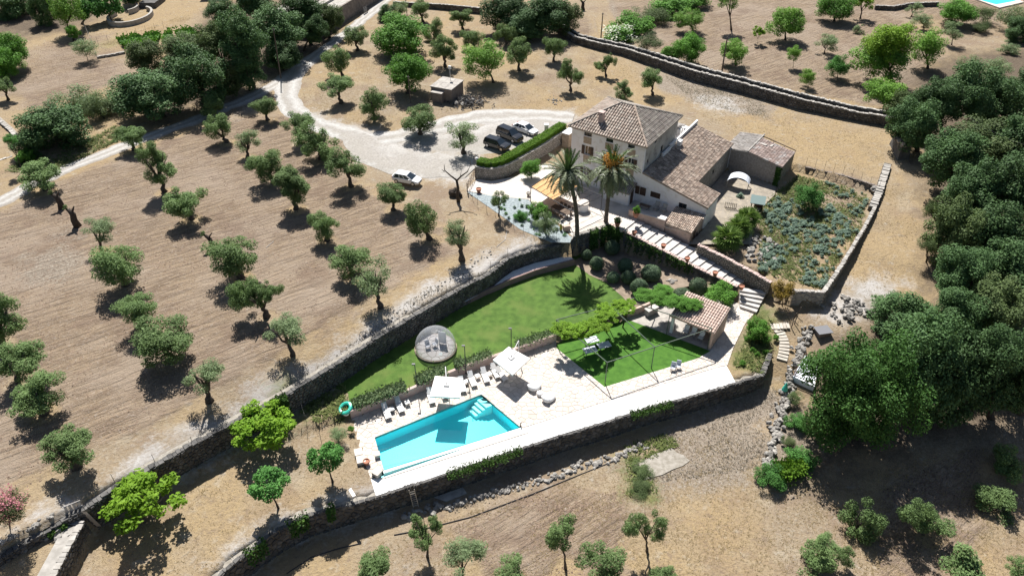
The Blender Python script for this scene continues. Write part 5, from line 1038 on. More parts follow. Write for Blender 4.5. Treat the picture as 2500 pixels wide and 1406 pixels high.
def vine(name, label, blobs, z, kind, stem, seed):
    s = gz(*stem); t = thing(name, label, 'vine', s, 0); q = random.Random(seed); mb = MB(); c0 = at(blobs[0][0], blobs[0][1], z); mb.tube([s, (s[0] + .2, s[1], z * .5), (c0[0], c0[1], z)], [.09, .07, .05], 6); mb.build('trunk', M['bark_dark'], t, smooth=True)
    for (px, py, rx) in blobs:
        c = at(px, py, z); W = rx * proj(c)[2] / FPX; ks = [k for k in CR if k[0] == kind]; link_copy(CR[ks[q.randrange(len(ks))]], 'foliage', t, Vector(c) - t.location, (0, 0, q.uniform(0, 6)), (W, W, W * .42))
vine('grape_vine', 'lime green vine over the left half of the pergola by the tables', [(1370, 800, 28), (1395, 812, 34), (1425, 805, 34), (1455, 795, 34), (1480, 775, 32), (1475, 755, 26)], 3.35, 'lime', (1480, 812), 1)
vine('grape_vine', 'yellow green vine over the lawn steps', [(1512, 745, 24), (1530, 755, 24), (1540, 740, 16)], 3.3, 'lime', (1520, 800), 2)
vine('wisteria_vine', 'deep green vine spreading onto the pool house roof', [(1575, 720, 30), (1605, 725, 32), (1640, 735, 32), (1670, 740, 30), (1695, 742, 24), (1620, 708, 26)], 3.6, 'carob', (1585, 765), 3)
tree('wisteria_bush', 'shrub', 'bush', 1760, 745, (1716, 690, 1800, 742), 'dark green climbing shrub behind the pool house roof corner', None, .1, hk=.7)
# ------------------------------------------------------------------ clipped balls
for i, (x, y, r, lb) in enumerate([(1432, 621, 14, 'smallest clipped ball, under the terrace corner'), (1457, 645, 18, 'clipped egg shaped ball right below the smallest one'), (1494, 607, 19, 'clipped ball close under the stair wall'), (1527, 651, 19, 'clipped ball in the middle of the shaded shrub bed'), (1534, 678, 18, 'clipped ball just below the middle one'),
                                   (1497, 674, 17, 'flat topped green clipped shrub at the lawn edge'), (1590, 669, 25, 'wide clipped cushion right of the middle balls'), (1560, 705, 22, 'dark clipped ball at the front of the bed'), (1668, 710, 25, 'pale low clipped dome behind the pool house roof'), (1705, 698, 22, 'pale clipped dome beside the climbing shrub'), (1604, 706, 12, 'little clipped ball between the cushion and the vine')]):
    c = at(x, y, 1.7); W = r * proj(c)[2] / FPX; gx = onground(c[0], c[1]); t = thing('topiary_ball', lb, 'topiary', (c[0], c[1], gx), 0, 'clipped shrubs below the stair'); mb = MB(); mb.tube([(c[0], c[1], gx - .1), (c[0], c[1], gx + W)], .07, 5); mb.build('trunk', M['bark_dark'], t)
    k = .85 if i in (5, 6, 8) else 1.02; link_copy(CR['ball', i % 2], 'crown', t, (0, 0, max(W * k * .9, 1.7 - gx - .1) if i not in (5, 6, 8) else W * k * .8), (0, 0, i), (W, W, W * k))
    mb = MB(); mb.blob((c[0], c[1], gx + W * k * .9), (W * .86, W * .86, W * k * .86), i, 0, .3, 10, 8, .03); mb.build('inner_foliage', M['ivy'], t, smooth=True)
# ------------------------------------------------------------------ pool furniture
def lounger(i, hx, hy, fx_, fy, label):
    a, b = at(hx, hy, .3), at(fx_, fy, .3); d = (b - a)[:2]; rz = math.atan2(d[1], d[0]); c = (a + b) / 2; L = 1.95
    t = thing('sun_lounger', label, 'sun lounger', (c[0], c[1], .06), rz, 'white sun loungers along the pink wall')
    mb = MB()
    for y in (-.3, .3): mb.box((.1, y, .32), (1.8, .05, .06))
    for x in (-.7, 0, .9): mb.box((x, 0, .32), (.05, .6, .05))
    mb.build('frame', M['resin'], t, world=False); mb = MB(); mb.box((.3, 0, .37), (1.35, .56, .03)); mb.build('seat', M['sling'], t, world=False)
    mb = MB(); mb.hexa([(-1.0, -.28, .80), (-.37, -.28, .36), (-.37, .28, .36), (-1.0, .28, .80), (-.97, -.28, .84), (-.35, -.28, .40), (-.35, .28, .40), (-.97, .28, .84)]); mb.build('backrest', M['sling'], t, world=False)
    for x in (-.6, .85):
        for y in (-.27, .27): mb = MB(); mb.box((x, y, .16), (.05, .05, .32)); mb.build('leg', M['resin'], t, world=False)
    return t
Z2 = lambda x, y: (800 + x / 3.348, 760 + y / 3.348)
for i, (h, f, lb) in enumerate([((455, 765), (505, 885), 'sun lounger farthest left, by the end of the pink wall'), ((560, 712), (615, 835), 'second sun lounger, beside the lone side table'), ((825, 640), (862, 765), 'sun lounger half under the left edge of the left parasol'), ((1085, 560), (1112, 660), 'sun lounger under the right edge of the left parasol'),
                                ((1155, 505), (1208, 625), 'sun lounger right of the left parasol, next to a table'), ((1262, 470), (1312, 595), 'sun lounger in the middle of the right hand trio'), ((1342, 445), (1398, 550), 'sun lounger at the left corner of the right parasol'), ((1400, 500), (1440, 545), 'sun lounger tucked under the right parasol'), ((930, 610), (965, 715), 'sun lounger hidden under the left parasol')]): lounger(i, *Z2(*h), *Z2(*f), lb)
for (x, y, lb) in ((522, 800, 'side table between the two left loungers'), (650, 745, 'side table right of the second lounger'), (1225, 528, 'side table left in the right hand trio'), (1322, 512, 'side table before the right parasol'), (1130, 575, 'side table at the corner of the left parasol')):
    c = at(*Z2(x, y), .4); t = thing('side_table', lb + ', white and square', 'side table', (c[0], c[1], .06), .5, 'white side tables between the loungers'); mb = MB(); mb.box((0, 0, .42), (.5, .5, .05)); mb.build('tabletop', M['resin'], t, world=False)
    for dx in (-.2, .2):
        for dy in (-.2, .2): mb = MB(); mb.box((dx, dy, .2), (.06, .06, .4)); mb.build('leg', M['resin'], t, world=False)
def parasol(name, label, corners, mast_px, h):
    C4 = [Vector(at(*Z2(*p), h)) for p in corners]; c = sum(C4, Vector()) / 4; top = c + Vector((0, 0, .42)); t = thing(name, label, 'parasol', (c.x, c.y, .06)); mb = MB(); n = 4
    for i in range(n): a, b = C4[i], C4[(i + 1) % n]; m1, m2 = a.lerp(top, .86), b.lerp(top, .86); mb.face([a, b, m2, m1]); mb.face([a, a - Vector((0, 0, .16)), b - Vector((0, 0, .16)), b])
    mb.build('canopy', M['canvas'], t); mb = MB(); k4 = [p.lerp(top, .80) + Vector((0, 0, .10)) for p in C4]
    for i in range(n): mb.face([k4[i], k4[(i + 1) % n], top + Vector((0, 0, .1))])
    mb.build('vent', M['canvas'], t)
    for i in range(4): mb = MB(); mb.tube([top - Vector((0, 0, .12)), C4[i] - Vector((0, 0, .05))], .022, 4); mb.build('rib', M['resin'], t)
    m = Vector(at(*Z2(*mast_px), 0)); m.z = .06; mt = Vector((m.x, m.y, h + .5)); mb = MB(); mb.tube([m, mt], .055, 7); mb.build('mast', M['resin'], t); mb = MB(); mb.tube([mt, top + Vector((0, 0, .22))], .045, 6); mb.tube([top + Vector((0, 0, .22)), top - Vector((0, 0, .25))], .04, 6); mb.build('arm', M['resin'], t)
    mb = MB(); mb.box((m.x, m.y, .10), (.9, .9, .09), .4); mb.build('base', M['greyresin'], t); return t
parasol('cantilever_parasol', 'square white cantilever parasol by the long side of the pool', [(877, 527), (1106, 543), (1080, 705), (833, 693)], (975, 615), 2.45)
parasol('cantilever_parasol', 'square white cantilever parasol over the right hand loungers, turned on its corner', [(1480, 287), (1655, 385), (1510, 520), (1350, 395)], (1560, 400), 2.45)
for (x, y, s, lb) in ((1692, 612, 1, 'upper large white pouf seat right of the parasol shade'), (1808, 705, 1, 'lower large white pouf seat right of the parasol shade'), (1735, 668, .42, 'small round white pouf between the two large ones')):
    c = at(*Z2(x, y), .3); t = thing('pouf_seat', lb, 'pouf', (c[0], c[1], .06), .75 if s == 1 else 0, None); mb = MB()
    if s == 1: mb.blob((0, 0, .26), (.82, .62, .28), 5, 0, .5, 14, 8, .03); mb.build('cushion', M['cushion'], t, smooth=True, world=False); mb = MB(); mb.blob((-.5, 0, .48), (.32, .58, .24), 6, 0, .5, 12, 8, .03); mb.build('backrest', M['cushion'], t, smooth=True, world=False)
    else: mb.lathe([(.30, 0), (.36, .1), (.36, .3), (.30, .38), (.02, .40)], (0, 0, 0), 16); mb.build('cushion', M['cushion'], t, smooth=True, world=False)
c = at(*Z2(155, 792), .95); t = thing('swim_ring', 'turquoise inflatable ring lying at the end of the pink wall', 'swim ring', (c[0], c[1], .8)); mb = MB(); R_, r_ = .58, .21
ring = [[((R_ + r_ * math.cos(w)) * math.cos(v), (R_ + r_ * math.cos(w)) * math.sin(v), r_ * math.sin(w) + .25) for w in np.linspace(0, 6.2832, 9)[:-1]] for v in np.linspace(0, 6.2832, 19)[:-1]]
for i in range(18):
    for k in range(8): mb.face([ring[i][k], ring[(i + 1) % 18][k], ring[(i + 1) % 18][(k + 1) % 8], ring[i][(k + 1) % 8]])
mb.build('tube', M['turq'], t, smooth=True, world=False); t.rotation_euler = (.25, -.3, 0)
c = at(*Z2(148, 832), .8); t = thing('swim_float', 'white inflatable float below the turquoise ring', 'swim float', (c[0], c[1], .5)); mb = MB(); mb.blob((0, 0, .28), (.4, .3, .26), 3, 0, .5, 8, 6, .1); mb.tube([(.2, 0, .3), (.4, .1, .6), (.3, .15, .75)], [.12, .09, .07], 6); mb.build('tube', M['cushion'], t, smooth=True, world=False)
for x, y, sx, lb in ((252, 1150, .75, 'upper pale stone bench block left of the pool'), (272, 1210, .8, 'lower pale stone bench block left of the pool'), (405, 1165, .5, 'white block at the left short side of the pool')):
    c = at(*Z2(x, y), .4); t = thing('stone_block', lb, 'stone block', (c[0], c[1], 0)); mb = MB(); mb.box((c[0], c[1], .22), (sx, sx * 1.1, .44), .3); mb.build('block', M['step'], t); mb = MB(); mb.box((c[0], c[1], .47), (sx * 1.06, sx * 1.16, .06), .3); mb.build('top_slab', M['pave'], t)
def pot(name, label, c, s, plant=None, group=None, mat='terracotta'):
    t = thing(name, label, 'flower pot', c, 0, group); mb = MB(); mb.lathe([(.16 * s, 0), (.24 * s, .2 * s), (.27 * s, .4 * s), (.31 * s, .42 * s), (.31 * s, .5 * s), (.26 * s, .5 * s), (.24 * s, .42 * s)], (0, 0, 0), 12); mb.build('pot_body', M[mat], t, smooth=False, world=False)
    if plant: link_copy(CR[plant, 0], 'foliage', t, (0, 0, .8 * s), (0, 0, 1), (.45 * s, .45 * s, .42 * s))
    return t
c = at(*Z2(318, 1235), .3); pot('flower_pot', 'terracotta pot at the lower left corner of the pool terrace', (c[0], c[1], .03), 1.1)
for x, y, z, lb in ((1619, 600, 3.45, 'uppermost'), (1677, 632, 2.75, 'second'), (1745, 667, 2.0, 'third'), (1809, 701, 1.55, 'lowest')): c = at(x, y + 6, z); pot('wall_pot', 'terracotta pot on the stair wall, %s of the four on the coping' % lb, (c[0], c[1], z), 1.15, None, 'pots on the stair coping')
for x, y, z, s, pl, lb in ((1552, 590 - 60, 4.9, 1.5, 'bush', 'pot with a green plant on the pink pillar at the stair head'), (1507, 553, 4.2, 1.3, 'darkbush', 'large planted pot at the terrace corner by the right palm'), (1517, 566, 4.2, 1.0, None, 'pale jar just below the terrace corner pot'), (1528, 569, 4.1, .9, None, 'small urn in the group at the stair head'), (1548, 574, 4.1, 1.1, None, 'dark pot on the upper stair coping'), (1553, 760, .05, 1.4, None, 'big pale pot in front of the pool house wall'), (1290, 478, 4.0, 1.0, None, 'pot at the awning corner')):
    c = at(x, y, z); pot('planter_pot', lb, (c[0], c[1], z), s, pl, None, 'terracotta' if s > 1 else 'capstone')
pot('planter_pot', 'brown pillar shaped pot at the head of the blue gravel bed', at(1169, 470, 4.0), 1.3)
def lamp(px, py, tpy, lb):
    b = gz(px, py); h = height_at(b, px, tpy) - b[2]; t = thing('lamp_post', lb, 'lamp post', b); mb = MB(); mb.tube([(0, 0, -.1), (0, 0, h)], .045, 6); mb.build('pole', M['iron'], t, world=False); mb = MB(); mb.box((-.12, 0, h - .05), (.34, .2, .12)); mb.build('lamp_head', M['iron'], t, world=False); mb = MB(); mb.box((0, 0, .1), (.2, .2, .2)); mb.build('base', M['iron'], t, world=False)
lamp(1020, 959, 888, 'left black lamp post rising from the pink wall over the loungers'); lamp(1137.5, 912, 843, 'middle black lamp post beside the left parasol'); lamp(1248, 872, 801, 'right black lamp post behind the right parasol')
for (a, b, lb) in (((1004, 968), (1003, 939), 'short dark stake against the pink wall'), ((1148, 968), (1143, 942), 'thin rod leaning by the left parasol')): c = at(*a, 0); mb = MB(); mb.tube([(c[0], c[1], 0), (c[0] - .1, c[1], 1.6)], .035, 5); mb.lathe([(.05, 0), (.08, .03), (.02, .06)], (c[0] - .1, c[1], 1.6), 6); tag(mb.build('garden_stake', M['rust']), lb, 'stake')
mb = MB(); c = at(1271, 1040, .05); mb.tube([(c[0], c[1], 0), (c[0], c[1], .5), (c[0] + .12, c[1], .62)], .05, 6); mb.lathe([(.1, 0), (.1, .06), (.05, .1)], (c[0], c[1], .04), 8); tag(mb.build('pool_tap', M['rust']), 'small rusty tap post at the right pool corner', 'tap')
c = at(1596, 850, PZ) if False else at(1598, 1194, -2.6)
# white tables on the lush lawn
for x, y, lb in ((1445, 829, 'white slatted table nearest the steps on the pool lawn'), (1475, 842, 'bluish table at the right of the three on the pool lawn'), (1441, 854, 'bluish table at the front of the three on the pool lawn')):
    c = at(x, y, .75); t = thing('garden_table', lb, 'garden table', (c[0], c[1], .03), math.radians(20)); mb = MB(); mb.box((0, 0, .73), (1.5, .95, .04)); mb.build('tabletop', M['sheet' if 'white' in lb else 'bluegrey'], t, world=False)
    for dx in (-.65, .65):
        for dy in (-.4, .4): mb = MB(); mb.box((dx, dy, .36), (.05, .05, .72)); mb.build('leg', M['iron'], t, world=False)
def chair(c, rz, lb, mat, group=None, s=1.0, name='garden_chair'):
    t = thing(name, lb, 'chair', c, rz, group); mb = MB(); mb.box((0, 0, .42 * s), (.52 * s, .5 * s, .05)); mb.build('seat', M[mat], t, world=False); mb = MB(); mb.hexa([(-.25 * s, .2 * s, .42 * s), (.25 * s, .2 * s, .42 * s), (.25 * s, .26 * s, .42 * s), (-.25 * s, .26 * s, .42 * s), (-.25 * s, .34 * s, .95 * s), (.25 * s, .34 * s, .95 * s), (.25 * s, .40 * s, .95 * s), (-.25 * s, .40 * s, .95 * s)]); mb.build('backrest', M[mat], t, world=False)
    for dx in (-.23, .23):
        for dy in (-.22, .22): mb = MB(); mb.box((dx * s, dy * s, .21 * s), (.045, .045, .42 * s)); mb.build('leg', M['greyresin'], t, world=False)
        mb = MB(); mb.box((dx * 1.12 * s, .02, .64 * s), (.05, .5 * s, .04)); mb.build('armrest', M['greyresin'], t, world=False)
    return t
for x, y, lb in ((1643, 898, 'left grey armchair of the pair on the pool lawn edge'), (1656, 894, 'right grey armchair of the pair on the pool lawn edge')): c = at(x, y, .4); chair((c[0], c[1], .05), -.3, lb, 'bluegrey', 'grey armchairs at the lawn edge')
for x, y, lb in ((1674, 808, 'left pale armchair in the shade of the pool house'), (1692, 814, 'middle pale armchair in the shade of the pool house'), (1711, 824, 'round pale seat at the right under the pool house roof')): c = at(x, y, .5); chair((c[0], c[1], .05), prz, lb, 'cushion', 'seats under the pool house roof', 1.15)
c = at(1590, 758, .5); t = thing('outdoor_sink', 'stone barbecue bench against the pool house wall', 'bench', (c[0], c[1], .05), .6); mb = MB(); mb.box((0, 0, .4), (1.6, .7, .8)); mb.build('base', M['capstone'], t, world=False); mb = MB(); mb.box((0, 0, .84), (1.7, .8, .08)); mb.build('top_slab', M['step'], t, world=False)
# ------------------------------------------------------------------ clear dome tent
c = at(1064, 850, 1.0); R = 50.0 * proj(c)[2] / FPX; zc = 1.38
dome = thing('bubble_tent', 'clear plastic bubble tent with a stone floor on the upper lawn', 'bubble tent', (c[0], c[1], .92)); mb = MB(); nu, nv = 28, 14; zmin = .98
rows = []
for i in range(nv + 1):
    th = math.pi * .5 - (math.pi * .5 + math.asin((zc - zmin) / R)) * i / nv if False else None
    z = zmin + (zc + R - zmin) * (1 - math.cos(math.pi * .5 * i / nv)) if False else zmin + (zc + R * .985 - zmin) * math.sin(math.pi / 2 * i / nv); r = math.sqrt(max(R * R - (z - zc) ** 2, .01)); rows.append([(c[0] + r * math.cos(2 * math.pi * k / nu), c[1] + r * math.sin(2 * math.pi * k / nu), z) for k in range(nu)])
for i in range(nv):
    for k in range(nu): k2 = (k + 1) % nu; mb.face([rows[i][k], rows[i][k2], rows[i + 1][k2], rows[i + 1][k]])
mb.face(rows[-1]); me_ = mb.build('clear_skin', M['plastic'], dome, smooth=True)
rf_ = math.sqrt(R * R - (zc - zmin) ** 2); mb = MB(); mb.lathe([(rf_ * 1.03, 0), (rf_ * 1.06, .12), (rf_ * 1.04, .24), (rf_ * .98, .24)], (c[0], c[1], .9), 28); mb.build('base_ring', M['sandstone'], dome)
circ = [(c[0] + rf_ * .97 * math.cos(w), c[1] + rf_ * .97 * math.sin(w)) for w in np.linspace(0, 2 * math.pi, 25)[:-1]]; mb = MB(); mb.prism(circ, .9, 1.15); flo = mb.build('floor', M['pave_joint'], dome)
for pc in cells([s for s in jitter_seeds(c[0] - rf_, c[0] + rf_, c[1] - rf_, c[1] + rf_, .8, .7, .45, 9) if math.hypot(s[0] - c[0], s[1] - c[1]) < rf_ + .2], circ, .05): mb = MB(); mb.prism(pc, 1.14, 1.18, 0, .5, .98); mb.build('paving_stone', M['pave_in'], flo)
for dx, dy, rz, lb in ((-.85, -.2, .4, 'armchair with a pale cushion inside the clear bubble tent'), (-.1, .1, -.9, 'folding chair in the middle of the clear bubble tent')): chair((c[0] + dx, c[1] + dy, 1.18), rz, lb, 'sling', 'chairs in the bubble tent')
t = thing('folding_screen', 'white upright panel standing inside the clear bubble tent', 'screen', (c[0] + .75, c[1] + .55, 1.18), -.3); mb = MB(); mb.box((0, 0, .95), (.9, .05, 1.7)); mb.build('panel', M['cushion'], t, world=False)
for x in (-.42, .42): mb = MB(); mb.box((x, 0, .9), (.06, .09, 1.8)); mb.build('post', M['resin'], t, world=False)
# ------------------------------------------------------------------ clipped hedge on its curved wall
HW = [at(*p, 4) for p in ((1160, 432), (1180, 437), (1200, 438.5), (1220, 435), (1239, 429), (1270, 412), (1334, 374), (1388, 338))]
stone_wall('curved_wall', 'curved stone wall under the clipped hedge by the patio entrance', HW, 3.9, 5.75, .5, (.34, .28), 0, seed=31, mat='capstone', topcut=.1, depth=(.03, .08))
def leaf_box(name, path, w, z0, z1, mat, n, seed, size=.09, parent=None):
    """clipped hedge: leaves over the skin of a bar that follows a path"""
    r = np.random.default_rng(seed); P = Path(path); C, Nn = [], []
    for _ in range(n):
        u = r.random() * P.L; f = r.random()
        if f < .5: d, z, nv = r.uniform(-.5, .5) * w, z1 + r.normal() * .05, (0, 0, 1)
        elif f < .75: d, z, nv = w / 2 + r.normal() * .04, r.uniform(z0, z1), None
        else: d, z, nv = -w / 2 + r.normal() * .04, r.uniform(z0, z1), None
        x, y = P.at(u, d); x2, y2 = P.at(u, d + .1); m = math.copysign(1, d); C.append((x, y, z)); Nn.append(nv or ((x2 - x) * 10 * m, (y2 - y) * 10 * m, .3))
    Nn = np.array(Nn) + r.normal(size=(n, 3)) * .45
    return leaf_mesh(name, np.array(C), Nn, size * r.uniform(.6, 1.4, n), mat, .1 + .8 * r.random(n), 1.5, seed)
HP = [p[:2] for p in off(HW, 1.15)]; hg = thing('clipped_hedge', 'long bright green clipped hedge hiding the fronts of the parked cars', 'hedge', (*HP[3], 4))
Pq = Path(HP); mb = MB()
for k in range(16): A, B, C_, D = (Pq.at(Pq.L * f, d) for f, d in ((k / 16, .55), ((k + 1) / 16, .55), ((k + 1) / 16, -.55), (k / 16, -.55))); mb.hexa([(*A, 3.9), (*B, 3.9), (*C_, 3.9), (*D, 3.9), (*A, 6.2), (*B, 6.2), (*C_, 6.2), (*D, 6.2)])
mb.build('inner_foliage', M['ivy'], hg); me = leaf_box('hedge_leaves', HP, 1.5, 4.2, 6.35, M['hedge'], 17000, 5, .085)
o = link_copy(me, 'foliage', hg, -hg.location)
# ------------------------------------------------------------------ cars
def car(px, py, hx, hy, zg, L, Wd, Ht, paint, label, kind='hatch'):
    """(px, py) to (hx, hy): middle of the tail to middle of the nose at ground level"""
    a, b = at(px, py, zg), at(hx, hy, zg); d = (b - a)[:2]; rz = math.atan2(d[1], d[0]); c = (a + b) / 2
    t = thing('parked_car', label, 'car', (c[0], c[1], zg), rz); hw = Wd / 2; bl = Ht * .60
    S = {'hatch': [(-.5, .42, .80, .62), (-.47, .30, .97, .64), (-.25, .22, 1.0, .655), (.1, .2, 1.0, .64), (.28, .2, .99, .60), (.42, .24, .93, .50), (.485, .28, .80, .43), (.5, .33, .66, .38)],
         'suv': [(-.5, .42, .86, .62), (-.485, .30, .97, .64), (-.25, .25, 1.0, .65), (.1, .24, 1.0, .64), (.25, .24, .99, .61), (.42, .26, .95, .56), (.49, .30, .86, .50), (.5, .36, .76, .42)],
         'sedan': [(-.5, .40, .78, .56), (-.46, .28, .94, .62), (-.25, .2, 1.0, .65), (.1, .19, 1.0, .63), (.26, .19, .98, .57), (.42, .22, .92, .49), (.49, .27, .78, .42), (.5, .33, .64, .37)]}[kind]
    mb = MB(); R = []
    for fx, zb, wk, zt in S:
        x = fx * L; w = hw * wk; zb_, zt_ = zb * 1.0, zt * Ht; R.append([(x, -w * .86, zb_), (x, -w, zb_ + .12), (x, -w, zt_ - .14), (x, -w * .93, zt_ - .03), (x, -w * .5, zt_ + .015), (x, w * .5, zt_ + .015), (x, w * .93, zt_ - .03), (x, w, zt_ - .14), (x, w, zb_ + .12), (x, w * .86, zb_)])
    for i in range(len(R) - 1):
        for k in range(10): k2 = (k + 1) % 10; mb.face([R[i][k], R[i + 1][k], R[i + 1][k2], R[i][k2]])
    mb.face(R[0]); mb.face(R[-1][::-1]); body = mb.build('body', M[paint], t, smooth=False, world=False)
    G = {'hatch': (-.475, -.37, .06, .29), 'suv': (-.485, -.44, .09, .26), 'sedan': (-.44, -.27, .06, .27)}[kind]; zl, zr = .60 * Ht, Ht; wl, wr = hw * .93, hw * .74
    x0, x1, x2, x3 = (g * L for g in G); B = [(x0, wl), (x3, wl)]; b0, b1, t0, t1 = (x0, zl), (x3, zl), (x1, zr), (x2, zr)
    mb = MB(); low = [(x0, -wl, zl), (x3, -wl, zl * .98), (x3, wl, zl * .98), (x0, wl, zl)]; mid = [(x1, -wr, zr - .05), (x2, -wr, zr - .05), (x2, wr, zr - .05), (x1, wr, zr - .05)]; tp = [(x1 + .1, -wr * .88, zr), (x2 - .12, -wr * .88, zr), (x2 - .12, wr * .88, zr), (x1 + .1, wr * .88, zr)]
    for i in range(4): j = (i + 1) % 4; mb.face([low[i], low[j], mid[j], mid[i]]); mb.face([mid[i], mid[j], tp[j], tp[i]])
    mb.face(tp); mb.build('roof', M[paint], t, world=False)
    def pane(nm, q4, e=.012, mat='carglass', ins=.10):
        c_ = sum((Vector(p) for p in q4), Vector()) / 4; n_ = (Vector(q4[1]) - Vector(q4[0])).cross(Vector(q4[2]) - Vector(q4[0])).normalized(); n_ = n_ if n_.dot(c_ - Vector((c_.x * .5, 0, zl))) > 0 else -n_
        mb = MB(); mb.face([Vector(p).lerp(c_, ins) + n_ * e for p in q4]); return mb.build(nm, M[mat], t, world=False)
    pane('windscreen', [low[1], low[2], mid[2], mid[1]]); pane('rear_window', [low[3], low[0], mid[0], mid[3]])
    lx = lambda A, Bp, f: tuple(A[i] + (Bp[i] - A[i]) * f for i in range(3))
    for s in (0, 1):
        A, B_, Cq, D = (low[0], low[1], mid[1], mid[0]) if s == 0 else (low[3], low[2], mid[2], mid[3])
        for f0, f1 in ((.08, .36), (.38, .62), (.64, .90)): pane('side_window', [lx(A, B_, f0), lx(A, B_, f1), lx(D, Cq, f1), lx(D, Cq, f0)], .014)
    for x in (-.31 * L, .31 * L):
        for y in (-hw * .90, hw * .90):
            w = MB(); rr = .325 if kind != 'suv' else .36; w.tube([(x, y - .11, rr), (x, y + .11, rr)], rr, 14); wh = w.build('wheel', M['tyre'], t, world=False); w = MB(); sg = 1 if y > 0 else -1; w.tube([(x, y + sg * .10, rr), (x, y + sg * .125, rr)], rr * .66, 10); w.build('rim', M['rim'], wh, world=False); wh_arch = MB()
    for s in (-1, 1):
        mb = MB(); mb.hexa([(.44 * L, s * hw * .50, Ht * .40), (.475 * L, s * hw * .50, Ht * .37), (.455 * L, s * hw * .84, Ht * .37), (.40 * L, s * hw * .86, Ht * .41), (.44 * L, s * hw * .50, Ht * .475), (.475 * L, s * hw * .50, Ht * .44), (.455 * L, s * hw * .84, Ht * .45), (.40 * L, s * hw * .86, Ht * .50)]); mb.build('headlight', M['lamp'], t, world=False)
        mb = MB(); mb.box((-.487 * L, s * hw * .74, Ht * .55), (.06, .26, .2)); mb.build('tail_light', M['taillamp'], t, world=False); mb = MB(); mb.box((.19 * L, s * (hw + .08), Ht * .64), (.14, .2, .13)); mb.build('wing_mirror', M[paint], t, world=False)
    mb = MB(); mb.box((.497 * L, 0, Ht * .30), (.04, Wd * .6, .2)); mb.build('grille', M['trim'], t, world=False); mb = MB(); mb.box((.507 * L, 0, .36), (.02, .5, .11)); mb.build('number_plate', M['plate'], t, world=False)
    return t
car(965, 439, 1024, 450, 3.98, 4.25, 1.78, 1.48, 'carwhite', 'white hatchback parked alone at the edge of the ploughed field')
car(1188, 352, 1240, 368, 3.98, 4.3, 1.8, 1.55, 'carblue', 'dark grey crossover, nearest the camera of the three cars behind the hedge', 'suv')
car(1214, 326, 1276, 352, 3.98, 4.7, 1.85, 1.82, 'carblack', 'black estate van between the dark crossover and the white car', 'suv')
car(1254, 312, 1312, 333, 3.98, 4.5, 1.8, 1.45, 'carwhite', 'white saloon nosed against the hedge beyond the black van', 'sedan')
# ------------------------------------------------------------------ palms
def frond_mesh(name, L, mat, droop, seed, n=34, w=.27):
    r = random.Random(seed); mb = MB(); C = []
    for i in range(n + 1):
        f = i / n; C.append(Vector((L * f * (1 - .18 * f * droop), 0, L * (.34 * f - droop * .62 * f * f))))
    mb.tube([C[0], C[n // 3], C[2 * n // 3], C[n]], [.045, .03, .02, .008], 3, 0, .75, False)
    for i in range(2, n):
        f = i / n; l = w * L * .5 * math.sin(math.pi * (.16 + .80 * f)) ** .7; T = (C[i + 1] - C[i - 1]).normalized()
        for s in (-1, 1):
            tip = C[i] + T * l * .75 + Vector((0, s * l * .72, l * .30 - droop * l * .35 + r.uniform(-.04, .04))); q = T * .0125; mb.face([C[i] - q, C[i] + q, tip + q * .3, tip - q * .3], 0, r.random())
    return mb.mesh(name, mat)
FR = [frond_mesh('frond', 1.0, M['palmleaf'], d, 40 + i) for i, d in enumerate((.55, .95, 1.3, 1.6))]; FRY = [frond_mesh('frond', 1.0, M['palmyoung'], d, 50 + i) for i, d in enumerate((.15, .3))]; FRD = [frond_mesh('frond', 1.0, M['palmdead'], d, 60 + i) for i, d in enumerate((1.7, 2.0))]
def palm(bpx, zb, mids, cpx, fl, label, dates, seed, n=64):
    b = Vector(at(*bpx, zb)); h = height_at(b, 0, cpx[1]) - zb; q = random.Random(seed); n = int(n * 1.3); top = Vector((b.x + (cpx[0] - proj((b.x, b.y, zb + h))[0]) * proj((b.x, b.y, zb + h))[2] / FPX, b.y, zb + h)); t = thing('date_palm', label, 'palm tree', b)
    pts = [b - Vector((0, 0, .3))]; rs = [.34]; m = 22
    for i in range(1, m + 1):
        f = i / m; bow = mids * math.sin(math.pi * min(f * 1.0, 1)); p = b.lerp(top, f) + Vector((bow, 0, 0)); pts += [p]; rs += [.27 - .05 * f + (.03 if i % 2 else 0) + (.10 if f > .88 else 0)]
    mb = MB(); mb.tube(pts, rs, 9); mb.build('trunk', M['palm_bark'], t)
    c = top - b
    for i in range(n):
        f = i / n; az = i * 2.39996 + q.uniform(-.2, .2)
        if f < (.13 if dates else .22): k, el, me, s = q.randrange(2), math.radians(q.uniform(40, 75)), FRY, fl * .74
        elif f < .72: k, el, me, s = q.randrange(0, 3), math.radians(26 - 110 * (f - .2)), FR, fl * q.uniform(.92, 1.08)
        elif f < .9: k, el, me, s = q.randrange(2, 4), math.radians(-32 - 150 * (f - .72)), FR, fl * q.uniform(.85, 1.0)
        else: k, el, me, s = q.randrange(2), math.radians(-62), FRD, fl * q.uniform(.7, .85)
        link_copy(me[k], 'frond', t, c + Vector((math.cos(az) * .15, math.sin(az) * .15, .35 * (1 - 2 * f))), (q.uniform(-.35, .35), -el, az), (s, s, s))
    if dates:
        for i in range(15):
            az = i * .42 + q.random() * .3; mb = MB(); r = random.Random(i); o = Vector((math.cos(az), math.sin(az), 0))
            for _ in range(26):
                p = o * r.uniform(.45, 1.25) + Vector((r.uniform(-.2, .2), r.uniform(-.2, .2), r.uniform(.5, 2.0))); mb.tube([p, p + Vector((o.x * .12, o.y * .12, r.uniform(-.3, -.1)))], [.075, .03], 3, 0, r.random())
            mb.tube([o * .1, o * .7 + Vector((0, 0, 1.3))], [.05, .03], 4, 0, .5); mb.build('date_cluster', M['date'], t, world=False).location = c
    return t
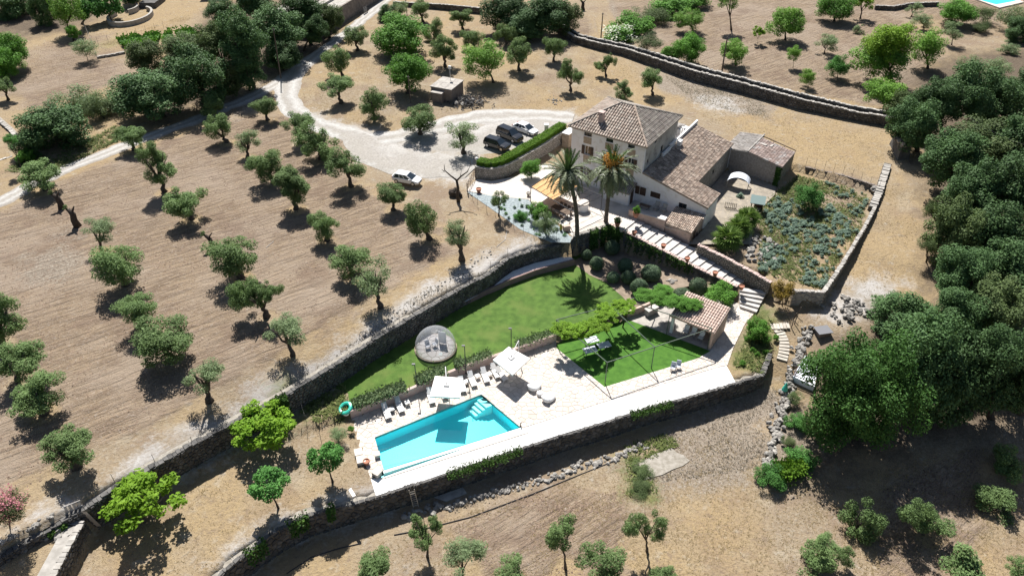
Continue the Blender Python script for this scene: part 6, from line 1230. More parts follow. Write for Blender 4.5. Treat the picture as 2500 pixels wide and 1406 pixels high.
palm((1409, 573), 4.0, .35, (1386, 420), 3.7, 'leaning date palm on the left of the pair by the terrace', False, 3); palm((1479, 541), 4.0, -.05, (1494, 414), 4.0, 'date palm with orange fruit clusters, right of the pair', True, 4, 72)
def fan_mesh(seed):
    r = random.Random(seed); mb = MB(); mb.tube([(0, 0, 0), (.45, 0, .12), (.62, 0, .12)], [.02, .015, .01], 3, 0, .3, False)
    for k in range(13):
        a = math.radians(-118 + 236 * k / 12); L = .68 * (1 - .18 * abs(math.sin(a / 2))); d = Vector((math.cos(a), math.sin(a), -.18)); o = Vector((.6, 0, .12)); s = Vector((-math.sin(a), math.cos(a), 0)) * .05; mb.face([o, o + d * L * .55 - s, o + d * L + Vector((0, 0, -.08)), o + d * L * .6 + s], 0, r.random())
    return mb.mesh('fan_leaf', M['fanleaf'])
FAN = [fan_mesh(k) for k in range(3)]
for i, (x, y, s, h, lb) in enumerate(((1772, 606, 1.75, 1.3, 'fan palm nearest the stair wall, lowest of the three'), (1798, 578, 1.6, 1.3, 'middle fan palm of the three in the yard bed'), (1818, 556, 1.6, 1.3, 'uppermost fan palm of the three, by the green roofed kennel'))):
    b = gz(x, y); t = thing('fan_palm', lb, 'palm tree', b, 0); q = random.Random(i); mb = MB(); mb.tube([(0, 0, -.2), (0, 0, h * .6), (0, 0, h)], [.17, .15, .12], 7); mb.build('trunk', M['palm_bark'], t, world=False)
    for k in range(34): link_copy(FAN[k % 3], 'fan_leaf', t, (0, 0, h), (q.uniform(-.3, .3), -math.radians(70 - 95 * k / 34), k * 2.4), (s * q.uniform(.9, 1.15),) * 3)
b = gz(1330, 566); t = thing('young_palm', 'small upright palm sprouting behind the grey green shrub at the patio bed', 'palm tree', b); q = random.Random(2); mb = MB(); mb.tube([(0, 0, -.2), (0, 0, 1.4)], [.2, .16], 7); mb.build('trunk', M['palm_bark'], t, world=False)
for k in range(16): link_copy(FRY[k % 2], 'frond', t, (0, 0, 1.4), (0, -math.radians(q.uniform(40, 80)), k * 2.4), (2.0,) * 3)
# ------------------------------------------------------------------ patio
AZ = 6.35; A1, A2, B1, B2 = (np.array(at(*p, AZ)) for p in ((1296, 456), (1345, 423), (1393, 514), (1470, 478)))
aw = thing('awning_pergola', 'iron frame over the patio with an orange awning on its left part', 'pergola', at(1340, 500, 4)); lr = lambda a, b, f: a + (b - a) * f
for p in (A1, A2, B1, B2): mb = MB(); mb.tube([(p[0], p[1], 3.9), tuple(p)], .05, 6); mb.build('post', M['iron'], aw)
for a, b in ((A1, A2), (A2, B2), (B2, B1), (B1, A1)): mb = MB(); mb.tube([tuple(a), tuple(b)], .06, 5); mb.build('beam', M['iron'], aw)
for k in range(1, 8): mb = MB(); mb.tube([tuple(lr(A1, B1, k / 8)), tuple(lr(A2, B2, k / 8))], .035, 4); mb.build('rafter', M['iron'], aw)
mb = MB(); n = 10
for k in range(n):
    f0, f1 = .55 * k / n, .55 * (k + 1) / n; s0, s1 = -.03 - .10 * abs(math.sin(k * 1.9)), -.03 - .10 * abs(math.sin((k + 1) * 1.9)); a, b, c, d = lr(A1, B1, f0), lr(A1, B1, f1), lr(A2, B2, f1), lr(A2, B2, f0); mb.face([(a[0], a[1], AZ + s0), (b[0], b[1], AZ + s1), (c[0], c[1], AZ + s1), (d[0], d[1], AZ + s0)])
mb.build('awning', M['canvas_orange'], aw)
a, b = at(1352, 502, 4.75), at(1390, 520, 4.75); d = (b - a)[:2]; rz = math.atan2(d[1], d[0]); c = (a + b) / 2; L = float(np.linalg.norm(d)); t = thing('dining_table', 'long dark slatted table under the open end of the awning frame', 'table', (c[0], c[1], 3.98), rz)
for k in range(7): mb = MB(); mb.box((0, -.45 + k * .15, .74), (L + .3, .13, .04)); mb.build('slat', M['wood'], t, world=False)
for dx in (-L / 2, L / 2):
    for dy in (-.4, .4): mb = MB(); mb.box((dx, dy, .36), (.09, .09, .72)); mb.build('leg', M['wood'], t, world=False)
for k in range(4):
    for s in (-1, 1):
        f = (k - 1.5) * L / 4; co, si = math.cos(rz), math.sin(rz); x, y = f, s * .95; chair((c[0] + x * co - y * si, c[1] + x * si + y * co, 3.98), rz + (0 if s > 0 else math.pi), 'dark patio chair on the %s side of the long table, %s' % (('house', 'garden')[s < 0], ('at its awning end', 'second from the awning end', 'second from the palm end', 'at its palm end')[k]), 'wood', 'chairs along the patio table', 1.0, 'patio_chair')
c = at(1422, 512, 4.0); t = thing('well', 'round whitewashed well with a flat pale lid on the patio', 'well', (c[0], c[1], 3.97)); mb = MB(); mb.lathe([(.80, 0), (.78, 1.1), (.74, 1.12)], (0, 0, 0), 20); mb.build('shaft_wall', M['white'], t, world=False); mb = MB(); mb.lathe([(.86, 1.10), (.88, 1.16), (.86, 1.22), (.3, 1.24)], (0, 0, 0), 20); mb.build('lid', M['pave'], t, world=False)
for x in (-.9, .9): mb = MB(); mb.tube([(x, 0, 0), (x, 0, 2.4)], .03, 5); mb.build('post', M['iron'], t, world=False)
mb = MB(); mb.tube([(-.9, 0, 2.4), (0, 0, 2.55), (.9, 0, 2.4)], .03, 5); mb.build('arch', M['iron'], t, world=False)
par = thing('patio_wall', 'pink rendered parapet between the upper patio and the head of the stair', 'wall', HF(3, -4.1, 4)); mb = MB(); wall_panel(mb, HF(1.15, -4.25), HF(5.68, -4.0), 1.8, 4.85, 4.85, .32); mb.build('wall_core', M['pink'], par); mb = MB(); wall_panel(mb, HF(1.1, -4.28), HF(5.66, -4.03), 4.85, 4.93, 4.93, .38); mb.build('coping', M['step'], par)
mb = MB(); mb.box(HF(.85, -4.0, 4.45), (.7, .7, 1.1), HRZ); mb.build('pillar', M['pink'], par); mb = MB(); mb.box(HF(5.1, -3.4, 4.45), (.9, .7, .9), HRZ); mb.build('seat_block', M['white'], par)
for k, (s, tt, lb) in enumerate(((3.0, -.9, 'left wicker armchair by the wing wall'), (4.1, -.9, 'right wicker armchair by the wing wall'))): chair(HF(s, tt, 3.98), HRZ, lb, 'concrete', 'wicker armchairs by the wing', 1.25, 'wicker_chair')
t = thing('lounge_table', 'low dark folding table by the wing wall', 'table', HF(1.5, -1.3, 3.98), HRZ); mb = MB(); mb.box((0, 0, .5), (1.5, .6, .04)); mb.build('tabletop', M['wood'], t, world=False)
for x in (-.6, .6): mb = MB(); mb.tube([(x - .2, -.25, 0), (x + .2, .25, .5)], .025, 4); mb.tube([(x + .2, -.25, 0), (x - .2, .25, .5)], .025, 4); mb.build('leg', M['iron'], t, world=False)
ra = thing('iron_railing', 'thin black railing on the terrace edge between the palms', 'railing', at(1440, 565, 4.05)); a, b = TW[1], TW[3]; a, b = Vector(a), Vector(b)
for h in (.15, .95): mb = MB(); mb.tube([a + Vector((0, .2, h)), b + Vector((0, .2, h))], .018, 4); mb.build('rail', M['iron'], ra)
for k in range(27): p = a.lerp(b, k / 26); mb = MB(); mb.tube([p + Vector((0, .2, .02)), p + Vector((0, .2, .95))], .011, 3); mb.build('bar', M['iron'], ra)
a, b = at(1141, 468, 4), at(1160, 432, 4); a, b = Vector(a), Vector(b); t = thing('garden_gate', 'rusty iron field gate at the end of the curved hedge wall', 'gate', a)
for k in range(6): p = a.lerp(b, k / 5); mb = MB(); mb.tube([(p.x, p.y, 3.9), (p.x, p.y, 5.4)], .03 if k not in (0, 5) else .07, 5); mb.build('bar' if k not in (0, 5) else 'post', M['rust'], t)
for h in (.5, .95, 1.35): mb = MB(); mb.tube([(a.x, a.y, 4 + h), (b.x, b.y, 4 + h)], .03, 4); mb.build('rail', M['rust'], t)
c = at(1164, 392, 6.2); t = thing('globe_lamp', 'white globe lamp at the lower end of the clipped hedge', 'lamp', (c[0], c[1], 4)); mb = MB(); mb.tube([(0, 0, 0), (0, 0, 2.3)], .05, 6); mb.build('pole', M['iron'], t, world=False); mb = MB(); mb.blob((0, 0, 2.5), (.24, .24, .24), 1, 0, .5, 12, 8, 0); mb.build('globe', M['cushion'], t, smooth=True, world=False)
c = at(1334, 308, 5.8); t = thing('gate_pillar', 'square white pillar behind the upper end of the clipped hedge', 'pillar', (c[0], c[1], 4)); mb = MB(); mb.box((0, 0, 1), (.6, .6, 2)); mb.build('shaft', M['white'], t, world=False); mb = MB(); mb.box((0, 0, 2.05), (.75, .75, .12)); mb.build('cap', M['whitepaint'], t, world=False)
t = thing('entrance_wall', 'sandstone gate walls at the left corner of the farmhouse', 'wall', at(1388, 345, 4)); mb = MB(); p = at(1388, 350, 4); mb.box((p[0], p[1], 4.9), (1.2, 2.2, 2.2), HRZ); mb.build('wall_core', M['sandstone'], t); mb = MB(); mb.box((p[0], p[1], 6.06), (1.3, 2.3, .12), HRZ); mb.build('coping', M['whitepaint'], t)
c = gz(1323, 570); t = thing('gas_bottle', 'yellow gas bottle at the end of the patio bed', 'gas bottle', at(1369, 562, 4)); mb = MB(); mb.lathe([(.16, 0), (.18, .1), (.18, .7), (.12, .82), (.05, .9)], (0, 0, 0), 12); mb.build('body', M['yellow'], t, world=False); mb = MB(); mb.lathe([(.1, .88), (.1, 1.0)], (0, 0, 0), 8); mb.build('collar', M['iron'], t, world=False)
t = thing('service_box', 'low pink box wall beside the yellow gas bottle', 'wall', at(1383, 560, 4)); p = at(1383, 562, 4); mb = MB(); mb.box((p[0], p[1], 4.35), (.9, .5, .75), .3); mb.build('wall_core', M['pink'], t)
BD = PX([(1195, 480), (1290, 490), (1335, 530), (1385, 575), (1300, 575), (1225, 525)], 4.0); q = random.Random(8); k = 0
bedspots = []
while len(bedspots) < 34:
    x, y = q.uniform(min(p[0] for p in BD), max(p[0] for p in BD)), q.uniform(min(p[1] for p in BD), max(p[1] for p in BD))
    if inside(BD, np.array([x]), np.array([y]))[0]: bedspots.append((x, y, 3.99, q.uniform(.2, .42)))
# ------------------------------------------------------------------ walled garden and yard
yb = gz(1800, 458); t = thing('arched_canopy', 'white arched sheet canopy on wooden posts in the yard', 'canopy', yb, math.radians(-22)); mb = MB(); n = 9
for k in range(n):
    a0, a1 = math.radians(25 + 130 * k / n), math.radians(25 + 130 * (k + 1) / n); mb.face([(1.75 * math.cos(a0), -.9, .6 + 1.5 * math.sin(a0)), (1.75 * math.cos(a1), -.9, .6 + 1.5 * math.sin(a1)), (1.75 * math.cos(a1), .9, .6 + 1.5 * math.sin(a1)), (1.75 * math.cos(a0), .9, .6 + 1.5 * math.sin(a0))])
mb.build('sheet', M['sheet'], t, world=False)
for x in (-1.5, 1.5):
    for y in (-.8, .8): mb = MB(); mb.tube([(x, y, 0), (x, y, 1.3)], .05, 5); mb.build('post', M['wood_pale'], t, world=False)
kb = gz(1845, 515); t = thing('kennel', 'small open hen house with a grey green roof in the yard', 'hen house', kb, math.radians(-18))
for x in (-.75, .75):
    for y in (-.6, .6): mb = MB(); mb.box((x, y, .8), (.08, .08, 1.6)); mb.build('post', M['wood'], t, world=False)
mb = MB(); mb.hexa([(-1.0, -.9, 1.55), (1.0, -.9, 1.55), (1.0, .85, 1.95), (-1.0, .85, 1.95), (-1.0, -.9, 1.63), (1.0, -.9, 1.63), (1.0, .85, 2.03), (-1.0, .85, 2.03)]); mb.build('roof', M['greenroof'], t, world=False)
for k in range(5): mb = MB(); mb.box((-.78, -.5 + k * .25, .8), (.03, .1, 1.5)); mb.build('slat', M['wood'], t, world=False)
mb = MB(); mb.box((.2, .62, .75), (1.1, .05, 1.4)); mb.build('back_board', M['shutter'], t, world=False)
gb = gz(1782, 512); t = thing('picket_gate', 'little wooden picket gate standing alone in the yard', 'gate', gb, math.radians(-15))
for k in range(7): mb = MB(); mb.box((-.75 + k * .25, 0, .62), (.09, .04, 1.15)); mb.build('slat', M['wood_pale'], t, world=False)
for z in (.3, .95): mb = MB(); mb.box((0, .04, z), (1.6, .04, .1)); mb.build('rail', M['wood_pale'], t, world=False)
bb = gz(2133, 468); t = thing('garden_boulder', 'single round boulder in the upper corner of the walled garden', 'boulder', bb); link_copy(ST_BL[1], 'stone_mass', t, (0, 0, .4), (0, 0, 0), (1.5, 1.4, 1.3))
def join_clumps(name, spots, kinds, kz, seed):
    """many small plants of one bed as one ground cover: the leaf meshes set down side by side"""
    r = np.random.default_rng(seed); V, Tn, mats = [], [], []
    for k, (x, y, z, s) in enumerate(spots):
        me = CR[kinds[k % len(kinds)]]; v = np.empty(len(me.vertices) * 3, np.float32); me.vertices.foreach_get('co', v); v = v.reshape(-1, 3); w = r.uniform(0, 6.28); co, si = math.cos(w), math.sin(w)
        keep = np.repeat(r.random(len(v) // 4) < .35 if len(v) > 4000 else np.ones(len(v) // 4, bool), 4); v = v[keep]
        V.append(np.stack([x + (v[:, 0] * co - v[:, 1] * si) * s, y + (v[:, 0] * si + v[:, 1] * co) * s, z + s * .5 + v[:, 2] * s * kz], 1)); mats.append(np.full(len(v) // 4, k % len(kinds)))
    V = np.concatenate(V); n = len(V) // 4; me = bpy.data.meshes.new(name); me.vertices.add(4 * n); me.vertices.foreach_set('co', V.ravel().astype(np.float32)); me.loops.add(4 * n); me.loops.foreach_set('vertex_index', np.arange(4 * n, dtype=np.int32))
    me.polygons.add(n); me.polygons.foreach_set('loop_start', np.arange(0, 4 * n, 4, dtype=np.int32)); me.polygons.foreach_set('loop_total', np.full(n, 4, np.int32)); me.update(calc_edges=True)
    for k in kinds: me.materials.append(CR[k].materials[0])
    me.polygons.foreach_set('material_index', np.concatenate(mats).astype(np.int32)); t = me.attributes.new('tone', 'FLOAT', 'FACE'); t.data.foreach_set('value', r.random(n).astype(np.float32)); o = bpy.data.objects.new(name, me); SC.collection.objects.link(o); o['kind'] = 'stuff'; return o
GP = PX([(1860, 505), (1950, 430), (2120, 470), (2100, 560), (2005, 700), (1900, 670), (1800, 640), (1850, 560)], 2.6); q = random.Random(12); spots = []
clus = [(1905, 520), (1935, 545), (1960, 555), (1990, 560), (1915, 560), (2030, 520), (2045, 545), (2100, 515), (2040, 460), (2080, 465), (2060, 560), (2040, 590), (2000, 595), (1985, 640), (1990, 690), (1900, 600), (1895, 625), (1960, 690), (1880, 530), (1900, 500), (1870, 645), (1860, 670), (2030, 650), (2015, 690), (1940, 600), (1940, 505)]
while len(spots) < 340:
    cx_, cy_ = clus[q.randrange(len(clus))]; px, py = q.gauss(cx_, 17), q.gauss(cy_, 12); c = at(px, py, 2.6)
    if inside(GP, np.array([c[0]]), np.array([c[1]]))[0]: spots.append((c[0], c[1], onground(c[0], c[1]), q.uniform(.2, .62)))
join_clumps('bed_plants', bedspots, [('cardoon', 0), ('bush', 0), ('darkbush', 0)], .8, 4)
join_clumps('thistle_plants', spots, [('cardoon', 0), ('cardoon', 1)], .75, 3)
for i, (x, y, s, lb) in enumerate(((1807, 484, .7, 'grey green plant alone in front of the arched canopy'), (1848, 868, .45, 'leafy clump low on the grass slope left'), (1812, 890, .5, 'leafy clump at the foot of the grass slope'), (1838, 858, .5, 'leafy clump in the middle of the grass slope'), (1868, 862, .45, 'leafy clump on the right of the grass slope'), (1850, 828, .4, 'leafy clump under the low green shrub'), (1822, 830, .4, 'leafy clump near the path on the grass slope'))):
    c = gz(x, y); t = thing('garden_plant', lb, 'plant', c); link_copy(CR['cardoon' if i == 0 else 'bush', 0], 'foliage', t, (0, 0, s * .5), (0, 0, i), (s, s, s * .8))
# ------------------------------------------------------------------ plank footpath, greenhouse, small things on the right
PLK = [(1885, 798), (1892, 798), (1899, 798), (1907, 797), (1915, 797), (1923, 796), (1901, 809), (1906, 816), (1909, 823), (1912, 830), (1914, 838), (1914.5, 846), (1914, 854), (1913, 862), (1911, 870), (1909, 877)]; fp = thing('plank_path', 'curved footpath of pale slabs across the dry slope', 'footpath', gz(1910, 830))
for k, (x, y) in enumerate(PLK):
    c = gz(x, y); mb = MB(); mb.box((c[0], c[1], c[2] + .07), (.34, 1.0, .12) if k < 6 else (1.15, .40, .12), math.radians(-6 if k < 6 else (18 - (k - 6) * 5))); mb.build('plank', M['wood_pale'], fp)
g4 = [gz(*p) for p in ((1932, 930), (1962, 878), (1995, 896), (1985, 955))]; t = thing('cold_frame', 'low white sheeted greenhouse frame half under the huge lush tree', 'greenhouse', g4[0]); mb = MB(); zt_ = max(p[2] for p in g4) + .7
mb.hexa([(p[0], p[1], p[2] - .2) for p in g4] + [(p[0], p[1], p[2] + .75) for p in g4]); mb.build('sheet', M['sheet'], t)
for i in range(4): a, b = g4[i], g4[(i + 1) % 4]; mb = MB(); mb.tube([(a[0], a[1], a[2]), (a[0], a[1], a[2] + 1.0), (b[0], b[1], b[2] + 1.0)], .05, 5); mb.build('frame_bar', M['rust'], t)
for i, j, f in ((0, 1, .5), (3, 2, .5)): pass
mb = MB(); m1, m2 = (g4[0] + g4[1]) / 2, (g4[2] + g4[3]) / 2; mb.tube([(m1[0], m1[1], m1[2] + 1), (m2[0], m2[1], m2[2] + 1)], .05, 5); mb.tube([(g4[0][0], g4[0][1], g4[0][2] + 1), (g4[2][0], g4[2][1], g4[2][2] + 1)], .04, 5); mb.build('frame_bar', M['rust'], t)
c = gz(1988, 815); t = thing('tin_shed', 'grey sheet roof of a shed peeping out behind the huge lush tree', 'shed', c); mb = MB(); mb.box((c[0] + .9, c[1], c[2] + .3), (1.5, 1.2, .6), .2); mb.build('wall', M['darkwall'], t); mb = MB(); mb.box((c[0] + .9, c[1], c[2] + .62), (1.8, 1.4, .06), .2); mb.build('roof', M['greyresin'], t)
c = gz(1913, 960); t = thing('folded_parasol', 'closed turquoise parasol standing by the tumbled stone wall', 'parasol', c); mb = MB(); mb.tube([(0, 0, 0), (0, 0, 1.6)], .03, 5); mb.build('pole', M['iron'], t, world=False); mb = MB(); mb.lathe([(.34, .55), (.30, .8), (.15, 1.3), (.03, 1.65)], (0, 0, 0), 10); mb.build('canopy', M['turq'], t, world=False)
for i, (a, b, h, lb) in enumerate((((1932, 800), (1938, 772), 1.1, 'crooked wooden posts of the broken gate near the plank path'),)):
    t = thing('broken_gate', lb, 'gate', gz(*a))
    for k in range(4): c = gz(a[0] + (b[0] - a[0]) * k / 3 + (k % 2) * 5, a[1] + (b[1] - a[1]) * k / 3); mb = MB(); mb.tube([c - np.array([0, 0, .1]), c + np.array([.1 * k, 0, h + .3 * (k % 2)])], .06, 5); mb.build('post', M['polewood'], t)
c = at(1016, 1238, -2.6); a = at(1006, 1190, .1); t = thing('ladder', 'wooden ladder leaning against the big retaining wall', 'ladder', c); v = Vector(a) - Vector(c); side = Vector((.24, .06, 0))
for s in (-1, 1): mb = MB(); mb.tube([Vector(c) + side * s, Vector(a) + side * s + Vector((0, -.3, .1))], .035, 4); mb.build('rail', M['wood_pale'], t)
for k in range(1, 9): p = Vector(c).lerp(Vector(a) + Vector((0, -.3, .1)), k / 9); mb = MB(); mb.tube([p - side, p + side], .028, 4); mb.build('rung', M['wood_pale'], t)
c = gz(182, 1245); t = thing('plank_gate', 'small white plank gate at the end of the ploughed field', 'gate', c, .55)
for k in range(4): mb = MB(); mb.box((-.5 + k * .34, 0, .4), (.2, .05, .7)); mb.build('slat', M['step'], t, world=False)
for z in (.15, .8): mb = MB(); mb.box((0, .05, z), (1.4, .05, .1)); mb.build('rail', M['step'], t, world=False)
a, b = at(205, 1250, 3.3), at(240, 1284, 1.0); mb = MB(); mb.hexa([(a[0] - .25, a[1], a[2]), (b[0] - .25, b[1], b[2]), (b[0] + .25, b[1], b[2]), (a[0] + .25, a[1], a[2]), (a[0] - .25, a[1], a[2] + .1), (b[0] - .25, b[1], b[2] + .1), (b[0] + .25, b[1], b[2] + .1), (a[0] + .25, a[1], a[2] + .1)]); tag(mb.build('loose_plank', M['wood_pale']), 'long pale plank sloping down by the plank gate', 'plank')
c = gz(862, 1215); t = thing('metal_stand', 'small pale metal stand on the rim of the big retaining wall', 'stand', c, .6); mb = MB(); mb.box((0, 0, .8), (.3, 1.0, .05)); mb.build('top_frame', M['resin'], t, world=False)
for x in (-.12, .12):
    for y in (-.42, .42): mb = MB(); mb.tube([(x * 2, y, 0), (x, y, .8)], .025, 4); mb.build('leg', M['resin'], t, world=False)
# ------------------------------------------------------------------ dead tree and burnt heap
b = Vector(at(1119, 488, 4)); t = thing('dead_tree', 'bare black dead tree with a forked top by the iron gate', 'dead tree', b); mb = MB(); up = lambda x, z, y=0: b + Vector((x, y, z))
mb.tube([up(0, -.2), up(-.1, .9), up(.05, 1.9), up(-.1, 3.1)], [.30, .22, .20, .17], 8); mb.build('trunk', M['bark_dark'], t, smooth=True)
for pts, r in (([(-.1, 3.1), (-.9, 3.7), (-1.7, 4.4), (-1.75, 5.2)], .13), ([(-.1, 3.0), (.5, 3.6), (1.4, 4.2), (1.9, 5.2), (1.8, 5.7)], .13), ([(-1.7, 4.4), (-2.1, 4.7)], .07), ([(.4, 3.5), (.7, 5.0)], .05)): mb = MB(); mb.tube([up(x, z, .2 * i) for i, (x, z) in enumerate(pts)], [r * (1 - .75 * i / (len(pts) - 1)) for i in range(len(pts))], 6); mb.build('branch', M['bark_dark'], t, smooth=True)
c = gz(1112, 478); mb = MB(); mb.blob((0, 0, .5), (.8, .7, .6), 4, 0, .4, 9, 6, .35); mb.blob((.5, -.3, .35), (.5, .5, .4), 5, 0, .4, 8, 5, .35); t = thing('tree_stump', 'hollow black root stump beside the dead tree', 'stump', c); mb.build('stump_body', M['bark_dark'], t, world=False)
for bx, by, h, r, lb in ((150, 508, 2.2, .4, 'leaning blackened stump with a little shoot near the road'), (190, 552, 2.6, .42, 'tall hollow stump with two horns in the left of the field'), (518, 606, 2.0, .3, 'two horned stump behind the large rounded olive'), (1424, 25, 2.0, .4, 'bare stump above the dark oak clump at the top')):
    c = gz(bx, by); t = thing('tree_stump', lb, 'stump', c); q = random.Random(bx); mb = MB(); mb.tube([(0, 0, -.2), (q.uniform(-.2, .2), 0, h * .35), (q.uniform(-.3, .1), 0, h * .7), (-.35, 0, h)], [r * 1.3, r, r * .9, r * .6], 8); mb.tube([(-.2, 0, h * .7), (.5, .1, h * 1.15)], [r * .5, r * .2], 5); mb.tube([(-.3, 0, h * .8), (-.9, .1, h * 1.2)], [r * .45, r * .15], 5); mb.build('trunk', M['bark_dark'], t, smooth=True, world=False); link_copy(CR['young', 0], 'sprout', t, (-.6, 0, h * 1.15), (0, 0, 1), (.4, .4, .4))
c = at(1140, 252, 4); t = thing('branch_pile', 'grey heap of burnt branches and roots against the hut', 'woodpile', (c[0], c[1], 4)); q = random.Random(6); mb = MB()
for k in range(330):
    r = abs(q.gauss(0, 1)); a = q.uniform(0, 6.28); x, y = 2.6 * r * math.cos(a) * .8, 1.5 * r * math.sin(a); z = max(.05, 1.5 * math.exp(-r * r * 1.1) * q.random()); w = q.uniform(0, 6.28); l = q.uniform(.25, .8); mb.tube([(x, y, z), (x + l * math.cos(w) * .5, y + l * math.sin(w) * .5, z + q.uniform(-.1, .3)), (x + l * math.cos(w + .3), y + l * math.sin(w + .3), z + q.uniform(-.2, .3))], [q.uniform(.04, .12), q.uniform(.04, .1), .02], 4, 0, q.random())
mb.build('branches', M['burnt'], t, world=False, kind='stuff')
for k in range(14): link_copy(ST_BL[k % 6], 'stump', t, (q.gauss(0, 1.6), q.gauss(0, .8), q.uniform(.1, .8)), (q.random(), q.random(), q.random() * 6), (q.uniform(.5, 1.1), q.uniform(.4, .8), q.uniform(.4, .8)))
# ------------------------------------------------------------------ poles, cables, field fences
def pole(bx, by, tx, ty, r, lb):
    b = gz(bx, by); h = height_at(b, tx, ty) - b[2]; _, _, dp_ = proj((b[0], b[1], b[2] + h)); x = (tx - proj((b[0], b[1], b[2] + h))[0]) * dp_ / FPX; t = thing('utility_pole', lb, 'pole', b); mb = MB(); mb.tube([(0, 0, -.3), (x * .5, 0, h * .5), (x, 0, h)], [r, r * .85, r * .65], 7); mb.build('pole_shaft', M['polewood'], t, world=False); mb = MB(); mb.box((x, 0, h - .25), (.5, .08, .08)); mb.build('insulator_arm', M['iron'], t, world=False); return Vector((b[0] + x, b[1], b[2] + h))
p1 = pole(686, 193, 667, 70, .13, 'slanting wooden pole by the road fork in front of the wood'); p2 = pole(1466, 108, 1472, 32, .14, 'straight pole standing at the double wall left of the flowered hedge'); p3 = pole(1762, 178, 1776, 90, .16, 'leaning pole behind the double wall in the orchard'); p4 = pole(1003, 252, 996, 185, .1, 'thin pole in front of the vivid green carob'); p5 = pole(993, 32, 990, 0, .09, 'thin post by the road end at the top')
def cable(a, b, sag, lb):
    mb = MB(); a, b = Vector(a), Vector(b); mb.tube([a.lerp(b, k / 12) - Vector((0, 0, sag * 4 * (k / 12) * (1 - k / 12))) for k in range(13)], .014, 3, cap=False); tag(mb.build('power_cable', M['iron']), lb, 'cable')
cable(at(2352, 278, 11), at(2560, 372, 11), .6, 'thin pale cable crossing the crowns of the right hand wood')
def fence(name, lb, pts, h, n, r=.022, wires=2, mat='iron'):
    P = Path(pts); z = lambda u: onground(*P.at(u, -.5)); t = thing(name, lb, 'fence', (*P.at(0), z(0)))
    for k in range(n): u = P.L * k / (n - 1); x, y = P.at(u); mb = MB(); mb.tube([(x, y, z(u) - .1), (x, y, z(u) + h)], r, 4); mb.build('post', M[mat], t)
    for w in range(wires): mb = MB(); hh = h * (w + 1) / (wires + .2); mb.tube([(*P.at(P.L * k / (n - 1)), z(P.L * k / (n - 1)) + hh) for k in range(n)], .005, 3, cap=False); mb.build('wire', M[mat], t)
fence('wire_fence', 'thin wire fence posts along the top of the long dry stone wall', off(UW, .5)[5:18], 1.3, 17); fence('wire_fence', 'wire fence round the blue gravel bed', PX([(1142, 470), (1166, 500), (1200, 520), (1240, 545), (1270, 562), (1330, 592)], 4), 1.2, 10)
fence('wire_fence', 'wire fence on the low wall at the back of the walled garden', [p[:2] for p in off(bw, .15)], 1.6, 9); fence('wire_fence', 'post fence round the straw enclosure at the top left', PX([(207, 70), (225, 105), (240, 150)], 4), 1.8, 6, .04, 3, 'concrete'); fence('wire_fence', 'thin fence along the straw enclosure and the green plot', PX([(240, 108), (310, 92), (400, 68)], 4), 1.5, 8)
fence('wire_fence', 'sparse stakes and string in the orchard strip below the lawn', PX([(735, 995), (757, 1060), (785, 1080)], .5), 1.6, 3)
# irrigation pipe and dry sticks
mb = MB(); mb.tube([tuple(gz(*p) + np.array([0, 0, .05])) for p in ((700, 1400), (760, 1360), (830, 1338), (882, 1326))], .05, 5); tag(mb.build('water_pipe', M['iron']), 'black irrigation pipe on the soil below the curved wall', 'pipe')
mb = MB(); mb.tube([tuple(gz(*p) + np.array([0, 0, .05])) for p in ((962, 1306), (1010, 1297), (1080, 1280), (1150, 1262), (1230, 1232), (1300, 1206), (1400, 1165), (1500, 1125))], .05, 5); tag(mb.build('water_pipe', M['iron']), 'long dark pipe lying along the boulder row', 'pipe')
for pts, lb in ((((1238, 562), (1234, 585), (1212, 604)), 'bleached bent stick on the track near the patio bed'), (((668, 590), (650, 605)), 'short bleached stick in the middle of the field'), (((1250, 630), (1256, 628)), 'dark plank end on the pale track'), (((945, 855), (952, 862)), 'small black object near the dome')): mb = MB(); mb.tube([tuple(gz(*p) + np.array([0, 0, .05])) for p in pts], .035, 5); tag(mb.build('dry_stick', M['step'] if 'bleached' in lb else M['iron']), lb, 'stick')
# ------------------------------------------------------------------ creepers on the walls and shrubs along the pink wall
def creeper(name, lb, path, w, z0, z1, mat, n, seed, size=.11, cat='ivy', d0=0.0):
    r = np.random.default_rng(seed); P = Path(path); C, Nn = [], []
    while len(C) < n:
        u = r.random() * P.L
        if vnoise(u * .7, seed) < .28: continue
        zt_ = z1 if np.isscalar(z1) else P.lerp(z1, u); zb_ = z0 if np.isscalar(z0) else P.lerp(z0, u); f = r.random() ** 1.4; x, y = P.at(u, d0 + r.normal() * w); C.append((x, y, zt_ - f * (zt_ - zb_) + r.normal() * .06)); x2, y2 = P.at(u, 1 + d0); Nn.append((x2 - x, y2 - y, .9))
    Nn = np.array(Nn) + r.normal(size=(n, 3)) * .5; t = thing(name, lb, cat, (*P.at(0), zt_)); me = leaf_mesh('creeper_leaves', np.array(C), Nn, size * r.uniform(.6, 1.4, n), M[mat], r.random(n), 1.4, seed); o = link_copy(me, 'foliage', t, -t.location); return t
sub = lambda pts, a, b: [p for p in pts if a <= proj(p)[0] <= b]
creeper('ivy', 'ivy draped over the wall top by the bright lime tree', sub(UW, 470, 720), .25, 1.6, 3.8, 'ivy', 3200, 1, d0=.1)
creeper('ivy', 'green creeper on the rim of the big wall left of its middle', line([(1090, 1158), (1150, 1138), (1215, 1116), (1300, 1086)], 0), .28, -.5, .15, 'ivy', 2800, 2, .07); creeper('ivy', 'green creeper on the rim of the big wall right of its middle', line([(1540, 1012), (1590, 996), (1640, 982)], 0), .28, -.5, .15, 'ivy', 1700, 3, .07)
